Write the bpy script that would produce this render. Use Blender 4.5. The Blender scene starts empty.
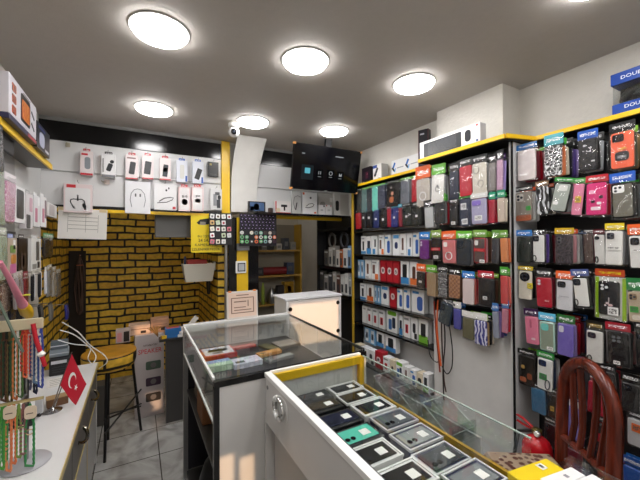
import bpy, bmesh, math, random
from mathutils import Vector, Matrix
random.seed(7)
S = bpy.context.scene
COL = S.collection
PI = math.pi

# ------------------------------------------------------------------ materials
def lin(h):
    h = h.lstrip('#')
    out = []
    for i in (0, 2, 4):
        c = int(h[i:i+2], 16) / 255
        out.append(c / 12.92 if c <= .04045 else ((c + .055) / 1.055) ** 2.4)
    return (out[0], out[1], out[2], 1)
_MC = {}
def newmat(name):
    m = bpy.data.materials.new(name); m.use_nodes = True
    nt = m.node_tree
    return m, nt, nt.nodes['Principled BSDF']
def node(nt, kind, **kw):
    n = nt.nodes.new(kind)
    for k, v in kw.items(): setattr(n, k, v)
    return n
def plain(hexc, rough=.4, metal=0., spec=.5, noise=0.):
    key = (hexc, rough, metal, spec, noise)
    if key in _MC: return _MC[key]
    m, nt, b = newmat('paint_' + hexc.strip('#'))
    b.inputs['Roughness'].default_value = rough
    b.inputs['Metallic'].default_value = metal
    b.inputs['Specular IOR Level'].default_value = spec
    if noise:
        tc = node(nt, 'ShaderNodeTexCoord'); n = node(nt, 'ShaderNodeTexNoise')
        n.inputs['Scale'].default_value = 9; n.inputs['Detail'].default_value = 6
        nt.links.new(tc.outputs['Object'], n.inputs['Vector'])
        cr = node(nt, 'ShaderNodeValToRGB')
        c = lin(hexc)
        cr.color_ramp.elements[0].position = .3; cr.color_ramp.elements[1].position = .7
        cr.color_ramp.elements[0].color = tuple(x * (1 - noise) for x in c[:3]) + (1,)
        cr.color_ramp.elements[1].color = tuple(min(1, x * (1 + noise * .4)) for x in c[:3]) + (1,)
        nt.links.new(n.outputs['Fac'], cr.inputs['Fac']); nt.links.new(cr.outputs['Color'], b.inputs['Base Color'])
    else:
        b.inputs['Base Color'].default_value = lin(hexc)
    _MC[key] = m
    return m
def gloss(h): return plain(h, .16)
def metal(h='b8b8b8', r=.28): return plain(h, r, 1.)
def printed(base, ink, lo=.32, hi=.66, scale=11., thr=.5, vertical=False):
    """a printed card: a band of small ink marks on a plain ground"""
    key = ('pr', base, ink, lo, hi, scale, thr, vertical)
    if key in _MC: return _MC[key]
    m, nt, b = newmat('printed_card_' + base)
    b.inputs['Roughness'].default_value = .3
    tc = node(nt, 'ShaderNodeTexCoord'); sp = node(nt, 'ShaderNodeSeparateXYZ')
    nt.links.new(tc.outputs['Generated'], sp.inputs[0])
    n = node(nt, 'ShaderNodeTexNoise', noise_dimensions='4D'); n.inputs['Scale'].default_value = scale; n.inputs['Detail'].default_value = 1
    oi = node(nt, 'ShaderNodeObjectInfo'); rm = node(nt, 'ShaderNodeMath', operation='MULTIPLY'); rm.inputs[1].default_value = 40.
    nt.links.new(oi.outputs['Random'], rm.inputs[0]); nt.links.new(rm.outputs[0], n.inputs['W'])
    nt.links.new(tc.outputs['Generated'], n.inputs['Vector'])
    def cmp(op, a, v):
        k = node(nt, 'ShaderNodeMath', operation=op); nt.links.new(a, k.inputs[0]); k.inputs[1].default_value = v
        return k.outputs[0]
    def mul(a, c):
        k = node(nt, 'ShaderNodeMath', operation='MULTIPLY'); nt.links.new(a, k.inputs[0]); nt.links.new(c, k.inputs[1]); return k.outputs[0]
    z = sp.outputs['X' if vertical else 'Z']; x = sp.outputs['Z' if vertical else 'X']
    f = mul(mul(cmp('GREATER_THAN', z, lo), cmp('LESS_THAN', z, hi)), mul(cmp('GREATER_THAN', x, .12), cmp('LESS_THAN', x, .88)))
    f = mul(f, cmp('GREATER_THAN', n.outputs['Fac'], thr))
    mx = node(nt, 'ShaderNodeMix', data_type='RGBA')
    mx.inputs[6].default_value = lin(base); mx.inputs[7].default_value = lin(ink)
    nt.links.new(f, mx.inputs[0]); nt.links.new(mx.outputs[2], b.inputs['Base Color'])
    _MC[key] = m
    return m
def patterned(base, ink, kind, scale=14.):
    key = ('pt', base, ink, kind, scale)
    if key in _MC: return _MC[key]
    m, nt, b = newmat('patterned_' + kind)
    b.inputs['Roughness'].default_value = .3
    tc = node(nt, 'ShaderNodeTexCoord')
    mx = node(nt, 'ShaderNodeMix', data_type='RGBA')
    mx.inputs[6].default_value = lin(base); mx.inputs[7].default_value = lin(ink)
    cr = node(nt, 'ShaderNodeValToRGB')
    if kind == 'floral':
        n = node(nt, 'ShaderNodeTexVoronoi', feature='DISTANCE_TO_EDGE'); n.inputs['Scale'].default_value = scale * 4
        out = n.outputs['Distance']; a, c = .05, .09; inv = True
    elif kind == 'checker':
        n = node(nt, 'ShaderNodeTexChecker'); n.inputs['Scale'].default_value = scale * 5; out = n.outputs['Fac']; a, c = .4, .6; inv = False
    elif kind == 'speckle':
        n = node(nt, 'ShaderNodeTexNoise'); n.inputs['Scale'].default_value = scale * 10; out = n.outputs['Fac']; a, c = .52, .56; inv = False
    elif kind == 'leaf':
        n = node(nt, 'ShaderNodeTexVoronoi'); n.inputs['Scale'].default_value = scale; out = n.outputs['Distance']; a, c = .38, .5; inv = True
    else:  # swirl
        n = node(nt, 'ShaderNodeTexWave'); n.inputs['Scale'].default_value = scale; n.inputs['Distortion'].default_value = 9; n.inputs['Detail'].default_value = 2
        out = n.outputs['Fac']; a, c = .5, .62; inv = False
    nt.links.new(tc.outputs['Object'], n.inputs['Vector'])
    e = cr.color_ramp.elements
    e[0].position = a; e[1].position = c
    e[0].color = (1, 1, 1, 1) if inv else (0, 0, 0, 1); e[1].color = (0, 0, 0, 1) if inv else (1, 1, 1, 1)
    nt.links.new(out, cr.inputs['Fac']); nt.links.new(cr.outputs['Color'], mx.inputs[0])
    nt.links.new(mx.outputs[2], b.inputs['Base Color'])
    _MC[key] = m
    return m
def clearmat(name, tint, gl, rough, bump=0., bscale=60., base=.04):
    m = bpy.data.materials.new(name); m.use_nodes = True; nt = m.node_tree; nt.nodes.clear()
    o = node(nt, 'ShaderNodeOutputMaterial'); mx = node(nt, 'ShaderNodeMixShader')
    t = node(nt, 'ShaderNodeBsdfTransparent'); g = node(nt, 'ShaderNodeBsdfGlossy')
    t.inputs['Color'].default_value = tint
    g.inputs['Roughness'].default_value = rough
    lw = node(nt, 'ShaderNodeLayerWeight'); lw.inputs['Blend'].default_value = .5
    pw = node(nt, 'ShaderNodeMath', operation='POWER'); pw.inputs[1].default_value = 5.
    ma = node(nt, 'ShaderNodeMath', operation='MULTIPLY_ADD'); ma.inputs[1].default_value = gl; ma.inputs[2].default_value = base
    ma.use_clamp = True
    nt.links.new(lw.outputs['Facing'], pw.inputs[0]); nt.links.new(pw.outputs[0], ma.inputs[0]); nt.links.new(ma.outputs[0], mx.inputs[0])
    if bump:
        tc = node(nt, 'ShaderNodeTexCoord'); n = node(nt, 'ShaderNodeTexNoise'); n.inputs['Scale'].default_value = bscale; n.inputs['Detail'].default_value = 3
        bp = node(nt, 'ShaderNodeBump'); bp.inputs['Strength'].default_value = bump; bp.inputs['Distance'].default_value = .01
        nt.links.new(tc.outputs['Object'], n.inputs['Vector']); nt.links.new(n.outputs['Fac'], bp.inputs['Height'])
        nt.links.new(bp.outputs['Normal'], g.inputs['Normal']); nt.links.new(bp.outputs['Normal'], lw.inputs['Normal'])
    nt.links.new(t.outputs[0], mx.inputs[1]); nt.links.new(g.outputs[0], mx.inputs[2]); nt.links.new(mx.outputs[0], o.inputs[0])
    return m
BAG = clearmat('clear_bag_plastic', (.98, .98, .985, 1), .9, .045, .7, 26., .085)
GLASS = clearmat('clear_glass', (.975, .99, .985, 1), .8, .008, 0, 0, .035)
ACRYL = clearmat('clear_acrylic', (.9, .93, .93, 1), .7, .05, 0, 0, .14)
def emit(name, hexc, s):
    key = ('em', hexc, s)
    if key in _MC: return _MC[key]
    m = bpy.data.materials.new(name); m.use_nodes = True; nt = m.node_tree; nt.nodes.clear()
    o = node(nt, 'ShaderNodeOutputMaterial'); e = node(nt, 'ShaderNodeEmission')
    e.inputs['Color'].default_value = lin(hexc); e.inputs['Strength'].default_value = s
    nt.links.new(e.outputs[0], o.inputs[0]); _MC[key] = m
    return m
def walls_mat(name, hexc, bump=.25, scale=14., var=.06, rough=.8, stain=None):
    m, nt, b = newmat(name); b.inputs['Roughness'].default_value = rough
    tc = node(nt, 'ShaderNodeTexCoord')
    n = node(nt, 'ShaderNodeTexNoise'); n.inputs['Scale'].default_value = scale; n.inputs['Detail'].default_value = 8; n.inputs['Roughness'].default_value = .65
    nt.links.new(tc.outputs['Object'], n.inputs['Vector'])
    cr = node(nt, 'ShaderNodeValToRGB'); c = lin(hexc)
    cr.color_ramp.elements[0].position = .3; cr.color_ramp.elements[1].position = .7
    cr.color_ramp.elements[0].color = tuple(x * (1 - var) for x in c[:3]) + (1,); cr.color_ramp.elements[1].color = c
    nt.links.new(n.outputs['Fac'], cr.inputs['Fac'])
    n2 = node(nt, 'ShaderNodeTexNoise'); n2.inputs['Scale'].default_value = scale * 5; n2.inputs['Detail'].default_value = 5
    nt.links.new(tc.outputs['Object'], n2.inputs['Vector'])
    bp = node(nt, 'ShaderNodeBump'); bp.inputs['Strength'].default_value = bump; bp.inputs['Distance'].default_value = .01
    nt.links.new(n2.outputs['Fac'], bp.inputs['Height']); nt.links.new(bp.outputs['Normal'], b.inputs['Normal'])
    nt.links.new(cr.outputs['Color'], b.inputs['Base Color'])
    return m
def brick_mat(rot):
    """painted mural of ochre bricks outlined in thick black"""
    m, nt, b = newmat('painted_brick_mural'); b.inputs['Roughness'].default_value = .55
    tc = node(nt, 'ShaderNodeTexCoord'); mp = node(nt, 'ShaderNodeMapping'); mp.inputs['Rotation'].default_value = rot
    nz = node(nt, 'ShaderNodeTexNoise'); nz.inputs['Scale'].default_value = 5; nz.inputs['Detail'].default_value = 2
    mixv = node(nt, 'ShaderNodeVectorMath', operation='MULTIPLY_ADD'); mixv.inputs[1].default_value = (.035, .035, .035)
    nt.links.new(tc.outputs['Object'], nz.inputs['Vector']); nt.links.new(nz.outputs['Color'], mixv.inputs[0]); nt.links.new(tc.outputs['Object'], mixv.inputs[2])
    nt.links.new(mixv.outputs[0], mp.inputs['Vector'])
    br = node(nt, 'ShaderNodeTexBrick'); br.offset = .42; br.offset_frequency = 2; br.squash = .72; br.squash_frequency = 3
    for k, v in (('Scale', 1.), ('Brick Width', .26), ('Row Height', .081), ('Mortar Size', .0125), ('Mortar Smooth', .25), ('Bias', -.1)): br.inputs[k].default_value = v
    br.inputs['Color1'].default_value = lin('f6ce48'); br.inputs['Color2'].default_value = lin('dcab32'); br.inputs['Mortar'].default_value = lin('15100a')
    nt.links.new(mp.outputs[0], br.inputs['Vector'])
    n = node(nt, 'ShaderNodeTexNoise'); n.inputs['Scale'].default_value = 26; n.inputs['Detail'].default_value = 6
    nt.links.new(tc.outputs['Object'], n.inputs['Vector'])
    mx = node(nt, 'ShaderNodeMix', data_type='RGBA', blend_type='MULTIPLY'); mx.inputs[0].default_value = .55
    nt.links.new(br.outputs['Color'], mx.inputs[6])
    cr = node(nt, 'ShaderNodeValToRGB'); cr.color_ramp.elements[0].position = .35; cr.color_ramp.elements[0].color = (.55, .52, .48, 1); cr.color_ramp.elements[1].position = .6
    nt.links.new(n.outputs['Fac'], cr.inputs['Fac']); nt.links.new(cr.outputs['Color'], mx.inputs[7])
    nt.links.new(mx.outputs[2], b.inputs['Base Color'])
    return m
def tile_mat():
    m, nt, b = newmat('grey_stone_floor_tile'); b.inputs['Roughness'].default_value = .22
    tc = node(nt, 'ShaderNodeTexCoord'); mp = node(nt, 'ShaderNodeMapping'); mp.inputs['Location'].default_value = (-.145, -.285, 0)
    nt.links.new(tc.outputs['Object'], mp.inputs['Vector'])
    br = node(nt, 'ShaderNodeTexBrick'); br.offset = 0; br.squash = 1
    for k, v in (('Scale', 1.), ('Brick Width', .402), ('Row Height', .402), ('Mortar Size', .004), ('Mortar Smooth', .3)): br.inputs[k].default_value = v
    br.inputs['Mortar'].default_value = lin('403c38')
    nt.links.new(mp.outputs[0], br.inputs['Vector'])
    n = node(nt, 'ShaderNodeTexNoise'); n.inputs['Scale'].default_value = 4; n.inputs['Detail'].default_value = 10; n.inputs['Distortion'].default_value = 1.4
    nt.links.new(tc.outputs['Object'], n.inputs['Vector'])
    cr = node(nt, 'ShaderNodeValToRGB'); e = cr.color_ramp.elements
    e[0].position = .3; e[0].color = lin('85837f'); e[1].position = .62; e[1].color = lin('b9b8b5')
    nt.links.new(n.outputs['Fac'], cr.inputs['Fac'])
    nt.links.new(cr.outputs['Color'], br.inputs['Color1']); nt.links.new(cr.outputs['Color'], br.inputs['Color2'])
    nt.links.new(br.outputs['Color'], b.inputs['Base Color'])
    return m
def wood_mat(name, a, c, scale=6., rough=.28):
    m, nt, b = newmat(name); b.inputs['Roughness'].default_value = rough
    tc = node(nt, 'ShaderNodeTexCoord'); mp = node(nt, 'ShaderNodeMapping'); mp.inputs['Scale'].default_value = (scale * 3, scale * 3, scale * .5)
    n = node(nt, 'ShaderNodeTexNoise'); n.inputs['Scale'].default_value = 2; n.inputs['Detail'].default_value = 6; n.inputs['Distortion'].default_value = .8
    nt.links.new(tc.outputs['Object'], mp.inputs['Vector']); nt.links.new(mp.outputs[0], n.inputs['Vector'])
    cr = node(nt, 'ShaderNodeValToRGB'); e = cr.color_ramp.elements
    e[0].position = .3; e[0].color = lin(a); e[1].position = .7; e[1].color = lin(c)
    nt.links.new(n.outputs['Fac'], cr.inputs['Fac']); nt.links.new(cr.outputs['Color'], b.inputs['Base Color'])
    return m

# ------------------------------------------------------------------ meshes
class MB:
    def __init__(s): s.v = []; s.f = []
    def add(s, vs, fs):
        o = len(s.v); s.v += [tuple(v) for v in vs]; s.f += [tuple(i + o for i in f) for f in fs]; return s
    def box(s, x0, x1, y0, y1, z0, z1, b=0.):
        """box; b bevels all edges"""
        if x0 > x1: x0, x1 = x1, x0
        if y0 > y1: y0, y1 = y1, y0
        if z0 > z1: z0, z1 = z1, z0
        b = min(b, (x1-x0)*.45, (y1-y0)*.45, (z1-z0)*.45)
        if b <= 0:
            vs = [(x, y, z) for z in (z0, z1) for y in (y0, y1) for x in (x0, x1)]
            return s.add(vs, [(0,2,3,1),(4,5,7,6),(0,1,5,4),(2,6,7,3),(0,4,6,2),(1,3,7,5)])
        def ring(z, i):
            out = []
            for cx, cy, sx, sy, fl in ((x0, y0, 1, 1, 0), (x1, y0, -1, 1, 1), (x1, y1, -1, -1, 0), (x0, y1, 1, -1, 1)):
                a = (cx + sx*i, cy + sy*max(b, i), z); c = (cx + sx*max(b, i), cy + sy*i, z)
                if i: a = c = (cx + sx*b, cy + sy*b, z)
                out += [a, c] if not fl else [c, a]
            return out
        vs = []
        for z, i in ((z0, b), (z0+b, 0), (z1-b, 0), (z1, b)): vs += ring(z, i)
        fs = []
        for k in range(3):
            for j in range(8):
                fs.append((k*8+j, k*8+(j+1) % 8, (k+1)*8+(j+1) % 8, (k+1)*8+j))
        fs.append(tuple(range(7, -1, -1))); fs.append(tuple(range(24, 32)))
        return s.add(vs, fs)
    def slab(s, w, h, t, r=.008, b=.002, n=4, cx=0, cy=0, cz=0):
        """rounded rectangle in the XZ plane, t thick along Y"""
        r = min(r, w*.49, h*.49); b = min(b, t*.45, r*.9 if r > 0 else t*.45)
        def outline(ins):
            rr = max(r - ins, .0002); pts = []
            for sx, sz, a0 in ((1, 1, 0), (-1, 1, 90), (-1, -1, 180), (1, -1, 270)):
                for k in range(n + 1):
                    a = math.radians(a0 + 90*k/n)
                    pts.append((cx + sx*(w/2-r) + rr*math.cos(a), cz + sz*(h/2-r) + rr*math.sin(a)))
            return pts
        rows = [(-t/2, b), (-t/2+b, 0), (t/2-b, 0), (t/2, b)] if b > 0 else [(-t/2, 0), (t/2, 0)]
        m = 4*(n+1); vs = []
        for y, i in rows: vs += [(x, cy+y, z) for x, z in outline(i)]
        fs = []
        for k in range(len(rows)-1):
            for j in range(m): fs.append((k*m+j, k*m+(j+1) % m, (k+1)*m+(j+1) % m, (k+1)*m+j))
        fs.append(tuple(range(m))); fs.append(tuple(range(len(rows)*m-1, (len(rows)-1)*m-1, -1)))
        return s.add(vs, fs)
    def disc(s, r, t, cx=0, cy=0, cz=0, n=20, axis='y', b=0):
        vs = []; fs = []
        rows = [(-t/2, r-b), (-t/2+b, r), (t/2, r)] if b else [(-t/2, r), (t/2, r)]
        for d, rr in rows:
            for k in range(n):
                a = 2*PI*k/n; u, v = rr*math.cos(a), rr*math.sin(a)
                vs.append((cx+u, cy+d, cz+v) if axis == 'y' else (cx+u, cy+v, cz+d) if axis == 'z' else (cx+d, cy+u, cz+v))
        for q in range(len(rows)-1):
            for k in range(n): fs.append((q*n+k, q*n+(k+1) % n, (q+1)*n+(k+1) % n, (q+1)*n+k))
        fs.append(tuple(range(n-1, -1, -1))); fs.append(tuple(range((len(rows)-1)*n, len(rows)*n)))
        return s.add(vs, fs)
    def lathe(s, prof, cx=0, cy=0, n=24):
        vs = []; fs = []
        for r, z in prof:
            for k in range(n):
                a = 2*PI*k/n; vs.append((cx+r*math.cos(a), cy+r*math.sin(a), z))
        for q in range(len(prof)-1):
            for k in range(n): fs.append((q*n+k, q*n+(k+1) % n, (q+1)*n+(k+1) % n, (q+1)*n+k))
        fs.append(tuple(range(n-1, -1, -1))); fs.append(tuple(range((len(prof)-1)*n, len(prof)*n)))
        return s.add(vs, fs)
    def tube(s, pts, r, n=8, closed=False, sq=None):
        P = [Vector(p) for p in pts]; N = len(P); vs = []; fs = []
        up = Vector((0, 0, 1)); prev = None
        for i, p in enumerate(P):
            if closed: d = P[(i+1) % N] - P[i-1]
            else: d = P[min(i+1, N-1)] - P[max(i-1, 0)]
            d.normalize()
            if prev is None:
                a = up if abs(d.z) < .9 else Vector((1, 0, 0))
                u = d.cross(a).normalized()
            else:
                u = (prev - d * prev.dot(d)).normalized()
            prev = u; w = d.cross(u)
            rr = r(i) if callable(r) else r
            for k in range(n):
                t = 2*PI*k/n + (PI/n if sq else 0)
                vs.append(p + u*rr*math.cos(t) + w*rr*math.sin(t)*(sq or 1))
        L = N if closed else N-1
        for i in range(L):
            j = (i+1) % N
            for k in range(n): fs.append((i*n+k, i*n+(k+1) % n, j*n+(k+1) % n, j*n+k))
        if not closed: fs.append(tuple(range(n-1, -1, -1))); fs.append(tuple(range((N-1)*n, N*n)))
        return s.add(vs, fs)
    def prism(s, poly, z0, z1):
        n = len(poly); vs = [(x, y, z0) for x, y in poly] + [(x, y, z1) for x, y in poly]
        fs = [(k, (k+1) % n, n+(k+1) % n, n+k) for k in range(n)] + [tuple(range(n-1, -1, -1)), tuple(range(n, 2*n))]
        return s.add(vs, fs)
    def xzprism(s, poly, y0, y1):
        n = len(poly); vs = [(x, y0, z) for x, z in poly] + [(x, y1, z) for x, z in poly]
        fs = [(k, (k+1) % n, n+(k+1) % n, n+k) for k in range(n)] + [tuple(range(n)), tuple(range(2*n-1, n-1, -1))]
        return s.add(vs, fs)
    def pillow(s, w, h, t, nx=5, nz=8, cx=0, cy=0, cz=0, amp=.25):
        """a crumpled clear bag: two rumpled sheets joined at the rim"""
        vs = []; fs = []; idx = {}
        for side in (-1, 1):
            for i in range(nx+1):
                for j in range(nz+1):
                    rim = i in (0, nx) or j in (0, nz)
                    if rim and side == 1: continue
                    y = 0 if rim else side*t/2*(1 + random.uniform(-amp, amp))
                    idx[(side, i, j)] = len(vs)
                    jx = 0 if rim else random.uniform(-.2, .2)*w/nx
                    vs.append((cx - w/2 + w*i/nx + jx, cy + y, cz - h/2 + h*j/nz + (random.uniform(-.004, .004) if j in (0, nz) else 0)))
        g = lambda sd, i, j: idx.get((sd, i, j), idx.get((-1, i, j)))
        for sd in (-1, 1):
            for i in range(nx):
                for j in range(nz):
                    q = (g(sd, i, j), g(sd, i+1, j), g(sd, i+1, j+1), g(sd, i, j+1))
                    fs.append(q if sd < 0 else q[::-1])
        return s.add(vs, fs)
    def xf(s, M):
        s.v = [tuple(M @ Vector(v)) for v in s.v]; return s
    def build(s, name, mat, parent=None, smooth=False, loc=None, rot=None):
        me = bpy.data.meshes.new(name); me.from_pydata(s.v, [], s.f)
        me.materials.append(mat)
        if smooth:
            me.polygons.foreach_set('use_smooth', [True]*len(me.polygons))
            try: me.set_sharp_from_angle(angle=math.radians(40))
            except Exception: pass
        me.update()
        o = bpy.data.objects.new(name, me); COL.objects.link(o)
        if parent: o.parent = parent
        if loc: o.location = loc
        if rot: o.rotation_euler = rot
        return o
def fit(t):
    for a, b in ((' phone case', ' case'), (' on the ', ' on '), (' in the ', ' in '), (' at the ', ' at '), (' of the ', ' of '), (' with a ', ' with '), (' under a ', ' under '), (' behind the ', ' behind ')):
        if len(t.split()) <= 16: break
        t = t.replace(a, b)
    return t
def tag(o, label, cat, group=None):
    label = fit(label)
    o['label'] = label; o['category'] = cat
    if group: o['group'] = group
    return o
def thing(name, label, cat, loc=(0, 0, 0), rot=0., group=None, tilt=0., lean=0.):
    o = bpy.data.objects.new(name, None); COL.objects.link(o); o.empty_display_size = .05
    o.matrix_basis = Matrix.Translation(loc) @ Matrix.Rotation(rot, 4, 'Z') @ Matrix.Rotation(tilt, 4, 'Y') @ Matrix.Rotation(lean, 4, 'X')
    return tag(o, label, cat, group)
def struct(o): o['kind'] = 'structure'; return o
def bx(name, m, x0, x1, y0, y1, z0, z1, b=0., parent=None): return MB().box(x0, x1, y0, y1, z0, z1, b).build(name, m, parent)
def lettering(text, width, height, mat, parent, x, y, z, name='lettering', depth=.0008, rot=None, align='CENTER'):
    c = bpy.data.curves.new('text', 'FONT'); c.body = text; c.align_x = align; c.align_y = 'CENTER'; c.extrude = depth; c.resolution_u = 2
    o = bpy.data.objects.new(name, c); COL.objects.link(o)
    bpy.context.view_layer.update()
    me = bpy.data.meshes.new_from_object(o.evaluated_get(bpy.context.evaluated_depsgraph_get()))
    bpy.data.objects.remove(o); bpy.data.curves.remove(c)
    xs = [v.co.x for v in me.vertices]; ys = [v.co.y for v in me.vertices]
    sx = width/(max(xs)-min(xs)); sy = height/(max(ys)-min(ys)); mx = (max(xs)+min(xs))/2; my = (max(ys)+min(ys))/2
    for v in me.vertices:
        v.co = ((v.co.x-mx)*sx, -v.co.z, (v.co.y-my)*sy)
    me.materials.clear(); me.materials.append(mat)
    q = bpy.data.objects.new(name, me); COL.objects.link(q); q.parent = parent; q.location = (x, y, z)
    if rot: q.rotation_euler = rot
    return q
ORD = ['first', 'second', 'third', 'fourth', 'fifth', 'sixth', 'seventh']
CNAME = {}
RIGHT = -PI/2    # faces the left of the room (things hung on the right wall)
LEFT = PI/2      # faces the right of the room (things hung on the left wall)

# ------------------------------------------------------------------ hanging packets
def jig(a): return random.uniform(-a, a)
def camera_part(p, kind, cx, top, cw, y, ink='15151a', lens='2c3038', plate=None):
    """raised camera plate with its lenses on the back of a phone case"""
    def plate_at(w, h, dx, dz, hexc, r=.008):
        return MB().slab(w, h, .003, r, .0008, 3, cx+dx, y-.0012, top-dz).build('camera_plate', gloss(hexc), p)
    def lenses(o, pts, r, hexc):
        for dx, dz in pts: MB().disc(r, .002, cx+dx, y-.0034, top-dz, 12, b=.0006).build('lens', gloss(hexc), o)
    L = -cw/2
    if kind == 'tri':
        o = plate_at(cw*.46, cw*.5, L+cw*.31, cw*.34, plate or ink); q = cw*.1
        lenses(o, [(L+cw*.22, cw*.24), (L+cw*.22, cw*.45), (L+cw*.42, cw*.34)], cw*.085, lens)
    elif kind == 'duo':
        o = plate_at(cw*.28, cw*.5, L+cw*.24, cw*.34, plate or ink)
        lenses(o, [(L+cw*.24, cw*.22), (L+cw*.24, cw*.46)], cw*.085, lens)
    elif kind == 'dots':
        o = None
        for dx, dz in ((.22, .2), (.22, .42)): MB().disc(cw*.1, .003, cx+L+cw*dx, y-.001, top-cw*dz, 14, b=.0008).build('lens', gloss(lens), p)
    elif kind == 'quad':
        for dx, dz in ((.32, .3), (.55, .3), (.32, .52), (.55, .52)): MB().disc(cw*.085, .003, cx+L+cw*dx, y-.001, top-cw*dz, 14, b=.0008).build('lens', gloss(lens), p)
    elif kind == 'wide':
        o = plate_at(cw*.52, cw*.44, L+cw*.34, cw*.3, plate or ink)
        lenses(o, [(L+cw*.22, cw*.22), (L+cw*.42, cw*.22), (L+cw*.22, cw*.4)], cw*.07, lens)
    elif kind == 'round':
        o = MB().disc(cw*.38, .004, cx, y-.001, top-cw*.42, 22, b=.001).build('camera_plate', gloss(plate or ink), p)
        lenses(o, [(-cw*.14, cw*.42-cw*.12), (cw*.14, cw*.42-cw*.12), (-cw*.14, cw*.42+cw*.12), (cw*.14, cw*.42+cw*.12)], cw*.07, lens)
    elif kind == 'ring':
        MB().tube([(cx+cw*.24*math.cos(a*PI/10), y-.001, top-cw*1.0+cw*.24*math.sin(a*PI/10)) for a in range(20)], .0032, 6, True).build('magnet_ring', gloss('f0f0f0'), p)
        o = plate_at(cw*.3, cw*.3, L+cw*.26, cw*.26, plate or ink)
def packet(label, pos, rot, cw, ch, hh, hdr, case, cam=None, plate=None, frame=None, ink=None, pattern=None, tilt=0., group=None,
           extras=(), bag=True, lens='2c3038', name='phone_case_packet', cat='phone case', hink='f2f2f2'):
    """a phone case in a clear bag under a printed header card; pos is the middle of the case, on the wall side of the packet"""
    p = thing(name, label, cat, pos, rot, group, tilt + (jig(.035) if not tilt else 0), jig(.03))
    bw = cw*1.14
    cm = patterned(case, ink or '202020', pattern) if pattern else plain(case, .3)
    if frame:
        MB().slab(cw, ch, .011, cw*.13, .003, 4).build('case_frame', gloss(frame), p, True)
        c = MB().slab(cw*.86, ch*.93, .012, cw*.1, .002, 4, 0, -.0012).build('case_back', cm, p, True)
    else:
        c = MB().slab(cw, ch, .012, cw*.13, .003, 4).build('case_back', cm, p, True)
    if cam: camera_part(c, cam, 0, ch/2-.002, cw, -.0068, plate=plate, lens=lens)
    for e in extras:
        k, u, v, w, h, hexc = e[:6]
        x = (u-.5)*cw; z = (v-.5)*ch
        if k == 'label': MB().slab(w*cw, h*ch, .0012, .001, 0, 2, x, -.0082, z).build('price_sticker', printed(hexc, '555555', .2, .8, 9.), p)
        elif k == 'band': MB().slab(w*cw, h*ch, .0014, .001, 0, 2, x, -.0085, z).build('printed_band', printed(hexc, e[6] if len(e) > 6 else 'eeeeee', .3, .7, 10.), p)
        elif k == 'flat': MB().slab(w*cw, h*ch, .002, min(w*cw, h*ch)*.3, .0005, 3, x, -.0075, z).build('printed_motif', plain(hexc, .35), p)
        elif k == 'loop': MB().tube([(x + w*cw*.5*math.cos(a*PI/8), -.0085, z + h*ch*.5*math.sin(a*PI/8)) for a in range(16)], .0022, 6, True).build('wrist_loop', gloss(hexc), p)
    if hh > .004:
        zc = ch/2 + .006 + hh/2
        MB().slab(bw, hh, .0022, .003, 0, 2, 0, -.001, zc).build('header_card', printed(hdr, hink), p)
    if bag:
        MB().pillow(bw, ch+hh*.6+.014, .019, 4, 7, 0, -.0015, hh*.3+.001).build('clear_bag', BAG, p)
    return p
def behind_packets(front, pos, rot, cw, ch, hh, cols, step=.021, label=None):
    """the packets hung on the same hook behind the front one"""
    d = Matrix.Rotation(rot, 3, 'Z') @ Vector((0, 1, 0))
    s = Matrix.Rotation(rot, 3, 'Z') @ Vector((1, 0, 0))
    for i, c in enumerate(cols):
        nm, case, hdr = c[0], c[1], c[2]
        q = Vector(pos) + d*step*(i+1) + s*random.uniform(-.003, .003) + Vector((0, 0, random.uniform(-.004, .003)))
        p = thing('phone_case_packet', '%s case %s behind the %s' % (nm, ORD[i], front), 'phone case', q, rot, None, random.uniform(-.04, .04))
        w = cw*random.uniform(.95, 1.02); h = ch*random.uniform(.95, 1.02)
        MB().slab(w, h, .0115, w*.13, .003, 3).build('case_back', plain(case, .28), p, True)
        if hh > .004: MB().slab(cw*random.uniform(.8, 1.), hh*random.uniform(.5, .9), .002, .003, 0, 2, random.uniform(-.1, .1)*cw, 0, ch/2+.006+hh*.4).build('header_card', printed(hdr, 'f2f2f2'), p)
        if i % 2 == 0: MB().pillow(cw*1.15, ch+.014, .013, 3, 5, 0, 0, 0).build('clear_bag', BAG, p)
# colours of the packets behind: name, case, header
BK = {'black': ('black', '1b1b1e', '222222'), 'red': ('red', 'b01c2c', '8d1d24'), 'pink': ('pink', 'd96c90', '30302f'), 'clear': ('clear', 'c9cacb', '2a2a2e'),
      'grey': ('grey', '85888d', '35aa30'), 'navy': ('navy', '22304f', '2a6ab5'), 'lilac': ('lilac', '9a86c4', '402060'), 'white': ('white', 'e2e2de', 'dd5522'),
      'orange': ('orange', 'd67a4e', '222222'), 'brown': ('brown', '5e4030', '86bb33'), 'cream': ('cream', 'd8cdb8', '35aa30'), 'teal': ('teal', '5fb5a5', '2a9a8a'),
      'maroon': ('maroon', '6d1f2c', '111111'), 'coral': ('coral', 'd86a60', '66bb33'), 'tan': ('tan', 'b59467', '86bb33'), 'blue': ('blue', '3b5c9e', '2a6ab5'),
      'purple': ('purple', '56408a', '222222'), 'silver': ('silver', 'aeb2b6', '444444'), 'olive': ('olive', '5f6048', '223322'), 'rose': ('rose', 'c58c92', '66bb33')}
def hung(desc, where, y, z, X, cw, ch, hh, hdr, case, cam=None, behind=(), **kw):
    pos = (X, y, z)
    packet('%s %s' % (desc, where), pos, RIGHT, cw, ch, hh, hdr, case, cam, **kw)
    behind_packets(desc, pos, RIGHT, cw, ch, hh, [BK[b] for b in behind], .036 if X > 1.87 and X < 1.95 else .0235)

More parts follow.
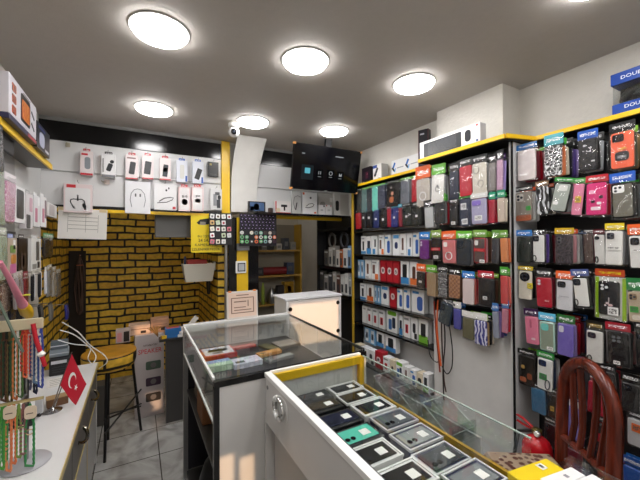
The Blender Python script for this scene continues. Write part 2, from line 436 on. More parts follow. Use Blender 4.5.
# ------------------------------------------------------------------ boxed goods
def carton(label, pos, rot, w, h, d, base='eeeeec', prints=(), tab=None, name='retail_box', cat='boxed accessory', group=None, tilt=0., lean=0., side=None, words=None):
    """a retail box; pos is the middle of its front face foot; prints are (u0, v0, u1, v1, colour[, round[, rotation]])"""
    p = thing(name, label, cat, pos, rot, group, tilt, lean)
    bm = plain(base, .35) if not words else printed(base, words, .72, .92, 9., .52)
    MB().box(-w/2, w/2, 0, d, 0, h, .0012).build('carton', bm, p)
    if side: bx('side_print', plain(side, .35), w/2-.0004, w/2+.0008, .002, d-.002, .004, h-.004, 0, p)
    for q in prints:
        if isinstance(q[0], (list, tuple)):      # a drawn line
            MB().tube([((u-.5)*w, -.0008, v*h) for u, v in q[0]], q[2], 6).build('printed_line', plain(q[1], .3), p)
            continue
        u0, v0, u1, v1, c = q[:5]; rd = q[5] if len(q) > 5 else .1; an = q[6] if len(q) > 6 else 0
        pw, ph = (u1-u0)*w, (v1-v0)*h
        m = MB().slab(pw, ph, .0014, min(pw, ph)*rd, 0, 3)
        if an: m.xf(Matrix.Rotation(an, 4, 'Y'))
        nm = 'printed_band' if (u1-u0) > .8 else 'printed_picture'
        m.build(nm, plain(c, .3), p, False, ((u0+u1)/2*w-w/2, -.0006, (v0+v1)/2*h))
    if tab:
        MB().slab(w*.55, h*.12, .0016, .004, 0, 3, 0, d*.3, h*1.05).build('hang_tab', printed(tab, 'f4f4f4'), p)
    return p

# ------------------------------------------------------------------ the room
WALL = walls_mat('rough_white_plaster', 'dcd8d0', .5, 10, .06)
CEIL = walls_mat('matt_ceiling_paint', 'beb8b1', .12, 30, .05, .75)
PANEL = plain('dcdcdc', .3)
WHITE = plain('e9e8e6', .35)
BLACK = plain('101012', .25)
DARK = plain('1a1a1c', .5)
YEL = plain('efc21a', .35)
FLOORZ, CZ = 0., 2.55
YF = -.9        # the shop front, behind the camera
YB = 4.55        # the back wall
XL, XR = -.66, 2.19
struct(MB().box(XL-.1, XR+.1, YF-.1, YB+.1, -.08, 0).build('floor', tile_mat()))
struct(MB().box(XL-.1, XR+.1, YF-.1, YB+.1, CZ, CZ+.08).build('ceiling', CEIL))
struct(MB().box(XL-.1, XL, YF, 3.25, 0, CZ).build('wall_left', WALL))
struct(MB().box(XL-.1, XL, 3.25, YB, 0, CZ).build('wall_left_rear', brick_mat((-PI/2, 0, PI/2) if False else (0, -PI/2, -PI/2))))
struct(MB().box(XR, XR+.1, YF, 1.73, 0, CZ).build('wall_right', WALL))
struct(MB().box(2.13, XR+.1, 1.73, YB, 0, CZ).build('wall_right_rear', WALL))
struct(MB().box(2.0, XR, 1.215, 1.73, 0, CZ).build('wall_right_pillar', WALL))
# rear wall: painted bricks on the left of the partition, cream plaster on the right
struct(MB().box(XL, .72, YB-.06, YB+.04, 0, CZ).build('wall_back', brick_mat((PI/2, 0, 0))))
struct(MB().box(.76, 2.13, YB-.06, YB+.04, 0, CZ).build('wall_back_rear', walls_mat('cream_plaster', 'd0c6b2', .3, 9, .08)))
struct(MB().box(.70, .76, 3.312, YB-.06, 0, CZ).build('wall_partition', brick_mat((0, -PI/2, -PI/2))))
struct(bx('door_1', plain('1d120c', .5), -.655, -.50, YB-.075, YB-.055, 0, 1.48))
# the header wall across the room above the two openings
hw = struct(bx('wall_header', plain('cfcfce', .4), XL, XR-.06, 3.25, 3.31, 1.855, CZ))
for i, (x0, x1) in enumerate(((XL, .71), (1.04, 2.13))):
    struct(bx('trim_%d' % (i+1), gloss('0b0b0d'), x0, x1, 3.225, 3.249, 2.372, 2.52))
    struct(bx('trim_%d' % (i+3), plain('8e8e8c', .4), x0, x1, 3.222, 3.249, 2.521, 2.549))
    struct(bx('trim_%d' % (i+5), gloss('0d0d0f'), x0, x1, 3.215, 3.249, 1.838, 1.862))
    struct(bx('trim_%d' % (i+7), YEL, x0, x1, 3.21, 3.25, 1.812, 1.8375))
    for k, (z0, z1) in enumerate(((1.864, 2.122), (2.134, 2.37))):
        struct(bx('wall_panel_%d' % (i*2+k+1), PANEL, x0, x1, 3.232, 3.2495, z0, z1, .002))
struct(bx('trim_9', YEL, .712, .79, 3.20, 3.249, 1.84, 2.545))
struct(bx('trim_10', plain('e9bf20', .4), 0.863, 0.974, 3.22, 3.26, 0, 1.81))
struct(bx('trim_11', gloss('0c0c0e'), 0.783, 0.867, 3.235, 3.262, 0, 1.81))
struct(bx('trim_12', gloss('0c0c0e'), 0.978, 1.088, 3.235, 3.262, 0, 1.81))
struct(bx('trim_13', plain('b8891c', .5), 2.174, 2.242, 4.465, 4.489, 0, 1.85))
# a white board curling forward from the header wall onto the ceiling
vs, fs = [], []
n = 12
for k in range(n+1):
    t = k/n; z = 1.865 + t*.68; y = 3.20 - .26*t**3
    for x in (.80+.035*t*0, 1.055+.02*t): vs += [(x, y, z), (x, y+.012, z)]
for k in range(n):
    a, b = 4*k, 4*k+4
    fs += [(a, a+2, b+2, b), (a+1, b+1, b+3, a+3), (a, b, b+1, a+1), (a+2, a+3, b+3, b+2)]
fs += [(0, 1, 3, 2), (4*n, 4*n+2, 4*n+3, 4*n+1)]
struct(MB().add(vs, fs).build('wall_cove_panel', plain('e4e2dd', .5, noise=.05), smooth=True))
# unseen shop front behind the camera, gaps cut to shape the sun patches
YFX = -0.90
struct(bx('wall_front_sun_mask_1', WALL, -0.6600, -0.5312, -0.98, -0.90, 0.0000, 2.5500))
struct(bx('wall_front_sun_mask_2', WALL, -0.5312, -0.4576, -0.98, -0.90, 0.0000, 1.5920))
struct(bx('wall_front_sun_mask_3', WALL, -0.5312, -0.4576, -0.98, -0.90, 1.6820, 2.5500))
struct(bx('wall_front_sun_mask_4', WALL, -0.4576, -0.3176, -0.98, -0.90, 0.0000, 0.8960))
struct(bx('wall_front_sun_mask_5', WALL, -0.4576, -0.3176, -0.98, -0.90, 1.0660, 1.5920))
struct(bx('wall_front_sun_mask_6', WALL, -0.4576, -0.3176, -0.98, -0.90, 1.6820, 2.5500))
struct(bx('wall_front_sun_mask_7', WALL, -0.3176, -0.3112, -0.98, -0.90, 0.0000, 1.5920))
struct(bx('wall_front_sun_mask_8', WALL, -0.3176, -0.3112, -0.98, -0.90, 1.6820, 2.5500))
struct(bx('wall_front_sun_mask_9', WALL, -0.3112, 0.0056, -0.98, -0.90, 0.0000, 2.5500))
struct(bx('wall_front_sun_mask_10', WALL, 0.0056, 0.0756, -0.98, -0.90, 0.0000, 0.9490))
struct(bx('wall_front_sun_mask_11', WALL, 0.0056, 0.0756, -0.98, -0.90, 1.1590, 2.5500))
struct(bx('wall_front_sun_mask_12', WALL, 0.0756, 0.0906, -0.98, -0.90, 0.0000, 2.5500))
struct(bx('wall_front_sun_mask_13', WALL, 0.0906, 0.1606, -0.98, -0.90, 0.0000, 0.9290))
struct(bx('wall_front_sun_mask_14', WALL, 0.0906, 0.1606, -0.98, -0.90, 1.1290, 2.5500))
struct(bx('wall_front_sun_mask_15', WALL, 0.1606, 0.2440, -0.98, -0.90, 0.0000, 2.5500))
struct(bx('wall_front_sun_mask_16', WALL, 0.2440, 0.2584, -0.98, -0.90, 0.0000, 1.1680))
struct(bx('wall_front_sun_mask_17', WALL, 0.2440, 0.2584, -0.98, -0.90, 1.2580, 2.5500))
struct(bx('wall_front_sun_mask_18', WALL, 0.2584, 0.6728, -0.98, -0.90, 0.0000, 2.5500))
struct(bx('wall_front_sun_mask_19', WALL, 0.6728, 1.1328, -0.98, -0.90, 0.0000, 1.3820))
struct(bx('wall_front_sun_mask_20', WALL, 0.6728, 1.1328, -0.98, -0.90, 1.7320, 2.5500))
struct(bx('wall_front_sun_mask_21', WALL, 1.1328, 2.1900, -0.98, -0.90, 0.0000, 2.5500))

# ceiling lights: flat round panels with a thin white rim
LAMP = emit('lamp_diffuser_glow', 'fefcfb', 36)
LN = {(0, 2): 'nearest the camera over the left counter', (0, 3): 'over the brick doorway at the back left', (1, 2): 'over the middle of the glass case',
      (1, 3): 'beside the security camera at the back', (2, 2): 'nearest the right wall pillar', (2, 3): 'above the hanging television', (2, 1): 'at the top edge above the near right rack',
      (0, 1): 'above the customer side of the left counter', (1, 1): 'above the phone counter', (0, 0): 'by the shop front on the left', (1, 0): 'by the shop front in the middle', (2, 0): 'by the shop front on the right'}
LP = {(0, 2): (0.093, 1.684), (1, 2): (0.803, 1.584), (2, 2): (1.512, 1.484), (0, 3): (0.108, 2.684), (1, 3): (0.826, 2.583), (2, 3): (1.524, 2.455), (2, 1): (1.50, .535)}
for i, x in enumerate((.105, .83, 1.545)):
    for j, y in enumerate((-.42, .62, 1.63, 2.66)):
        px, py = LP.get((i, j), (x, y))
        l = thing('ceiling_light', 'round white flush ceiling light ' + LN[(i, j)], 'ceiling light', (px, py, CZ), 0, 'round ceiling lights')
        MB().lathe([(.126, -.0005), (.130, -.004), (.128, -.007), (.120, -.0075), (.120, -.001)], n=40).build('rim', plain('e8e8e6', .4), l, True)
        MB().lathe([(.1195, -.004), (.1195, -.013), (.114, -.021), (.095, -.025)], n=40).build('diffuser', LAMP, l, True)
for x, y, t in ((.02, 3.85, 'added unseen round fill light in the brick recess behind the header wall'), (1.45, 3.85, 'added unseen round fill light in the dim back corner behind the header wall')):
    l = thing('ceiling_light', t, 'ceiling light', (x, y, CZ), 0, 'round ceiling lights')  # unseen fill lights, added to brighten the mural and the back corner
    MB().lathe([(.076, -.0005), (.080, -.004), (.078, -.007), (.070, -.0075), (.070, -.001)], n=32).build('rim', plain('e8e8e6', .4), l, True)
    MB().lathe([(.0695, -.004), (.0695, -.013), (.066, -.019), (.05, -.022)], n=32).build('diffuser', LAMP, l, True)
# dome camera
cm = thing('security_camera', 'small white dome security camera on the ceiling by the curved panel', 'security camera', (.70, 2.70, CZ))
MB().lathe([(.042, 0), (.045, -.006), (.045, -.03), (.04, -.036)], n=24).build('mount', plain('ececea', .3), cm, True)
MB().lathe([(.012, -.036), (.032, -.042), (.044, -.062), (.045, -.075), (.038, -.098), (.022, -.112), (.004, -.116)], n=24).build('camera_ball', plain('f0f0ee', .25), cm, True)
e = MB().disc(.024, .01, 0, 0, 0, 20, 'y', .003).build('lens_window', gloss('0a0a0c'), cm, True, (-.010, -.040, -.082), (.25, 0, -.25))
MB().disc(.009, .004, 0, -.006, 0, 14, b=.001).build('lens', gloss('303844'), e, True)
# television hung from the ceiling, tilted down
tv = thing('television', 'black flat television hung high in the back corner with app icons on screen', 'television', (1.607, 2.72, 2.266), -.03, lean=.22)
W, H = .735, .42
MB().slab(W, H, .03, .006, .003, 2).build('screen_housing', gloss('08080a'), tv)
sc = MB().slab(W-.02, H-.022, .002, .002, 0, 2, 0, -.016).build('screen', plain('050508', .16, 0, .25), tv)
MB().slab(.125, .135, .001, .004, 0, 2, -.215, -.0176, -.045).build('menu_tile', emit('screen_grey', '2c3236', .55), sc)
MB().slab(.055, .05, .001, .004, 0, 2, -.215, -.0186, -.03).build('menu_picture', emit('screen_cyan', '62b8c8', .9), sc)
WS = emit('screen_white', 'c8ccd0', .55)
for k, (x, z, w) in enumerate(((-.085, -.04, .035), (.035, -.035, .042), (.145, -.04, .035))):
    t = MB().slab(.075, .085, .0008, .003, 0, 2, x, -.0174, z-.01).build('menu_tile', emit('screen_dark', '15171a', .3), sc)
    if k == 0:
        for q in (-.01, .01): MB().box(x+q-.003, x+q+.003, -.0186, -.0178, z-.014, z+.016).xf(Matrix.Translation((0, 0, 0))).build('menu_icon', WS, t)
    elif k == 1: MB().tube([(x+.017*math.cos(a*PI/8), -.0182, z+.017*math.sin(a*PI/8)) for a in range(16)], .003, 6, True).build('menu_icon', WS, t)
    else: MB().xzprism([(x-.015, z-.015), (x-.015, z+.015), (x, z), (x+.015, z+.015), (x+.015, z-.015)], -.0186, -.0178).build('menu_icon', WS, t)
    bx('menu_caption', WS, x-.018, x+.018, -.0182, -.0176, z-.038, z-.034, 0, t)
bx('menu_title', WS, .07, .16, -.0182, -.0174, .125, .134, 0, sc); bx('menu_title', WS, -.285, -.255, -.0182, -.0174, .118, .127, 0, sc)
MB().slab(.03, .007, .002, .002, 0, 2, 0, -.0165, -H/2+.006).build('badge', plain('9a9a9a', .3), tv)
for sx in (-1, 1):
    for sz in (-1, 1): MB().slab(.02, .02, .036, .003, .002, 2, sx*(W/2-.006), -.001, sz*(H/2-.006)).build('corner_clip', plain('e5a15a', .4), tv)
bx('mount_arm', DARK, -.03, .03, .015, .05, -.05, .30, 0, tv)

# ------------------------------------------------------------------ display racks on the right wall
nr = thing('display_rack', 'black slatted display rack of phone cases along the near right wall', 'display rack', (2.19, -.2, 0))
ox, oy = 2.19, -.2
def part(parent, off, name, m, x0, x1, y0, y1, z0, z1, b=0): return bx(name, m, x0-off[0], x1-off[0], y0-off[1], y1-off[1], z0, z1, b, parent)
part(nr, (ox, oy), 'back_panel', plain('17171a', .45), 2.125, 2.185, -.9, 1.095, .02, 2.12)
for z in [1.93, 1.7, 1.47, 1.24, 1.01, 0.8]: part(nr, (ox, oy), 'slat_rail', plain('2a2a2c', .35, .3), 2.118, 2.126, -.9, 1.095, z-.008, z+.008)
bd = MB().prism([(2.186-ox, -.9-oy), (2.0-ox, -.9-oy), (2.0-ox, 1.03-oy), (1.80-ox, 1.078-oy), (2.186-ox, 1.078-oy)], 2.13, 2.152).build('top_board', DARK, nr)
MB().prism([(2.0-ox, -.9-oy), (1.985-ox, -.9-oy), (1.985-ox, 1.02-oy), (1.785-ox, 1.068-oy), (1.80-ox, 1.078-oy), (2.0-ox, 1.03-oy)], 2.134, 2.157).build('edge_strip', YEL, nr)
mr = thing('display_rack', 'tall white sided display rack of phone cases in front of the right pillar', 'display rack', (1.95, 1.4, 0))
o2 = (1.95, 1.4)
part(mr, o2, 'side_panel', plain('c9c9ca', .35), 1.864, 2.116, 1.082, 1.10, 0, 2.125)
part(mr, o2, 'corner_post', gloss('111113'), 1.854, 1.862, 1.074, 1.084, 0, 2.125)
part(mr, o2, 'back_panel', plain('1c1c1f', .45), 1.955, 1.998, 1.10, 1.70, 1.05, 2.125)
part(mr, o2, 'lower_panel', plain('d3d2d0', .4, noise=.06), 1.915, 1.998, 1.104, 1.70, 0, 1.05)
part(mr, o2, 'side_panel', DARK, 1.93, 1.998, 1.70, 1.715, 0, 2.125)
part(mr, o2, 'top_board', DARK, 1.801, 1.998, 1.0795, 1.72, 2.13, 2.152)
part(mr, o2, 'edge_strip', YEL, 1.785, 1.80, 1.0795, 1.72, 2.134, 2.157)
for z in [1.86, 1.62, 1.36, 1.12]: part(mr, o2, 'slat_rail', plain('2a2a2c', .35, .3), 1.948, 1.956, 1.104, 1.70, z-.008, z+.008)
fr = thing('display_rack', 'long slatted display rack of boxed accessories on the far right wall', 'display rack', (2.1, 2.3, 0))
o3 = (2.1, 2.3)
part(fr, o3, 'back_panel', plain('cfcfcf', .4), 2.10, 2.128, 1.735, 2.812, 0.05, 1.95)
part(fr, o3, 'back_panel', plain('1c1c1f', .4), 2.10, 2.128, 1.735, 2.812, 1.951, 2.13)
part(fr, o3, 'end_panel', DARK, 1.97, 2.128, 2.815, 2.835, 0, 2.134)
part(fr, o3, 'top_board', DARK, 2.0, 2.128, 1.735, 2.835, 2.135, 2.155)
part(fr, o3, 'edge_strip', YEL, 1.985, 2.0, 1.735, 2.835, 2.137, 2.159)
part(fr, o3, 'end_post', plain('c09a2c', .4), 1.955, 1.972, 2.793, 2.813, 0, 2.134)
for z in [1.672, 1.437, 1.19, 0.968, 0.733]: part(fr, o3, 'shelf', gloss('131315'), 1.985, 2.099, 1.74, 2.812, z-.018, z, .002)
part(fr, o3, 'lower_shelf', plain('3a3936', .5), 1.86, 2.099, 1.74, 2.79, .40, .42)
# dark shelving running on beyond the header wall
br = thing('display_rack', 'black shelving with hanging goods in the dim back corner', 'display rack', (2.1, 3.5, 0))
o4 = (2.1, 3.5)
part(br, o4, 'back_panel', plain('0e0e10', .5), 2.09, 2.128, 2.90, 3.575, 0, 1.84)
for z in (1.72, 1.28, .98): part(br, o4, 'shelf', gloss('101012'), 1.97, 2.089, 2.90, 3.575, z-.03, z)
part(br, o4, 'end_panel', DARK, 1.97, 2.128, 3.577, 3.595, 0, 1.84)
def hook(parent, off, y, z, x0, x1):
    if abs(x1-x0) > .012: MB().tube([(x1-off[0], y-off[1], z), (x0-off[0], y-off[1], z)], .0024, 6).build('hook', metal('8a8a8a', .35), parent)

# ------------------------------------------------------------------ phone cases on the near right rack
NR = 'on the near right rack'
def near(desc, spec, hdr, case, cam=None, behind=(), **kw):
    hung(desc, NR, *spec, hdr, case, cam, behind, **kw)
    hook(nr, (ox, oy), spec[0], spec[1]+spec[4]/2+.006+spec[5]*.4, spec[2]+.036*len(behind)+.026, 2.12)
L = ('label', .5, .14, .5, .14, 'f0f0ee')
# top row
near('pale clear phone case under a blue card', (1.021, 1.982, 1.9, 0.096, 0.168, 0.033), '1f5f9e', 'cfc4c2', None, ('maroon', 'red', 'rose', 'clear'))
near('black phone case with silver flowers under a teal card', (0.888, 1.974, 1.9, 0.08, 0.157, 0.057), '3fa3ad', '1d1d20', None, ('orange', 'cream', 'black', 'purple', 'lilac'), pattern='floral', ink='e8e8e8')
near('black textured phone case under a bright blue card', (0.738, 1.968, 1.9, 0.072, 0.15, 0.042), '1f55b0', '1b1b1d', None, ('black', 'silver', 'black'), extras=(('flat', .35, .82, .16, .07, 'd8d8d8'), ('flat', .82, .3, .2, .05, 'd8d8d8')), pattern='speckle', ink='2c2c30')
near('bright orange phone case with a dark round badge', (0.609, 1.962, 1.9, 0.079, 0.162, 0.039), '141416', 'ee6a48', 'wide', ('olive', 'tan', 'black'),
     plate='2a2022', extras=(('flat', .5, .33, .62, .26, '26262a'), ('band', .5, .31, .4, .08, '70747a'), ('flat', .55, .53, .3, .07, 'e0b040'), ('flat', .62, .5, .14, .06, 'c83838')))
near('white phone case beside the orange badge case', (0.506, 1.953, 1.9, 0.058, 0.152, 0.044), '1f55b0', 'd9d9d6', 'tri', ('black', 'red'))
# second row
near('taupe phone case with a brown foot under a black card', (1.039, 1.752, 1.9, 0.087, 0.163, 0.028), '18181a', '7d756c', 'tri', ('white', 'clear'), plate='b9b2aa', extras=(('flat', .5, .1, .96, .2, '8e4a2c'), ('flat', .8, .42, .3, .16, '2f8a35')))
near('glossy black phone case with silver streaks', (0.941, 1.774, 1.9, 0.059, 0.144, 0.027), '7a5a3c', '17171a', 'duo', ('black', 'white'), pattern='swirl', ink='c9ccd0')
near('tilted clear phone case with a white camera under a green card', (0.855, 1.78, 1.9, 0.081, 0.149, 0.02), '2f8f3a', 'a9b0a8', None, ('silver', 'pink', 'rose'), frame='1a1a1c', tilt=.22,
     extras=(('flat', .55, .82, .5, .2, 'e6e6e2'), ('flat', .3, .3, .3, .12, 'f0f0f0')))
near('narrow pink phone case with a yellow sticker', (0.781, 1.76, 1.9, 0.042, 0.153, 0.023), '3a8f3a', 'dd83a2', None, ('black', 'rose', 'maroon'), tilt=.1, extras=(('label', .6, .5, .6, .2, 'e3c22c'),))
near('hot pink phone case with little black faces under a red card', (0.706, 1.754, 1.9, 0.077, 0.151, 0.032), 'b41c2a', 'd92f78', None, ('red', 'maroon'),
     extras=(('flat', .3, .72, .3, .12, 'f2b8d0'), ('flat', .35, .42, .2, .09, '2a1a22'), ('flat', .75, .55, .2, .1, '2a1a22'), ('flat', .66, .36, .22, .08, 'f2f2f2'), ('flat', .5, .2, .5, .11, 'efdbe4')))
near('olive grey phone case with a white camera under a blue card', (0.609, 1.735, 1.9, 0.079, 0.156, 0.044), '1e58b8', '6f6c60', 'wide', ('black', 'grey', 'maroon'), frame='1c1c1f', plate='f2f2f0')
near('smoky phone case beside the olive grey case', (0.516, 1.727, 1.9, 0.062, 0.153, 0.04), '222226', '55555c', 'tri', ('rose', 'black'))
# third row
near('dark green phone case under a blue oval card', (1.042, 1.507, 1.9, 0.076, 0.146, 0.033), '2a74c0', '18221c', 'dots', ('black', 'navy'), lens='3c443e')
near('white phone case with a black wrist loop', (0.961, 1.516, 1.9, 0.065, 0.157, 0.021), '191919', 'd8d7d3', 'tri', ('purple', 'black', 'maroon', 'black'), frame='28242c', extras=(('loop', .18, .16, .26, .2, '1a1a1c'),))
near('charcoal phone case pressed with flowers under a yellow card', (0.843, 1.513, 1.9, 0.075, 0.147, 0.03), 'c9a41c', '2a262a', 'duo', ('rose', 'white', 'silver', 'navy'), pattern='floral', ink='4c444a', plate='6a6668')
near('narrow brown phone case with a thin red edge', (0.74, 1.519, 1.9, 0.036, 0.14, 0.018), '222222', '4a3a34', None, ('maroon', 'black', 'black'))
near('silver white phone case half hidden beside the brown case', (0.696, 1.514, 1.9, 0.038, 0.137, 0.022), '5a1c22', 'cfcec9', 'wide', ('black',), extras=(('loop', .2, .16, .28, .2, '1a1a1c'),))
near('white phone case with printed lines under a yellow card', (0.643, 1.522, 1.9, 0.061, 0.155, 0.03), 'dcc422', 'e0dfda', 'tri', ('silver', 'grey', 'black', 'clear'), extras=(('band', .5, .5, .9, .12, 'e0dfda', '606060'),), plate='55555a')
near('white phone case under an orange card at the frame edge', (0.556, 1.506, 1.9, 0.064, 0.139, 0.046), 'e0622c', 'e2e1dd', 'tri', ('maroon', 'red'), extras=(('band', .5, .55, .8, .1, 'e2e1dd', '707070'),))
# fourth row
near('cream phone case with a big round black camera', (1.036, 1.31, 1.9, 0.07, 0.157, 0.022), 'c9b020', 'd6cfc0', 'round', ('black', 'olive'), extras=(('label', .9, .5, .4, .2, 'd8c628'),))
near('red phone case under a black card', (0.939, 1.282, 1.9, 0.073, 0.155, 0.047), '121214', 'b3142f', 'dots', ('maroon', 'olive'), lens='d8d8dc', extras=(('band', .72, .22, .4, .08, 'b3142f', 'f0f0f0'),))
near('pale grey phone case with a black camera under an orange card', (0.843, 1.281, 1.9, 0.071, 0.152, 0.04), 'df5f28', 'cdcdd0', 'wide', ('black', 'black'), extras=(('band', .5, .45, .8, .06, 'cdcdd0', '555560'),))
near('white phone case in a black bumper with a wrist loop', (0.77, 1.305, 1.9, 0.066, 0.147, 0.033), '4a5a94', 'e5e4df', 'tri', ('black', 'black', 'silver'), frame='141416', plate='2a2a2e', extras=(('loop', .14, .16, .2, .2, '141416'),), tilt=-.08)
near('tan phone case with a green label under a green card', (0.567, 1.266, 1.9, 0.056, 0.13, 0.055), '2c7d43', 'b9a890', 'tri', ('cream', 'brown'), plate='8c7458', extras=(('label', .35, .42, .5, .2, '3da142'), ('flat', .5, .15, .6, .16, 'd8cfc0')))
# the boxed one hung in front of the fourth row
p = packet('black phone case with pale flowers on a lime edged card', (1.93, 0.675, 1.287), RIGHT, .078, .158, 0, 'ffffff', '1c1c20', 'tri', plate='1c1c20', lens='d6d6d8', bag=False,
     extras=(('flat', .45, .35, .16, .06, 'e2cfd2'), ('flat', .6, .3, .2, .07, 'd9b8b8'), ('flat', .35, .28, .1, .05, 'f0e6e6'), ('flat', .52, .45, .05, .14, 'cfc4c4'), ('label', .72, .13, .5, .24, 'f4f4f2')), name='phone_case_packet')
MB().slab(.118, .200, .004, .005, .001, 3, .004, .008, -.002).build('backing_card', plain('e8e8e2', .3), p)
for sx in (-1, 1): MB().slab(.014, .196, .003, .003, 0, 2, .004+sx*.050, .005, -.002).build('lime_border', plain('a8d42c', .3), p)
MB().slab(.11, .034, .0025, .004, 0, 2, 0, .007, .118).build('header_card', printed('e0582a', 'f0d020'), p)
MB().pillow(.122, .206, .03, 4, 7, .004, 0, 0, .2).build('clear_sleeve', BAG, p)
behind_packets('lime edged card of the black flowered case', (1.955, 0.674, 1.276), RIGHT, .075, .15, .03, [BK['black'], BK['white'], BK['clear']])
hook(nr, (ox, oy), 0.674, 1.384, 2.035, 2.12)
# fifth row
near('pink phone case under a purple card', (1.002, 1.065, 1.9, 0.067, 0.149, 0.038), '3c1c48', 'dd7d98', None, ('pink', 'black'), extras=(('flat', .45, .75, .14, .3, 'b85c78'), ('flat', .6, .2, .3, .08, 'f2d8de')), tilt=-.05)
near('sage phone case with a mint camera under a sky blue card', (0.926, 1.05, 1.9, 0.073, 0.154, 0.041), '5fb8dc', '8f9a88', None, ('grey', 'olive'), frame='a9cfc0', extras=(('flat', .38, .82, .5, .24, '6cc8c0'), ('label', .7, .12, .4, .1, 'e8e8e4')))
near('lavender phone case under a green card', (0.841, 1.053, 1.9, 0.071, 0.162, 0.04), '2f6b34', '7464b8', None, ('lilac', 'red', 'maroon', 'blue'), extras=(('flat', .25, .83, .3, .2, 'd6d4de'),))
near('silver phone case with a plum camera under a black gold card', (0.72, 1.053, 1.9, 0.063, 0.148, 0.041), '1a1712', 'd4d2cd', 'wide', ('black', 'silver'), plate='3a2a34', extras=(('loop', .2, .12, .26, .16, '202024'),), hink='c9a23c')
near('black phone case with four lenses under a red card', (0.632, 1.066, 1.9, 0.078, 0.154, 0.034), 'a01c2c', '1a1a1c', 'quad', ('black', 'maroon'), lens='6a6c70', extras=(('label', .42, .1, .3, .1, 'f0f0ee'),))
near('plain black phone case at the frame edge of the fifth row', (0.541, 1.087, 1.9, 0.063, 0.154, 0.036), '161618', '18181a', 'wide', ('black',))
# sixth row
near('dark phone case with copper pictures', (1.033, 0.832, 1.9, 0.086, 0.167, 0.028), '161616', '1c1814', None, ('black', 'brown'), extras=(('flat', .3, .2, .4, .16, 'b8643c'), ('flat', .7, .35, .3, .2, '8e4a2c'), ('flat', .3, .62, .2, .12, 'c9a050')))
near('white phone case with a navy camera and green tag', (0.939, 0.845, 1.9, 0.073, 0.165, 0.032), '2f8a3a', 'dcdcd8', 'wide', ('navy', 'clear'), plate='1f2f58', extras=(('label', .4, .42, .5, .2, '3a8a48'), ('loop', .7, .2, .3, .3, '2a3046')))
near('graphite phone case seen above the chair back', (0.778, 0.859, 1.9, 0.075, 0.147, 0.024), '1c1c1e', '2c2c30', 'tri', ('black', 'maroon'))
near('black phone case under a white printed card behind the chair', (0.677, 0.873, 1.9, 0.066, 0.148, 0.031), '0f0f10', '1b1b1d', None, ('black', 'red'))
near('black phone case under a white printed card right of the chair', (0.593, 0.862, 1.9, 0.06, 0.123, 0.038), '0f0f10', '202022', 'wide', ('black', 'black'))
# seventh row
near('blue phone case low on the rack beside the side panel', (0.973, 0.69, 1.9, 0.071, 0.13, 0.021), '20262c', '3a6a8c', None, ('navy', 'blue'))
near('dark brown phone case with a gold square', (0.899, 0.692, 1.9, 0.056, 0.12, 0.025), '222222', '2c241e', 'duo', ('brown', 'black'), extras=(('label', .4, .4, .3, .2, 'c9a640'),))
near('lilac phone case seen through the chair slats', (0.822, 0.646, 1.9, 0.065, 0.155, 0.03), 'd8d8d8', '8478c0', 'duo', ('lilac', 'silver'))
near('crimson phone case seen through the chair slats', (0.717, 0.81, 1.9, 0.066, 0.151, 0.032), '8d1d24', 'b01a34', None, ('red', 'maroon'))
near('silver phone case with an orange label right of the chair', (0.575, 0.717, 1.9, 0.059, 0.114, 0.029), '2a2a2c', 'b9b9bb', None, ('clear', 'silver'), extras=(('label', .6, .7, .7, .3, 'dd6a2c'),))
# eighth row
near('black phone case hung low left of the chair', (0.913, 0.532, 1.9, 0.062, 0.126, 0.025), '2a2a2a', '19191b', 'duo', ('black', 'grey'))
near('black and red phone case seen through the chair slats', (0.699, 0.632, 1.9, 0.061, 0.131, 0.032), '1a1a1a', '1a1a1c', None, ('red',), extras=(('flat', .5, .5, .5, .3, 'b02030'),))
near('maroon phone case hung low behind the chair', (0.812, 0.444, 1.9, 0.069, 0.14, 0.029), '1a1a1a', '6d1f2c', None, ('black',))
near('blue phone case with a lime foot in the bottom corner', (0.587, 0.489, 1.9, 0.066, 0.14, 0.038), '1c4a90', '2456a8', None, ('navy', 'black'), extras=(('flat', .5, .2, .8, .2, 'b0c040'),))

# ------------------------------------------------------------------ phone cases on the rack in front of the pillar
MR = 'on the pillar rack'
def mid(desc, spec, hdr, case, cam=None, behind=(), **kw):
    hung(desc, MR, *spec, hdr, case, cam, behind, **kw)
    hook(mr, o2, spec[0], spec[1]+spec[4]/2+.006+spec[5]*.4, spec[2]+.0235*len(behind)+.026, 1.955)
M_ = None
mid('grey clear phone case with a magnet ring under an orange card', (1.712, 1.919, 1.83, 0.124, 0.198, 0.089), 'e0642a', 'b9b2a8', 'ring', ('clear', 'red'), plate='c9c4bc')
mid('white clear phone case with a round sticker under a lime card', (1.579, 1.925, 1.83, 0.104, 0.195, 0.071), '62b52e', 'dad8d2', None, ('silver', 'clear', 'brown'), extras=(('loop', .5, .5, .3, .2, 'a0a0a0'), ('flat', .5, .6, .14, .1, '707070')))
mid('dark navy phone case in a creased bag', (1.443, 1.931, 1.83, 0.07, 0.185, 0.047), '202022', '23283a', None, ('navy', 'clear', 'black'))
mid('bright red phone case with silver creases', (1.357, 1.943, 1.83, 0.087, 0.192, 0.045), '1a1a1c', 'b51c2e', None, ('red', 'clear', 'black'))
mid('cream clear phone case with a circle on it', (1.26, 1.945, 1.83, 0.093, 0.184, 0.043), '1e1e20', 'cfc9bb', None, ('clear', 'silver', 'black'), extras=(('loop', .3, .78, .4, .24, '9a968c'), ('loop', .6, .3, .4, .24, 'b0aca2')))
mid('grey phone case beside the cream circle case', (1.179, 1.937, 1.83, 0.043, 0.165, 0.047), '161618', '77726e', None, ('black', 'clear'))
mid('lilac phone case near the top of the corner post', (1.132, 1.94, 1.83, 0.035, 0.174, 0.052), '161618', 'b58fa8', None, ('lilac',))
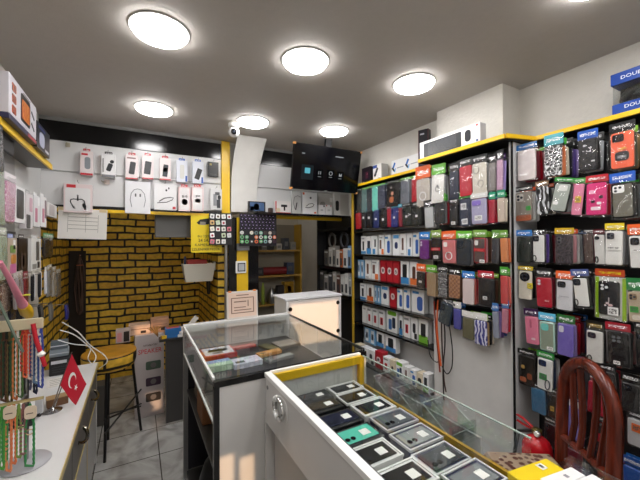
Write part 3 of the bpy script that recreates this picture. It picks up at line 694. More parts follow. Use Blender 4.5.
# second row
mid('clear phone case with a metal frame under a black card', (1.656, 1.732, 1.83, 0.083, 0.151, 0.044), '222226', 'b9bcbc', None, ('clear', 'grey'), frame='8a8c8e')
mid('black phone case under a lime card in the second row', (1.563, 1.756, 1.83, 0.085, 0.152, 0.05), '62b52e', '25272b', None, ('grey', 'red', 'maroon'))
mid('black phone case with a white price sticker', (1.449, 1.73, 1.83, 0.062, 0.139, 0.041), '1c1c1e', '1c1c20', None, ('black', 'brown', 'maroon'), extras=(L,))
mid('navy clear phone case with a white card under a green header', (1.362, 1.743, 1.83, 0.08, 0.173, 0.045), '4aa838', '2e3448', None, ('navy', 'clear', 'black'), extras=(('label', .4, .72, .5, .24, 'e2e2e0'), ('label', .5, .16, .5, .2, 'e2e2e0')))
mid('lilac phone case with a violet camera and white label', (1.265, 1.741, 1.83, 0.1, 0.153, 0.037), 'd9d9d4', 'aeaac6', None, ('red', 'blue', 'silver', 'cream'), extras=(('flat', .36, .84, .6, .2, '8a72c8'), ('label', .48, .24, .5, .2, 'f2f2ee')))
mid('red phone case beside the lilac violet camera case', (1.183, 1.733, 1.83, 0.037, 0.136, 0.041), '2d9a74', 'a8243a', None, ('red', 'blue'))
mid('cream phone case near the middle of the corner post', (1.126, 1.737, 1.83, 0.042, 0.138, 0.04), '2d9a74', 'c9b8a8', None, ('cream',))
# third row
mid('purple phone case under a blue card', (1.706, 1.502, 1.83, 0.086, 0.139, 0.052), '2a78c4', '6a2c78', 'dots', ('brown', 'black'), lens='d9d4dc')
mid('black phone case crossed by a red ribbon', (1.596, 1.506, 1.83, 0.079, 0.154, 0.05), '7d9a4a', '1e1a1c', None, ('black', 'maroon'), extras=(('band', .5, .5, 1., .14, 'b02030', 'e0a0a0'), L))
mid('coral phone case with a white magnet ring under an orange card', (1.488, 1.491, 1.83, 0.104, 0.154, 0.055), 'e0602a', 'd0787a', 'ring', ('coral', 'pink', 'maroon'), plate='e6e2de')
mid('dark slate phone case under a lime card', (1.377, 1.49, 1.83, 0.103, 0.167, 0.046), '6ab838', '2a3038', 'tri', ('grey', 'black', 'red'), plate='2a3038')
mid('red framed smoky phone case with a red bow', (1.264, 1.502, 1.83, 0.08, 0.153, 0.043), '7aa84a', '5a4a48', None, ('rose', 'brown', 'tan'), frame='a83a40', extras=(('band', .5, .52, .9, .12, 'c02030', 'e06060'), ('flat', .25, .8, .3, .2, 'd9d9d6'), ('label', .75, .08, .4, .12, 'f0f0ee')))
mid('charcoal phone case left of an orange one', (1.164, 1.5, 1.83, 0.043, 0.14, 0.047), '5a8a3a', '3a3a3e', None, ('black', 'grey'))
mid('orange phone case by the corner post in the third row', (1.111, 1.506, 1.83, 0.041, 0.137, 0.04), '6a9a3a', 'd08452', None, ('orange',))
# fourth row
mid('black phone case with a white dot under an orange card', (1.742, 1.276, 1.83, 0.078, 0.119, 0.053), 'e0642a', '1b1718', None, ('red', 'black'), extras=(('flat', .5, .4, .4, .14, 'c8c8c8'),))
mid('sand brown phone case under a lime card', (1.643, 1.253, 1.83, 0.081, 0.164, 0.051), '62a52e', '9c8466', None, ('tan', 'brown'))
mid('black phone case printed with white blossoms', (1.547, 1.26, 1.83, 0.075, 0.165, 0.049), '1a1a1c', '222024', None, ('black', 'silver'), pattern='speckle', ink='bdbdbd')
mid('brown chequered phone case under a black card', (1.45, 1.26, 1.83, 0.085, 0.152, 0.041), '181614', '8a5e44', None, ('brown', 'black'), pattern='checker', ink='a87c5c')
mid('white rose phone case under a blue card', (1.346, 1.24, 1.83, 0.079, 0.159, 0.044), '2a78c4', 'd8c8c6', None, ('coral', 'red', 'coral'))
mid('plain black phone case under a red card with a sticker', (1.228, 1.25, 1.83, 0.091, 0.163, 0.042), 'a81c2e', '1a181a', None, ('black', 'brown', 'olive'), extras=(('label', .5, .3, .3, .12, 'f0f0ee'),))
mid('red phone case by the corner post in the fourth row', (1.113, 1.279, 1.83, 0.041, 0.159, 0.046), '4aa03a', 'c04848', None, ('coral',))
# fifth row
mid('tilted dark teal phone case hanging beside the loose cables', (1.521, 1.066, 1.83, 0.099, 0.15, 0.014), '2a2a2a', '2e3c44', 'duo', ('black', 'brown'), frame='1f2f48', tilt=.25, plate='222a30')
mid('violet phone case half hidden beside the tilted one', (1.429, 1.05, 1.83, 0.054, 0.131, 0.04), 'd8d6d0', '4c4c9a', None, ('blue', 'navy'))
mid('olive phone case under a white card', (1.349, 1.006, 1.83, 0.079, 0.133, 0.038), 'e2e0da', '66634a', None, ('olive', 'black', 'tan'))
mid('blue and white marbled phone case under a white card', (1.263, 0.999, 1.83, 0.08, 0.147, 0.042), 'e2e0da', '34388c', None, ('tan', 'black', 'cream', 'silver'), pattern='swirl', ink='d9d9ea')
mid('silver blue phone case low by the corner post', (1.166, 1.068, 1.83, 0.036, 0.152, 0.046), '3a70b0', '8a90a0', None, ('lilac', 'purple', 'blue'))
mid('rose phone case low by the corner post', (1.112, 1.102, 1.83, 0.035, 0.136, 0.046), '3a70b0', 'b8788a', None, ('red',))

# ------------------------------------------------------------------ the far right rack: cases above, boxed accessories below
def far(desc, spec, hdr, case, cam=None, behind=(), **kw):
    spec = list(spec); top = spec[1]+spec[4]/2+.01+spec[5]
    if top > 2.112: spec[5] = max(.012, spec[5]-(top-2.112)); spec[1] -= max(0, spec[1]+spec[4]/2+.01+spec[5]-2.112)
    if 1.70 > spec[1]-spec[4]/2-.012 > 1.55: spec[1] = max(spec[1], 1.672+.014+spec[4]/2)
    hung(desc, 'on the far right rack', *spec, hdr, case, cam, behind, **kw)
    hook(fr, o3, spec[0], spec[1]+spec[4]/2+.006+spec[5]*.4, 2.078, 2.10)
far('grey black phone case nearest the gold post', (2.731, 2.026, 2, 0.087, 0.227, 0.025), '2a2a2a', '2f3436', None, ('black',))
far('smoky teal phone case under a lime card', (2.646, 2.03, 2, 0.083, 0.232, 0.035), '6ab83a', '5f7a78', None, ('grey', 'teal'))
far('slate phone case under a lime card', (2.564, 2.024, 2, 0.079, 0.237, 0.024), '6ab83a', '30363c', None, ('black', 'grey'))
far('mint green phone case', (2.479, 2.023, 2, 0.076, 0.232, 0.032), '5aa83a', '6fc9b4', None, ('teal', 'grey'))
far('slate blue phone case under a lime card', (2.384, 2.024, 2, 0.1, 0.216, 0.032), '6ab83a', '474a5a', None, ('navy', 'grey'))
far('black phone case glowing with an orange figure', (2.228, 2.006, 2, 0.157, 0.215, 0.03), '1a1a1c', '1d1a1a', None, ('black', 'brown'), extras=(('flat', .45, .3, .34, .24, 'b8663c'), ('flat', .5, .55, .2, .14, 'd8a088'), ('flat', .4, .8, .12, .06, 'd8d0c8')))
far('silver grey phone case under a lime card', (2.071, 1.994, 2, 0.107, 0.205, 0.028), '6ab83a', '6c7078', None, ('grey', 'silver'))
far('red phone case under a lime card next to the pillar rack', (1.961, 1.986, 2, 0.067, 0.198, 0.027), '6ab83a', 'b01c2c', None, ('red', 'coral'))
far('red phone case at the left end of the second row', (2.75, 1.78, 2, 0.087, 0.165, 0.025), '202022', 'a8182c', None, ('red',))
far('black phone case with a white dot under a teal card', (2.657, 1.789, 2, 0.067, 0.172, 0.024), '3a9ab5', '202226', None, ('black',), extras=(('flat', .5, .6, .4, .14, 'e8e8e8'),))
far('second black phone case with a white dot under a teal card', (2.567, 1.783, 2, 0.079, 0.168, 0.023), '3a9ab5', '1c1e24', None, ('navy',), extras=(('flat', .5, .6, .4, .14, 'e8e8e8'),))
far('navy phone case with a white dot', (2.46, 1.78, 2, 0.075, 0.173, 0.022), '3a9ab5', '28346a', None, ('navy',), extras=(('flat', .5, .5, .4, .12, 'e8e8e8'),))
far('coal black phone case with a white dot', (2.357, 1.778, 2, 0.099, 0.177, 0.022), '26262a', '191b1e', 'duo', ('black', 'red'), extras=(('flat', .5, .45, .26, .12, 'e8e8e8'),))
far('slim red phone case between black and navy', (2.278, 1.777, 2, 0.048, 0.163, 0.021), '7a1c24', 'a3182f', None, ('red',))
far('royal blue phone case with a white dot under a teal card', (2.206, 1.776, 2, 0.084, 0.169, 0.03), '3aa0bb', '2a347c', 'duo', ('navy', 'maroon'), extras=(('flat', .5, .5, .26, .12, 'f0f0f0'),), plate='2a347c')
far('dark red phone case beside the royal blue one', (2.132, 1.772, 2, 0.037, 0.165, 0.029), '3aa0bb', '8c1c30', None, ('maroon',))
far('pine black phone case with a white dot', (2.055, 1.774, 2, 0.094, 0.161, 0.028), '2a2c2a', '1e2622', 'duo', ('black', 'black'), extras=(('flat', .5, .5, .26, .12, 'f0f0f0'),), plate='1e2622')
far('black green phone case with a white dot beside the clear one', (1.939, 1.77, 2, 0.104, 0.164, 0.026), '2a2c2a', '1c211f', 'duo', ('black', 'grey'), extras=(('flat', .5, .5, .26, .12, 'f0f0f0'),), plate='1c211f')

def boxed(desc, spec, base, prints, d=.035, **kw):
    y, z0, X, w, h = spec
    return carton(desc + ' on the far right rack', (X, y, z0), RIGHT, w, h, d, base, prints, **kw)
SH = 'ebecec'
BL = '3f86c0'
FARR = [(1.437, [('white box with a blue foot at the gold post end of the third row', 2.714, 0.082, 0.185, ('e9eaea', [(0.02, 0.02, 0.98, 0.16, '3f86c0'), (0.3, 0.2, 0.62, 0.7, '202428'), (0.1, 0.82, 0.7, 0.9, '9aa4ac')])), ('white box with a blue strip second in the third row', 2.626, 0.07, 0.18, ('e9eaea', [(0.02, 0.02, 0.98, 0.35, '3f86c0'), (0.2, 0.3, 0.8, 0.75, '28303c')])), ('white box with a dark cable picture in the third row', 2.54, 0.082, 0.185, ('e9eaea', [(0.2, 0.02, 0.7, 0.3, '3f86c0'), (0.55, 0.4, 0.8, 0.8, '3a3a3e')])), ('white box with an orange corner in the third row', 2.431, 0.07, 0.19, ('e9eaea', [(0.5, 0.02, 0.95, 0.3, 'e0743a'), (0.15, 0.3, 0.5, 0.75, '6a5048'), (0.1, 0.82, 0.7, 0.9, 'a0a0a0')])), ('white box with a blue cable picture in the third row', 2.345, 0.081, 0.19, ('e9eaea', [(0.45, 0.1, 0.9, 0.7, '2c5aa8', 0.4), (0.08, 0.8, 0.6, 0.9, '3f86c0')])), ('white box with a round earphone picture in the third row', 2.23, 0.088, 0.195, ('e9eaea', [(0.3, 0.3, 0.75, 0.62, '1f2f5a', 0.5), (0.1, 0.78, 0.9, 0.94, '5a9ad0')])), ('white box with a brown handle picture in the third row', 2.141, 0.072, 0.195, ('e9eaea', [(0.3, 0.25, 0.6, 0.8, '6a4a3c', 0.3), (0.1, 0.05, 0.6, 0.12, 'b0b0b0')])), ('white box with a small blue foot in the third row', 2.064, 0.058, 0.195, ('e9eaea', [(0.2, 0.02, 0.7, 0.3, '3f86c0'), (0.55, 0.4, 0.8, 0.8, '3a3a3e')])), ('white box with a royal blue picture next to the purple case', 1.99, 0.066, 0.2, ('e9eaea', [(0.45, 0.1, 0.9, 0.7, '2c5aa8', 0.4), (0.08, 0.8, 0.6, 0.9, '3f86c0')]))]), (1.19, [('pale blue slim box at the gold post end of the fourth row', 2.794, 0.042, 0.185, ('7fb0d8', [(0.2, 0.1, 0.8, 0.9, 'dfe6ee'), (0.3, 0.3, 0.7, 0.7, '4a78b0')])), ('pale blue slim box second in the fourth row', 2.738, 0.057, 0.185, ('7fb0d8', [(0.2, 0.1, 0.8, 0.9, 'dfe6ee'), (0.3, 0.3, 0.7, 0.7, '4a78b0')])), ('white box with brown picture in the fourth row', 2.641, 0.096, 0.19, ('e9eaea', [(0.3, 0.25, 0.6, 0.8, '6a4a3c', 0.3), (0.1, 0.05, 0.6, 0.12, 'b0b0b0')])), ('white box with orange corner in the fourth row', 2.53, 0.105, 0.195, ('e9eaea', [(0.5, 0.02, 0.95, 0.3, 'e0743a'), (0.15, 0.3, 0.5, 0.75, '6a5048'), (0.1, 0.82, 0.7, 0.9, 'a0a0a0')])), ('red box with a round white mark left in the fourth row', 2.411, 0.083, 0.195, ('b0202c', [(0.2, 0.35, 0.8, 0.68, 'e8d8d8', 0.5), (0.32, 0.42, 0.68, 0.6, '2a1a1c', 0.5)])), ('red box with a round white mark middle in the fourth row', 2.32, 0.08, 0.195, ('b0202c', [(0.2, 0.35, 0.8, 0.68, 'e8d8d8', 0.5), (0.32, 0.42, 0.68, 0.6, '2a1a1c', 0.5)])), ('red box with a round white mark right in the fourth row', 2.233, 0.075, 0.195, ('b0202c', [(0.2, 0.35, 0.8, 0.68, 'e8d8d8', 0.5), (0.32, 0.42, 0.68, 0.6, '2a1a1c', 0.5)])), ('white box with a black power bank and blue foot in the fourth row', 2.123, 0.101, 0.2, ('e9eaea', [(0.02, 0.02, 0.98, 0.3, '3f86c0'), (0.25, 0.28, 0.75, 0.86, '1c2024', 0.15)])), ('white box with an orange foot in the fourth row', 2.014, 0.088, 0.2, ('e9eaea', [(0.02, 0.02, 0.98, 0.3, 'e0743a'), (0.3, 0.25, 0.7, 0.8, '5a3a30', 0.4)]))]), (0.968, [('white box with dark buds at the gold post end of the fifth row', 2.728, 0.1, 0.165, ('e9eaea', [(0.02, 0.02, 0.98, 0.16, '3f86c0'), (0.3, 0.2, 0.62, 0.7, '202428'), (0.1, 0.82, 0.7, 0.9, '9aa4ac')])), ('white box with a broad orange foot in the fifth row', 2.608, 0.102, 0.17, ('e9eaea', [(0.02, 0.02, 0.98, 0.3, 'e0743a'), (0.3, 0.25, 0.7, 0.8, '5a3a30', 0.4)])), ('pale blue slim box first in the fifth row', 2.521, 0.035, 0.165, ('7fb0d8', [(0.2, 0.1, 0.8, 0.9, 'dfe6ee'), (0.3, 0.3, 0.7, 0.7, '4a78b0')])), ('pale blue slim box second in the fifth row', 2.476, 0.034, 0.165, ('7fb0d8', [(0.2, 0.1, 0.8, 0.9, 'dfe6ee'), (0.3, 0.3, 0.7, 0.7, '4a78b0')])), ('white box with a round charger picture in the fifth row', 2.388, 0.104, 0.18, ('e9eaea', [(0.3, 0.3, 0.75, 0.62, '1f2f5a', 0.5), (0.1, 0.78, 0.9, 0.94, '5a9ad0')])), ('red box with a round mark in the fifth row', 2.278, 0.084, 0.18, ('b0202c', [(0.2, 0.35, 0.8, 0.68, 'e8d8d8', 0.5), (0.32, 0.42, 0.68, 0.6, '2a1a1c', 0.5)])), ('white box with blue and red picture in the fifth row', 2.187, 0.067, 0.175, ('e9eaea', [(0.45, 0.1, 0.9, 0.7, '2c5aa8', 0.4), (0.08, 0.8, 0.6, 0.9, '3f86c0')])), ('white and blue cable box in the fifth row', 2.101, 0.075, 0.19, ('e9eaea', [(0.45, 0.1, 0.9, 0.7, '2c5aa8', 0.4), (0.08, 0.8, 0.6, 0.9, '3f86c0')])), ('wide white box with royal blue picture ending the fifth row', 1.975, 0.135, 0.195, ('e9eaea', [(0.45, 0.1, 0.9, 0.7, '2c5aa8', 0.4), (0.08, 0.8, 0.6, 0.9, '3f86c0')]))]), (0.733, [('plain white box at the gold post end of the sixth row', 2.708, 0.073, 0.17, ('e9eaea', [(0.2, 0.8, 0.8, 0.9, 'b0b0b0')])), ('white box with a small red and black picture in the sixth row', 2.625, 0.07, 0.17, ('e9eaea', [(0.3, 0.2, 0.72, 0.6, 'c82f3c'), (0.4, 0.25, 0.6, 0.55, '202428'), (0.1, 0.8, 0.8, 0.9, '8a8a8a')])), ('white box with a red and black picture second in the sixth row', 2.534, 0.074, 0.175, ('e9eaea', [(0.3, 0.2, 0.72, 0.6, 'c82f3c'), (0.4, 0.25, 0.6, 0.55, '202428'), (0.1, 0.8, 0.8, 0.9, '8a8a8a')])), ('white box with a dark red picture third in the sixth row', 2.437, 0.085, 0.175, ('e9eaea', [(0.3, 0.2, 0.72, 0.6, 'c82f3c'), (0.4, 0.25, 0.6, 0.55, '202428'), (0.1, 0.8, 0.8, 0.9, '8a8a8a')])), ('white box with a round green top in the sixth row', 2.294, 0.138, 0.195, ('e9eaea', [(0.1, 0.78, 0.95, 0.97, '78b838', 0.4), (0.2, 0.1, 0.5, 0.6, '3a6aa8', 0.3), (0.55, 0.2, 0.85, 0.7, '26324a', 0.3)])), ('white and blue slim box in the sixth row', 2.176, 0.041, 0.175, ('e9eaea', [(0.02, 0.02, 0.98, 0.35, '3f86c0'), (0.2, 0.3, 0.8, 0.75, '28303c')])), ('white box with a red patch in the sixth row', 2.103, 0.075, 0.185, ('e9eaea', [(0.3, 0.2, 0.72, 0.6, 'c82f3c'), (0.4, 0.25, 0.6, 0.55, '202428'), (0.1, 0.8, 0.8, 0.9, '8a8a8a')])), ('white box with a dark photo in the sixth row', 2.015, 0.071, 0.185, ('e9eaea', [(0.25, 0.3, 0.7, 0.75, '202428', 0.5), (0.5, 0.05, 0.9, 0.3, '2a2a2a')])), ('white box with a lime foot in the sixth row', 1.917, 0.099, 0.195, ('e9eaea', [(0.02, 0.0, 0.98, 0.3, '78b838'), (0.25, 0.25, 0.75, 0.8, '202428', 0.12)]))])]
for sh, row in FARR:
    for it in row:
        boxed(it[0], (it[1], sh + .001, it[5] if len(it) > 5 else 2.035, it[2], it[3]), it[4][0], it[4][1], d=.05)
carton('pale blue slim box hung first in the seventh row on the far right rack', (2.0, 2.619, 0.564), RIGHT, 0.078, 0.144, .05, '7fb0d8', [(0.2, 0.1, 0.8, 0.9, 'dfe6ee'), (0.3, 0.3, 0.7, 0.7, '4a78b0')])
carton('pale blue slim box hung second in the seventh row on the far right rack', (2.0, 2.532, 0.558), RIGHT, 0.074, 0.150, .05, '7fb0d8', [(0.2, 0.1, 0.8, 0.9, 'dfe6ee'), (0.3, 0.3, 0.7, 0.7, '4a78b0')])
carton('white power bank box with a blue foot hung in the seventh row on the far right rack', (2.0, 2.417, 0.570), RIGHT, 0.105, 0.138, .05, 'e9eaea', [(0.02, 0.02, 0.98, 0.3, '3f86c0'), (0.25, 0.28, 0.75, 0.86, '1c2024', 0.15)])
carton('wide white power bank box with a blue foot hung in the seventh row on the far right rack', (2.0, 2.271, 0.565), RIGHT, 0.136, 0.143, .05, 'e9eaea', [(0.02, 0.02, 0.98, 0.3, '3f86c0'), (0.25, 0.28, 0.75, 0.86, '1c2024', 0.15)])

# boxes on the low shelf of the far rack, and the three hung above it
for it in [('cream box with a green corner at the far end', 2.64, 0.08, 0.13, 'd9cdb4', [(0.1, 0.7, 0.9, 0.97, '78b838'), (0.2, 0.1, 0.6, 0.5, '8a7a60')]), ('white box with a blue cable picture', 2.535, 0.091, 0.13, 'e9eaea', [(0.45, 0.1, 0.9, 0.7, '2c5aa8', 0.4), (0.08, 0.8, 0.6, 0.9, '3f86c0')]), ('white box with dark figure', 2.428, 0.086, 0.13, 'e9eaea', [(0.25, 0.3, 0.7, 0.75, '202428', 0.5), (0.5, 0.05, 0.9, 0.3, '2a2a2a')]), ('red box standing between white ones', 2.322, 0.094, 0.15, 'b0202c', [(0.2, 0.35, 0.8, 0.68, 'e8d8d8', 0.5), (0.32, 0.42, 0.68, 0.6, '2a1a1c', 0.5)]), ('white box with rosy picture', 2.22, 0.076, 0.13, 'e9eaea', [(0.3, 0.2, 0.72, 0.6, 'c82f3c'), (0.4, 0.25, 0.6, 0.55, '202428'), (0.1, 0.8, 0.8, 0.9, '8a8a8a')]), ('cream box with small dark buds', 2.138, 0.059, 0.13, 'd9cdb4', [(0.3, 0.3, 0.7, 0.6, '202428', 0.5)]), ('white box with a lime top', 2.054, 0.08, 0.14, 'e9eaea', [(0.1, 0.78, 0.95, 0.97, '78b838', 0.4), (0.2, 0.1, 0.5, 0.6, '3a6aa8', 0.3), (0.55, 0.2, 0.85, 0.7, '26324a', 0.3)]), ('white slim box with grey picture', 1.973, 0.053, 0.125, 'e9eaea', [(0.3, 0.25, 0.6, 0.8, '6a4a3c', 0.3), (0.1, 0.05, 0.6, 0.12, 'b0b0b0')]), ('white box with a blue plug picture', 1.902, 0.061, 0.125, 'e9eaea', [(0.45, 0.1, 0.9, 0.7, '2c5aa8', 0.4), (0.08, 0.8, 0.6, 0.9, '3f86c0')]), ('cream box with a black buds picture', 1.83, 0.058, 0.125, 'd9cdb4', [(0.2, 0.2, 0.8, 0.7, '202428', 0.4)]), ('white box with a green label below the cables', 1.77, 0.055, 0.14, 'e9eaea', [(0.02, 0.0, 0.98, 0.3, '78b838'), (0.25, 0.25, 0.75, 0.8, '202428', 0.12)])]:
    carton(it[0] + ' on the low shelf of the far rack', (1.90, it[1], .421), RIGHT, it[2], it[3], .07, it[4], it[5])

# ------------------------------------------------------------------ goods on top of the right racks
k = thing('keyboard_box', 'long white boxed keyboard and mouse set on the pillar rack top', 'keyboard box', (1.83, 1.50, 2.1525), RIGHT)
MB().box(-.245, .245, 0, .06, 0, .138, .002).build('carton', plain('e6e5e6', .3), k)
kb = MB().slab(.315, .098, .0015, .006, 0, 3, -.045, -.0006, .069).build('printed_keyboard', printed('3a3c40', '5a5c60', .08, .92, 26., .5), k)
MB().slab(.042, .074, .0015, .02, 0, 5, .16, -.0006, .076).build('printed_mouse', plain('25272b', .3), k)
MB().slab(.012, .012, .0015, .006, 0, 4, .225, -.0006, .125).build('printed_badge', plain('c8242c', .3), k)
MB().slab(.014, .014, .0015, .002, 0, 2, .225, -.0006, .03).build('printed_badge', plain('5a6a9a', .3), k)
bx('side_print', plain('d2d0d2', .3), .2446, .246, .004, .056, .004, .134, 0, k)
c = carton('tall dark boxed gadget behind the keyboard box by the pillar', (1.992, 1.86, 2.156), RIGHT+.35, .085, .30, .05, '17151c', ((.06, .03, .94, .45, '2a2038'), (.1, .35, .9, .41, '5a4a9a'), (.15, .2, .7, .25, '4a3a7a'), (.2, .86, .6, .9, 'b0b0b8'), (.02, .0, .05, 1, '6a2228'), (.95, 0, .98, 1, '6a2228')))
c = carton('white boxed barber clipper with a blue corner on the far rack', (2.02, 2.471, 2.156), RIGHT, .125, .155, .085, 'e6e5e3', ((.02, .78, .5, .97, '2a4a9a'), (.28, .22, .5, .82, '1b1d22', .45, .55), (.33, .38, .45, .72, '6a7078', .4, .55), (.6, .1, .9, .14, '9a9aa0')), side='b8b8b6')
for q, (py, txt) in enumerate(((2.202, 'white flat boxed device with a blue arrow mark beside the clipper box'), (2.021, 'white flat boxed device with a blue arrow mark nearest the keyboard box'))):
    c = carton(txt, (2.04-.012*q, py, 2.156), RIGHT, .172, .145-.008*q, .05, 'e4e4e4', ((.14, .5, .26, .86, '2c6ab8', .1, .5), (.10, .28, .2, .6, '20242c', .1, -.7), (.24, .24, .32, .5, '7ab0e0', .1, .3), (.42, .44, .9, .5, '9aa0a8'), (.55, .1, .95, .14, 'b0b4b8')))
c = carton('dark purple boxed gadget at the far end of the rack top', (2.02, 2.645, 2.156), RIGHT, .14, .16, .06, '1a141c', ((.45, .3, .75, .7, '5a2a3a'), (.6, .5, .7, .6, 'c07080'), (.1, .08, .3, .12, '8a8a90')))
gp = thing('gamepad_box', 'blue boxed black game controller in a clear window on the near rack', 'game controller box', (2.01, .556, 2.1585), RIGHT)
bb = plain('1d459c', .3)
MB().box(-.125, .125, 0, .10, 0, .052, .001).build('box_base', bb, gp)
MB().box(-.128, .128, -.004, .10, .145, .20, .001).build('box_lid', bb, gp)
MB().box(-.12, .12, .085, .098, .052, .145).build('inner_card', plain('15181f', .4), gp)
pad = MB().slab(.15, .07, .04, .03, .015, 5, 0, .045, .1).build('controller', plain('17181b', .35), gp, True)
for sx in (-1, 1):
    MB().tube([(sx*.06, .04, .11), (sx*.085, .035, .085), (sx*.095, .03, .062)], lambda i: (.024, .022, .014)[i], 10).build('grip', plain('17181b', .35), pad, True)
    MB().disc(.014, .014, sx*.032, .022, .09, 16, b=.004).build('thumbstick', plain('3a3c40', .35), pad, True)
for dx, dz in ((.055, .125), (.068, .112), (.055, .1), (.042, .112)): MB().disc(.0055, .006, dx, .022, dz, 10, b=.001).build('button', plain('c9cdd4', .3), pad)
MB().box(-.122, .122, .004, .0055, .052, .145).build('clear_window', ACRYL, gp)
TW = plain('eef0f4', .4)
lettering('DOUBLESHOCK', .19, .016, TW, gp, .006, -.0045, .172); lettering('DOUBLESHOCK', .18, .016, TW, gp, .012, -.0006, .032); lettering('WIRELESS CONTROLLER', .11, .007, TW, gp, .055, -.0006, .012)

# ------------------------------------------------------------------ goods hung on the white header panels
HY = 3.224
def hdrbox(desc, px, w, z0, h, d, base, prints, tab=None, **kw):
    c = carton(desc, (px, HY-d-.006, z0), 0, w, h, d, base, prints, tab=tab, cat='boxed accessory', **kw)
    MB().tube([(0, d+.004, h*1.06), (0, -.03, h*1.06), (0, -.036, h*1.06+.012)], .0022, 6).build('hook', metal('9a9a9a'), c)
    return c
hdrbox('white and red boxed car charger with a grey picture, first hung at the left', -0.352, 0.084, 2.104, 0.192, 0.045, 'e7dcdc', [(0.35, 0.25, 0.8, 0.75, '8a9096', 0.4), (0.02, 0.0, 0.98, 0.08, 'c83038'), (0.1, 0.82, 0.6, 0.9, 'c83038')], tab='c83038')
hdrbox('white boxed car charger with a coiled black lead, second from the left', -0.205, 0.097, 2.102, 0.189, 0.045, 'e8e7e8', [(0.4, 0.25, 0.75, 0.6, '2a2c30', 0.3, 0.3), (0.6, 0.6, 0.9, 0.75, '25272b', 0.5, -0.6), (0.02, 0.0, 0.98, 0.1, '7a7c80'), (0.08, 0.2, 0.18, 0.8, '9a9a9a')], tab='1c1c1e')
hdrbox('white boxed charger with a black power bank picture under a red tab, left of two', -0.038, 0.095, 2.101, 0.203, 0.045, 'e7dcdc', [(0.3, 0.2, 0.75, 0.72, '26282c', 0.2, 0.12), (0.02, 0.0, 0.98, 0.05, 'c83038'), (0.12, 0.84, 0.8, 0.9, '8a6a6a')], tab='c83038')
hdrbox('white boxed charger with a black power bank picture under a red tab, right of two', 0.080, 0.088, 2.112, 0.203, 0.045, 'e7dcdc', [(0.22, 0.2, 0.78, 0.75, '222428', 0.12, 0.1), (0.02, 0.0, 0.98, 0.05, 'c83038')], tab='c83038')
hdrbox('white boxed charger with a shiny grey bank picture under a red tab', 0.217, 0.092, 2.116, 0.194, 0.045, 'e7dcdc', [(0.3, 0.15, 0.72, 0.7, '3a3d44', 0.1, 0.1), (0.32, 0.36, 0.7, 0.56, 'd8dade', 0.1), (0.02, 0.0, 0.98, 0.05, 'c83038')], tab='c83038')
hdrbox('white boxed power bank with a pale picture under a blue tab', 0.354, 0.092, 2.110, 0.195, 0.045, 'dfe2ec', [(0.3, 0.15, 0.7, 0.8, 'd4d4d0', 0.3), (0.8, 0.03, 0.97, 0.3, '2a5ab0')], tab='2a62b8')
hdrbox('white boxed power bank with a slanted black picture under a blue tab', 0.491, 0.096, 2.108, 0.204, 0.045, 'dfe2ec', [(0.3, 0.18, 0.75, 0.68, '1c1d22', 0.1, 0.3), (0.8, 0.03, 0.97, 0.3, '2a5ab0')], tab='2a62b8')
hdrbox('plain black packet hung at the right end of the upper row', 0.633, 0.097, 2.191, 0.139, 0.020, '141414', [(0.15, 0.75, 0.35, 0.88, '9a8a3a'), (0.2, 0.1, 0.8, 0.2, '3a3a3a')], tab=None)
hdrbox('big white and pink boxed neckband earphones with a shiny window at the left', -0.406, 0.182, 1.802, 0.225, 0.050, 'e6d5d5', [(0.06, 0.06, 0.94, 0.86, 'e4e2e2'), ([(0.36, 0.16), (0.24, 0.36), (0.25, 0.44), (0.34, 0.47), (0.48, 0.46)], '26282c', 0.0042), ([(0.48, 0.46), (0.64, 0.47), (0.72, 0.42), (0.76, 0.18)], '26282c', 0.0042), (0.32, 0.12, 0.4, 0.24, '26282c', 0.4, -0.6), (0.72, 0.1, 0.8, 0.26, '26282c', 0.3, 0.1), (0.46, 0.4, 0.52, 0.62, '2c2e32'), (0.1, 0.86, 0.42, 0.97, 'c83038'), (0.66, 0.18, 0.78, 0.34, '2a2c30', 0.4)], tab=None)
hdrbox('square white boxed neckband earphones hanging over the brick opening', 0.006, 0.190, 1.813, 0.273, 0.030, 'e9e9ec', [([(0.26, 0.2), (0.2, 0.42), (0.24, 0.62), (0.36, 0.74), (0.5, 0.77), (0.64, 0.74), (0.76, 0.62), (0.8, 0.42), (0.74, 0.2)], '7c7e84', 0.0028), (0.38, 0.52, 0.44, 0.62, '5a5c60', 0.4), (0.56, 0.52, 0.62, 0.62, '5a5c60', 0.4)], tab=None)
hdrbox('white boxed earphones with a black loop picture in the lower row', 0.218, 0.180, 1.851, 0.229, 0.045, 'e8e7e8', [([(0.14, 0.26), (0.3, 0.28), (0.55, 0.3), (0.8, 0.4), (0.86, 0.48), (0.72, 0.5), (0.45, 0.45), (0.22, 0.32)], '1c1d20', 0.0035), (0.5, 0.72, 0.58, 0.8, '3a3a3e', 0.4), (0.62, 0.8, 0.68, 0.88, '3a3a3e', 0.4), (0.82, 0.04, 0.96, 0.14, 'c83038')], tab=None)
hdrbox('white and red boxed black earbuds in the lower row', 0.374, 0.101, 1.849, 0.218, 0.045, 'ead0d0', [(0.12, 0.05, 0.88, 0.95, 'ebe6e6'), (0.28, 0.25, 0.75, 0.5, '1c1d20', 0.45), (0.3, 0.55, 0.45, 0.66, '25262a', 0.5), (0.58, 0.55, 0.73, 0.66, '25262a', 0.5)], tab='c83038')
hdrbox('white and red boxed pale earbuds in the lower row', 0.487, 0.105, 1.854, 0.222, 0.045, 'ead0d0', [(0.1, 0.05, 0.9, 0.95, 'ebe8e8'), (0.28, 0.35, 0.75, 0.5, 'c9c6c6', 0.4), (0.35, 0.58, 0.48, 0.66, 'a8a8a8', 0.5), (0.56, 0.58, 0.7, 0.66, 'a8a8a8', 0.5)], tab='c83038')
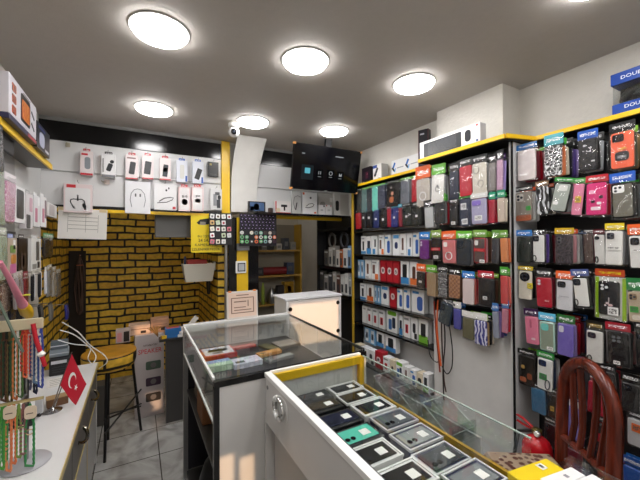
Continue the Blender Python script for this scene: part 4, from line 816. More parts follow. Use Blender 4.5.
hdrbox('clear boxed earphones with grey and black parts beside the yellow strip', 0.657, 0.107, 1.872, 0.201, 0.030, 'd8d8d8', [(0.25, 0.2, 0.55, 0.75, '8a8c90'), (0.55, 0.1, 0.85, 0.5, '3a3c40'), (0.4, 0.7, 0.8, 0.85, '5a5c60'), (0.62, 0.5, 0.9, 0.7, '26272a', 0.4)], tab=None)

sp = thing('hanging_hook', 'empty silver hook with a loose clip on the upper header panel', 'shop hook', (-0.478, 3.23, 2.339))
MB().tube([(0, 0, 0), (0, -.05, 0), (0, -.056, .01)], .0028, 6).build('hook', metal('b0a890'), sp); MB().slab(.03, .034, .004, .004, .001, 2, 0, -.012, 0).build('clip', plain('b4ac98', .3), sp)
sp = thing('hanging_hook', 'empty hook with a curled tag between two header boxes', 'shop hook', (-0.218, 3.23, 2.068))
MB().tube([(0, 0, 0), (-.03, -.06, -.01), (-.034, -.068, 0)], .0028, 6).build('hook', metal('b0a890'), sp); MB().slab(.036, .04, .003, .004, .001, 2, 0, -.012, 0).build('clip', plain('d9c8c0', .3), sp)
# goods standing on the ledge under the television
def ledge(desc, px0, px1, z1, d, base, prints, y=3.11, **kw):
    x0, x1 = px0, px1
    return carton(desc, ((x0+x1)/2, y, 1.8635), 0, x1-x0, z1-1.8635, d, base, prints, **kw)
struct(bx('trim_14', gloss('0d0d0f'), 1.04, 2.13, 3.08, 3.216, 1.838, 1.862))
ledge('black boxed tablet with a blue screen picture on the ledge', 0.947, 1.120, 1.966, 0.030, '121316', [(0.08, 0.1, 0.92, 0.9, '3a5a86'), (0.3, 0.15, 0.62, 0.8, 'c8d4e4', 0.4), (0.1, 0.1, 0.3, 0.5, '1c2c44')], y=3.11)
ledge('white boxed hair dryer with a red stripe on the ledge', 1.227, 1.399, 1.988, 0.050, 'e6e2e0', [(0.35, 0.5, 0.75, 0.7, '1c1d20', 0.3), (0.52, 0.2, 0.62, 0.55, '1c1d20', 0.3), (0.02, 0.04, 0.3, 0.4, 'd8ccb0', 0.4), (0.02, 0.0, 0.98, 0.06, 'c83038'), (0.0, 0.1, 0.06, 0.95, 'c83038')], y=3.11)
ledge('grey white boxed neckband beside the hair dryer box', 1.410, 1.521, 2.102, 0.030, 'c4c4c2', [([(0.3, 0.2), (0.15, 0.45), (0.25, 0.72), (0.6, 0.8), (0.9, 0.74)], '5a5a5a', 0.003), (0.4, 0.15, 0.5, 0.5, '2c2c2e', 0.4, 0.2)], y=3.11)
ledge('white boxed earphones with a black loop under the television', 1.532, 1.708, 2.098, 0.040, 'e2e2e2', [([(0.2, 0.3), (0.4, 0.29), (0.7, 0.36), (0.8, 0.46), (0.66, 0.5), (0.42, 0.46), (0.26, 0.36)], '1c1c20', 0.0035), (0.5, 0.7, 0.62, 0.8, '4a4a4e', 0.4), (0.02, 0.88, 0.14, 0.98, 'd86a3a'), (0.8, 0.04, 0.94, 0.12, 'd86a3a')], y=3.11)
ledge('small white boxed earbuds left of a pair under the television', 1.727, 1.809, 1.971, 0.030, 'e4e2e2', [(0.3, 0.4, 0.7, 0.55, 'b0b0b0', 0.4), (0.75, 0.8, 0.95, 0.97, '2a2a2a')], y=3.11)
ledge('small white boxed earbuds right of a pair under the television', 1.815, 1.899, 1.976, 0.030, 'e4e2e2', [(0.3, 0.4, 0.7, 0.55, 'c0c0c0', 0.4), (0.1, 0.85, 0.25, 0.97, 'c83038'), (0.75, 0.85, 0.9, 0.97, 'c83038')], y=3.11)
ledge('tall pale box behind the small earbuds boxes', 1.755, 1.950, 2.116, 0.030, 'b9b7b2', [(0.1, 0.35, 0.45, 0.6, '8a8884', 0.4), (0.75, 0.6, 0.98, 0.8, 'd8d8d4')], y=3.16)
ledge('wide pale box with a black plug picture at the ledge right end', 1.932, 2.128, 2.121, 0.040, 'c9c7c2', [(0.08, 0.2, 0.3, 0.65, '1c1c1e', 0.5), (0.4, 0.05, 0.95, 0.95, 'b8b5ae')], y=3.11)

mug = tag(MB().lathe([(.022, 1.8635), (.026, 1.868), (.026, 1.905), (.022, 1.909)], 1.177, 3.12, 20).build('round_tin', plain('3a2420', .4), smooth=True), 'small round dark tin beside the tablet on the ledge', 'tin')

# ------------------------------------------------------------------ hanging boards, sign and paper between the openings
def board(label, cat, name, cx, cz, w, h, y, m): 
    p = thing(name, label, cat, (cx, y, cz)); MB().slab(w, h, .006, .006, .001, 3).build('board', m, p); return p
b1 = board('black board of small white charms hung from the yellow trim', 'charm board', 'hanging_charm_board', 0.688, 1.69, 0.213, 0.302, 3.14, plain('17171a', .4))
w, h = 0.213, 0.302
cc = ['eeeeea', 'f2f2f2', 'e8e6dc', 'd9b27a', 'd87a8a', 'c9d8b8', 'f0ead8', 'e2e2e2']
for r in range(5):
    for c in range(4):
        if (r, c) in ((1, 3), (3, 1), (4, 3)): continue
        x = -w/2 + w*(c+.55)/4.1; z = h/2 - h*(r+.55)/5.1
        k = thing('phone_charm', 'small pale card charm, %s in row %s of the black charm board' % (ORD[c], ('one', 'two', 'three', 'four', 'five')[r]), 'charm', (0.688 + x, 3.1362, 1.69 + z), 0, 'charms on the black board', random.uniform(-.2, .2))
        MB().slab(.038, .042, .0035, .006, .001, 3).build('card', plain(cc[(r*3+c*2) % 8] if r > 0 else 'f2f2f0', .3), k)
        MB().slab(.018, .02, .003, .006, .0008, 3, 0, -.003, -.002).build('charm', plain(['8a8a8a', '5a4a3a', 'c9c9c9', 'a03040'][(r+c) % 4], .3), k)
b2 = board('dark board of round phone grips hung beside the yellow post', 'grip board', 'hanging_grip_board', 1.06, 1.687, 0.384, 0.32, 3.15, plain('15131a', .4))
w, h = 0.384, 0.32
bx0, bz0 = 1.06, 1.687
gc = [['e8e8e4', None, 'efe9d8', '6a8a8a', '8fc8b0', '4a3a3a', 'c8b8a8', '3a3a3a'], ['7fc08a', '6fb888', None, 'e88a5a', 'f0f0ea', '8ad0a0', 'f2f2f2', 'e8825a'], ['6fc07a', '7fca8a', '3a3a3a', 'f07a4a', '68b87a', '9ac8c8', 'd8d8d4', '4a2a3a']]
CN = {'e8e8e4': 'white', 'efe9d8': 'cream', '6a8a8a': 'slate', '8fc8b0': 'pale mint', '4a3a3a': 'brown', 'c8b8a8': 'beige', '3a3a3a': 'charcoal', '7fc08a': 'green', '6fb888': 'sea green', 'e88a5a': 'orange', 'f0f0ea': 'white', '8ad0a0': 'mint', 'f2f2f2': 'white', 'e8825a': 'orange', '6fc07a': 'green', '7fca8a': 'light green', 'f07a4a': 'orange', '68b87a': 'green', '9ac8c8': 'pale blue', 'd8d8d4': 'pale grey', '4a2a3a': 'plum'}
for r in range(3):
    for c in range(8):
        if not gc[r][c]: continue
        k = thing('phone_grip', '%s round phone grip, %s from the left in the %s coloured row' % (CN[gc[r][c]], (ORD+['eighth'])[c], ('top', 'middle', 'bottom')[r]), 'phone grip', (bx0 - w/2 + w*(c+.5)/8, 3.1475, bz0 - h*.06 - h*.135*r - .01), 0, 'coloured phone grips')
        MB().disc(.0185, .007, 0, -.003, 0, 18, b=.002).build('disc', plain(gc[r][c], .3), k, True); MB().disc(.009, .002, 0, -.007, 0, 12).build('printed_motif', plain('3a3a3a' if (r+c) % 2 else 'd8d8d8', .3), k)
for r in range(5):
    for c in range(10):
        k = thing('phone_grip', 'dark purple phone grip, place %d along the %s dark row of the grip board' % (c+1, ('top', 'second', 'third', 'fourth', 'lowest')[r]), 'phone grip', (bx0 - w/2 + w*(c+.5+.25*(r % 2))/10.6, 3.1475, bz0 + h*.44 - h*.098*r), 0, 'dark phone grips')
        MB().disc(.0155, .006, 0, -.003, 0, 12, b=.002).build('disc', plain(('2a2036', '3a2f4a', '221a2c')[(r*2+c) % 3], .25), k, True)
        MB().disc(.006, .002, 0, -.0068, 0, 8).build('printed_motif', plain('8a80a0', .3), k)
# yellow warning sign about cameras
sg = thing('warning_sign', 'yellow camera surveillance sign hung behind the black charm board', 'sign', (0.573, 3.2, 1.643))
sg.location.y = 3.206
w, h = 0.28, 0.348
MB().slab(w, h, .004, .01, .001, 3).build('plate', plain('ecd01f', .4), sg)
INK = plain('141414', .4)
cam = MB().xzprism([(-.09, .105), (-.06, .135), (.02, .15), (.03, .095), (-.04, .085), (-.075, .09)], -.0034, -.0021).build('printed_camera', INK, sg)
MB().slab(.05, .03, .001, .004, 0, 2, -.035, -.0036, .10).build('printed_lens', plain('8a8378', .4), cam)
for t, z, wd, hh in (('BU İŞYERİ', h*-.06, .15, .030), ('24 SAAT', h*-.17, .14, .030), ('KAMERA İLE', h*-.28, .20, .031), ('İZLENMEKTEDİR', h*-.40, .25, .028)):
    lettering(t, wd, hh, INK, sg, -.005, -.0026, z)
ps = thing('price_sheet', 'white printed sheet pinned under the header at the left', 'paper', (-0.376, 3.2, 1.714), 0, None, .03)
w, h = 0.319, 0.24
MB().slab(w, h, .0015, .001, 0, 2).build('sheet', plain('e6e3dd', .6), ps)
GI = plain('77736e', .6)
for q in range(4): bx('printed_line', GI, -w*.3, w*.3, -.0014, -.0007, h*(.22-.13*q)-.0015, h*(.22-.13*q)+.0015, 0, ps)
for q in (-.31, .05, .31): bx('printed_line', GI, w*q-.001, w*q+.001, -.0014, -.0007, -h*.28, h*.32, 0, ps)
for sx in (-1, 1): bx('adhesive_tape', plain('d8c49a', .4), sx*w*.42-.03, sx*w*.42+.02, -.0016, -.0008, h*.42, h*.53, 0, ps)
gs = tag(MB().slab(0.324, 0.22, .12, .004, .002, 2, 0.307, 3.4, 1.723).build('hanging_grey_panel', plain('6a6a68', .45, .2)), 'plain grey box panel hung up behind the yellow trim', 'panel')  # a plain grey panel, not a meter box
struct(bx('trim_15', DARK, 0.307-.2, 0.307+.2, 3.311, 3.40, 1.82, 1.86))
pole = thing('post', 'slim silver pole standing left of the yellow post', 'pole', (0.747, 3.185, 0))
MB().lathe([(.016, .012), (.016, 1.80)], n=16).build('tube', metal('b4b4b2', .35), pole, True); MB().lathe([(.05, 0), (.05, .008), (.02, .016)], n=20).build('foot', metal('8a8a88', .35), pole, True)
MB().lathe([(.02, 1.80), (.028, 1.806), (.028, 1.812)], n=20).build('flange', metal('8a8a88'), pole, True)
# small white card and its dark frame on the yellow post
qr = thing('counter_card', 'small white card in a dark frame on the yellow post', 'card', (0.9, 3.212, 1.319))
MB().slab(.105, .12, .008, .004, .001, 2).build('card', plain('f0f0ee', .4), qr); MB().slab(.078, .085, .002, .003, 0, 2, .004, -.0045, -.002).build('printed_frame', plain('2a2c30', .4), qr); MB().slab(.058, .065, .002, .003, 0, 2, .004, -.0055, -.002).build('printed_panel', plain('b8bcc0', .4), qr)
cl = tag(MB().slab(.125, .07, .03, .004, .002, 2, 0.917, 3.2045, 1.518).build('wall_mount_bracket', metal('8a8c8e', .4)), 'grey metal bracket strapped across the yellow post', 'bracket')
# basket on the brick partition
bk = thing('hanging_basket', 'white plastic wall basket with red goods on the brick partition', 'basket', (0.536, 3.45, 1.179))
w = 0.303; h = 0.17
v = []; 
for s0, z in ((.82, 0), (1., h)):
    for sx, sy in ((-1, -1), (1, -1), (1, 1), (-1, 1)): v.append((sx*w/2*s0, sy*.07*s0, z))
for s0, z in ((.79, .006), (.965, h)):
    for sx, sy in ((-1, -1), (1, -1), (1, 1), (-1, 1)): v.append((sx*w/2*s0, sy*.066*s0, z))
f = [(3, 2, 1, 0), (8, 9, 10, 11)] + [(i, (i+1) % 4, 4+(i+1) % 4, 4+i) for i in range(4)] + [(8+(i+1) % 4, 8+i, 12+i, 12+(i+1) % 4) for i in range(4)] + [(4+i, 4+(i+1) % 4, 12+(i+1) % 4, 12+i) for i in range(4)]
MB().add(v, f).build('bin', plain('c9c4b6', .4), bk)
MB().tube([(-w/2, -.07, h), (w/2, -.07, h), (w/2, .07, h), (-w/2, .07, h)], .005, 6, True).build('rim', plain('d8d2c4', .4), bk)
bx('wall_clip', plain('a8a294', .5), w/2-.012, .700-0.536, -.03, .03, h*.6, h+.02, 0, bk)
tag(MB().box(-.11, .075, -.045, .045, .02, h+.045, .004).xf(Matrix.Translation((0.536, 3.45, 1.179))).build('small_box', plain('a02a24', .4)), 'red carton standing in the white wall basket', 'box')
tag(MB().lathe([(.012, .02), (.012, h+.06), (.008, h+.08)], -.125, 0, 12).xf(Matrix.Translation((0.536, 3.45, 1.179))).build('spray_bottle', plain('2f3a55', .3), smooth=True), 'dark blue bottle at the left end of the wall basket', 'bottle')

# ------------------------------------------------------------------ the glass display case across the middle
CT = 1.0
gx0, gx1, gy0, gy1 = .272, 1.02, 1.345, 2.35
dc = thing('display_case', 'white display case with a glass top and side in the middle', 'display case', (.65, 1.85, 0))
od = (.65, 1.85)
part(dc, od, 'front_panel', plain('cfcdcb', .32, noise=.03), gx0, gx1, gy0, gy0+.018, .02, .975)
part(dc, od, 'front_edge', gloss('101012'), gx0-.004, gx1, gy0-.004, gy0+.022, .975, CT-.001)
part(dc, od, 'corner_post', gloss('141416'), gx0-.006, gx0+.016, gy0-.004, gy0+.02, 0, .974)
part(dc, od, 'rear_rail', plain('d2d2d0', .3), gx0-.004, gx1, gy1-.05, gy1+.01, CT-.03, CT+.012)
part(dc, od, 'leg', metal('b4b4b4', .35), gx0-.004, gx0+.024, gy1-.02, gy1+.008, 0, CT-.031)
part(dc, od, 'rear_panel', plain('c9c8c6', .35), gx0+.026, gx1, gy1-.012, gy1+.004, .83, CT-.031)
part(dc, od, 'lower_rear_panel', plain('26242a', .5), gx0+.026, gx1, gy1-.012, gy1+.004, .05, .828)
part(dc, od, 'side_panel', plain('8a8886', .4), gx1-.016, gx1-.001, gy0+.02, gy1-.052, .02, .83)
part(dc, od, 'shelf', plain('3c3b3d', .3), gx0+.016, gx1-.018, gy0+.02, gy1-.014, .828, .84)
part(dc, od, 'shelf', plain('4a4744', .4), gx0+.016, gx1-.018, gy0+.02, gy1-.014, .57, .585)
part(dc, od, 'base', plain('2f2d2b', .5), gx0+.016, gx1-.018, gy0+.02, gy1-.014, .03, .05)
part(dc, od, 'glass_top', GLASS, gx0, gx1, gy0+.002, gy1-.05, CT, CT+.006)
part(dc, od, 'glass_side', GLASS, gx0, gx0+.005, gy0+.024, gy1-.022, .83, CT-.002)
part(dc, od, 'glass_side', GLASS, gx1-.006, gx1-.001, gy0+.024, gy1-.052, .842, CT-.002)
part(dc, od, 'edge_strip', plain('e0e0de', .3), gx0-.006, gx0+.004, gy0+.022, gy1-.022, CT-.006, CT+.008)
part(dc, od, 'edge_strip', plain('2a2b2c', .3), gx1-.002, gx1+.006, gy0+.022, gy1-.05, CT-.006, CT+.008)
part(dc, od, 'edge_strip', plain('d9d8d4', .3), gx0-.004, gx0+.004, gy0+.022, gy1-.022, .818, .829)
def flat(desc, px, w, d, h, rot, base, prints=(), name='accessory_box', z=.8405, cat='box'):
    t = thing(name, desc, cat, (px[0], px[1], z), rot)
    MB().box(-w/2, w/2, -d/2, d/2, 0, h, .0015).build('carton', plain(base, .35), t)
    for u0, v0, u1, v1, c in prints: bx('printed_panel', plain(c, .35), (u0-.5)*w, (u1-.5)*w, (v0-.5)*d, (v1-.5)*d, h, h+.001, 0, t)
    return t
flat('red and white printed box at the left rear of the glass case', (0.449, 2.134), 0.2, 0.17, 0.03, 0.02, 'b8322e', ((0.06, 0.1, 0.94, 0.95, 'dcdce2'), (0.2, 0.4, 0.8, 0.7, '8c90a0'), (0.3, 0.2, 0.6, 0.35, 'a83a3a')))
flat('pale green and blue box at the left front of the glass case', (0.402, 1.910), 0.15, 0.1, 0.035, 0.03, 'a8c4a8', ((0.03, 0.5, 0.97, 0.97, '8ca4cc'), (0.1, 0.1, 0.5, 0.4, 'b8d8b0'), (0.06, 0.12, 0.14, 0.25, '2a2a2a')))
flat('lavender white phone box in the front middle of the glass case', (0.558, 1.891), 0.17, 0.1, 0.03, 0.06, 'd6d6e6', ((0.1, 0.15, 0.4, 0.45, '22242a'), (0.14, 0.3, 0.3, 0.4, '3a3c44'), (0.5, 0.6, 0.9, 0.8, 'c2c2d4')))
flat('orange tan flat box in the rear middle of the glass case', (0.737, 1.989), 0.16, 0.055, 0.02, 0.15, 'd89a56', ((0.1, 0.2, 0.3, 0.5, '3a2c20'), (0.4, 0.4, 0.9, 0.7, 'e4ac6a')))
flat('silver grey flat box at the front right of the glass case', (0.763, 1.869), 0.18, 0.05, 0.02, 0.18, '8c8c8c', ((0.05, 0.15, 0.95, 0.85, 'b4b4b2'), (0.1, 0.2, 0.3, 0.8, '4a4a4a')))
flat('thin red box at the rear of the glass case', (0.630, 2.204), 0.17, 0.05, 0.015, 0.05, 'a82c30', ((0.1, 0.3, 0.8, 0.7, 'c85a5a'),))
flat('dark olive flat box at the rear right of the glass case', (0.785, 2.101), 0.07, 0.17, 0.012, 0.3, '5c5638', ((0.1, 0.1, 0.9, 0.9, '6a6444'),))
flat('pale box lying near the right side of the glass case', (0.906, 2.107), 0.16, 0.13, 0.02, 0.1, '8a8078', ((0.1, 0.1, 0.9, 0.9, 'a89c92'),))

for k, (x, c) in enumerate(((.45, '2c5a34'), (.50, '386a3c'), (.545, '7a2c2c'), (.60, '2a2c30'), (.66, '8a2c30'), (.72, '3a6a4a'), (.78, '26282c'))):
    t = thing('smart_watch_box', '%s small boxed strap, %s along the front edge of the glass case' % (('dark green', 'green', 'dark red', 'black', 'red', 'sea green', 'black')[k], ORD[k]), 'box', (x, 1.415, .8405))
    MB().box(-.018, .018, -.025, .025, 0, .028, .002).build('carton', plain('1a1b1d', .3), t); bx('printed_panel', plain(c, .3), -.013, .013, -.018, .018, .028, .029, 0, t)
t = tag(MB().tube([(.372+.07*math.cos(a*.7)*(1-.02*a), 1.415+.028*math.sin(a*.9), .848+.002*(a % 5)) for a in range(40)], .005, 6).build('black_lead', plain('131315', .35), smooth=True), 'tangled black lead in the front left corner of the glass case', 'cable')

# things on the open shelf under the case, seen from its side
tag(MB().box(gx0+.03, gx0+.2, 1.82, 2.0, .586, .71, .004).build('parcel', plain('8a5a34', .6)), 'brown parcel on the open shelf under the glass case', 'parcel')
tag(MB().slab(.16, .2, .09, .04, .03, 4).xf(Matrix.Translation((gx0+.12, 2.14, .687))).build('cloth_bag', plain('6a625c', .7), smooth=True), 'crumpled grey bag on the open shelf under the glass case', 'bag')
kb = thing('waste_sack', 'black sack slumped on the floor shelf of the glass case', 'sack', (gx0+.14, 1.93, .051))
MB().lathe([(.09, 0), (.115, .05), (.11, .17), (.08, .26), (.03, .30), (.045, .33)], n=14).build('sack', plain('141416', .35), kb, True); MB().tube([(.033*math.cos(a*PI/6), .033*math.sin(a*PI/6), .30) for a in range(12)], .006, 6, True).build('tie', plain('2c2c30', .4), kb, True)
# framed certificate standing on the rear rail
fc = thing('picture_frame', 'white framed certificate standing at the rear of the glass case', 'picture frame', (0.666, 2.33, 1.0125), 0, None, 0, -.06)
w = 0.226; h = 0.195 
bx('frame', plain('ded6cf', .35), -w/2, w/2, 0, .012, 0, h, .002, fc); bx('sheet', plain('e6ccba', .5), -w/2+.012, w/2-.012, -.0012, -.0002, .012, h-.012, 0, fc)
PK = plain('8a6a5c', .5)
for x0, x1, z0, z1 in ((-.36, .36, .74, .77), (-.36, .36, .2, .23), (-.37, -.34, .2, .77), (.34, .37, .2, .77), (-.28, .12, .60, .64), (-.28, .1, .40, .43), (.16, .19, .43, .66), (-.28, .28, .3, .33), (-.2, .2, .84, .87)):
    bx('printed_line', PK, x0*w, x1*w, -.002, -.0012, z0*h, z1*h, 0, fc)
for sx in (-1, 1): MB().slab(.02, .012, .014, .002, 0, 2, sx*w*.4, .004, h).build('orange_clip', plain('e08038', .4), fc)

# ------------------------------------------------------------------ the phone counter on the right
kx0, kx1, ky0, ky1 = .49, .965, .505, 1.32
pc = thing('phone_counter', 'white glass topped counter full of boxed phones in the foreground', 'counter', (.73, .5, 0))
oc = (.73, .5)
LP = plain('cfccca', .3, noise=.03)
part(pc, oc, 'drawer_front', LP, kx0-.018, kx0, ky0, ky1-.004, .80, .988, .002)
part(pc, oc, 'side_panel', plain('b4b1ae', .35), kx0+.012, kx0+.03, ky0, ky1-.03, .02, .795)
part(pc, oc, 'end_panel', LP, kx0-.016, kx1, ky1-.003, ky1+.012, .02, .84)
part(pc, oc, 'edge_strip', plain('ececea', .3), kx0-.02, kx0+.006, ky0, ky1+.004, .989, CT+.006)
part(pc, oc, 'edge_strip', plain('17181a', .3), kx0+.006, kx0+.013, ky0, ky1-.02, .989, CT+.002)
part(pc, oc, 'near_panel', LP, kx0+.031, kx1, ky0-.012, ky0-.001, .02, .82)
part(pc, oc, 'end_strip', plain('e8e8e6', .3), kx0+.007, kx1, ky1-.004, ky1+.012, CT-.006, CT+.006)
part(pc, oc, 'end_strip', YEL, kx0+.014, kx1-.002, ky1-.022, ky1-.005, .962, CT-.003)
part(pc, oc, 'end_post', YEL, kx1-.022, kx1+.006, ky1-.024, ky1-.004, .86, CT-.006)
part(pc, oc, 'end_glass', plain('c9cac6', .35), kx0+.02, kx1-.03, ky1-.008, ky1-.004, .845, .961)
part(pc, oc, 'display_shelf', plain('26272a', .35), kx0+.001, kx1-.001, ky0, ky1-.026, .82, .8315)
part(pc, oc, 'shelf_strip', plain('c99f2a', .45, noise=.2), kx1, kx1+.012, ky0, ky1-.026, .80, .862)
part(pc, oc, 'glass_wall', GLASS, kx1-.006, kx1-.001, .515, ky1-.026, .863, CT)
part(pc, oc, 'glass_edge', plain('9fb0a8', .15), kx1-.007, kx1, .515, ky1-.026, CT, CT+.003)
part(pc, oc, 'glass_top', GLASS, kx0+.014, kx1-.008, ky0, ky1-.024, CT+.0005, CT+.0055)
hy, hz = 1.145-oc[1], .933; hx = kx0-.030-oc[0]
MB().tube([(hx, hy+.042*math.cos(a*PI/12), hz+.036*math.sin(a*PI/12)) for a in range(24)], .008, 10, True).build('handle', metal('d8d8d8', .12), pc, True)
for a0 in (100, 215): MB().tube([(hx, hy-.0425*math.cos(math.radians(a0+a*9)), hz+.0365*math.sin(math.radians(a0+a*9))) for a in range(6)], .0105, 10).build('handle_sleeve', plain('eeeeec', .2), pc, True)
MB().slab(.1, .085, .003, .03, .001, 5).xf(Matrix.Translation((kx0-.0195-oc[0], hy-.01, hz)) @ Matrix.Rotation(PI/2, 4, 'Z')).build('handle_plate', plain('dcdbd9', .25), pc)
for y in (hy+.04, hy-.04): MB().lathe([(.009, -.007), (.009, .007)], n=14).xf(Matrix.Translation((kx0-.025-oc[0], y, hz)) @ Matrix.Rotation(PI/2, 4, 'Y')).build('handle_foot', metal('c9c9c9', .15), pc, True)
# the hinge screws
MB().disc(.008, .003, kx0-.019-oc[0], 1.29-oc[1], .955, 12, 'x').build('lock', metal('6a6a6a'), pc)
def phone_box(desc, x, y, w, d, kind, tone, lidtone='e6e6e6', rot=0., h=.06, z=.832):
    """an open lidded phone box with the phone and its price sticker seen through the lid"""
    t = thing('phone_box', desc, 'phone box', (x, y, z), rot)
    body = {'dark': '17181b', 'white': 'dedddb', 'blue': '2a2e48'}[kind]
    MB().box(-w/2, w/2, -d/2, d/2, 0, h, .002).build('box_base', plain(body, .3), t)
    if kind != 'dark' or lidtone != '17181b':
        m = MB(); r = .005
        m.box(-w/2-.001, w/2+.001, -d/2-.001, -d/2+r, h-.004, h+.004); m.box(-w/2-.001, w/2+.001, d/2-r, d/2+.001, h-.004, h+.004)
        m.box(-w/2-.001, -w/2+r, -d/2+r, d/2-r, h-.004, h+.004); m.box(w/2-r, w/2+.001, -d/2+r, d/2-r, h-.004, h+.004)
        m.build('lid_rim', plain(lidtone, .3), t)
    ph = MB().box(-w*.42, w*.42, -d*.36, d*.36, h, h+.0035, .0015).build('printed_phone', plain(tone, .18), t)
    for q in (0, 1): MB().lathe([(.009, h+.0036), (.009, h+.0052)], -w*.30+.022*q, -d*.17, 14).build('printed_lens', gloss('101216' if tone != '0f1013' else '2a2c32'), ph)
    bx('price_sticker', printed('eceae6', '55555a', .0, 1.0, 9., .55), w*.08, w*.28, -d*.2, d*.12, h+.0036, h+.0046, 0, t).rotation_euler = (0, 0, 0)
    bx('side_print', printed('6a8a3a' if kind == 'dark' else '8a3a40' if kind == 'white' else '4a5a9a', 'cfd0d4', .2, .8, 8.), -w*.1, w*.25, -d/2-.0012, -d/2+.0004, h*.3, h*.62, 0, t)
    return t
phone_box('black phone box at the far left corner of the counter', 0.663, 1.245, 0.155, 0.082, 'dark', '24262a', '17181b', 0.0)
phone_box('black phone box second from the far end, left column', 0.655, 1.159, 0.158, 0.092, 'dark', '202226', '17181b', 0.0)
phone_box('dark navy phone box third from the far end, left column', 0.662, 1.041, 0.16, 0.1, 'dark', '1c2038', '17181b', 0.0)
phone_box('black box with a mint green phone picture, left column', 0.660, 0.924, 0.165, 0.1, 'dark', '5cc4ac', '17181b', 0.0)
phone_box('white rimmed box with a black phone, just nearer than the mint phone', 0.642, 0.814, 0.16, 0.1, 'white', '0f1013', 'dededc', 0.0)
phone_box('white rimmed box with a black phone, nearest in the left column', 0.653, 0.690, 0.165, 0.105, 'white', '16171b', 'e0e0de', 0.0)
phone_box('white rimmed phone box at the far right corner of the counter', 0.826, 1.246, 0.15, 0.08, 'white', '2a2c30', 'e4e4e2', 0.0)
phone_box('white rimmed black phone box second from the far end, right column', 0.820, 1.154, 0.15, 0.088, 'dark', '242629', 'e0e0de', 0.0)
phone_box('white box with a dark phone and red side print, right column', 0.829, 1.049, 0.155, 0.1, 'white', '1f2023', 'e2e2e0', 0.0)
phone_box('navy sided box with a silver grey phone picture, right column', 0.836, 0.934, 0.15, 0.1, 'blue', '5c6063', 'c4c4c8', 0.0)
phone_box('navy sided box with a pale glassy phone picture, right column', 0.827, 0.815, 0.15, 0.1, 'blue', '8e9291', 'cfcfd0', 0.0)
phone_box('navy sided box with a mirror grey phone, second nearest in the right column', 0.812, 0.698, 0.15, 0.1, 'blue', '3c4044', 'c9c9ca', 0.0)
phone_box('navy sided box with a bright silver phone at the bottom picture edge', 0.823, 0.593, 0.15, 0.1, 'blue', '7c8082', 'd0d0d0', 0.0)

# clear stands on a low glass ledge along the outside of the counter
lg = thing('glass_ledge', 'low clear glass ledge running along the outside of the phone counter', 'glass ledge', (1.06, .9, 0))
ol = (1.06, .9)
part(lg, ol, 'glass_shelf', GLASS, kx1+.013, 1.16, .80, 1.31, .80, .806)
part(lg, ol, 'front_panel', plain('c8c6c2', .4), 1.15, 1.16, .80, 1.31, .55, .799)
part(lg, ol, 'base', plain('c8c6c2', .4), kx1+.013, 1.16, .80, 1.31, 0, .55)
for k in range(3):
    y = .885 + .155*k
    a = thing('acrylic_stand', 'clear acrylic stand, %s from the near end of the glass ledge' % ORD[k], 'acrylic stand', (1.07, y, .8065), 0, 'clear acrylic stands')
    P = [(-.07, -.065, .03), (.07, -.065, .03), (.07, .065, .10), (-.07, .065, .10)]
    MB().add([(-.07, -.065, 0), (.07, -.065, 0), (.07, .065, 0), (-.07, .065, 0)] + P, [(0, 3, 2, 1), (4, 5, 6, 7), (0, 1, 5, 4), (1, 2, 6, 5), (2, 3, 7, 6), (3, 0, 4, 7)]).build('wedge', ACRYL, a)
    MB().tube([(x, y, z+.001) for x, y, z in P], .0016, 5, True).build('edge_highlight', plain('c4d0ca', .15), a)  # bright edge highlights of the clear wedge, put in as pale opaque tubes
    bx('lip', ACRYL, -.07, .07, -.075, -.066, 0, .06, 0, a)
# boxes on the small ledge at the near end
nl = thing('side_ledge', 'small clear ledge fixed to the near end of the phone counter', 'ledge', (1.03, .4, 0))
on = (1.03, .4)
part(nl, on, 'board', ACRYL, kx1-.30, 1.12, .22, .488, .90, .918); part(nl, on, 'bracket', metal('8a8a8a'), kx1-.03, kx1+.0, .474, .4933, .60, .899)
flat('flat yellow boxed charger lying on the small ledge', (0.932, 0.481), 0.15, 0.062, 0.02, -.15, 'e8ca18', ((0.62, 0.5, 0.76, 0.85, 'e4e4dc'), (0.66, 0.58, 0.72, 0.78, '8a8a80')), z=.9185)
flat('flat white boxed charger beside the yellow one on the small ledge', (0.959, 0.435), 0.12, 0.036, 0.026, -.15, 'e9e8e8', ((0.55, 0.3, 0.63, 0.6, '8a8a90'),), z=.9185)
flat('second flat white boxed charger nearest the ledge end', (0.981, 0.394), 0.11, 0.036, 0.026, -.15, 'ecebeb', ((0.1, 0.2, 0.3, 0.4, 'b0b0b4'),), z=.9185)



# ------------------------------------------------------------------ wooden chair and the extinguisher

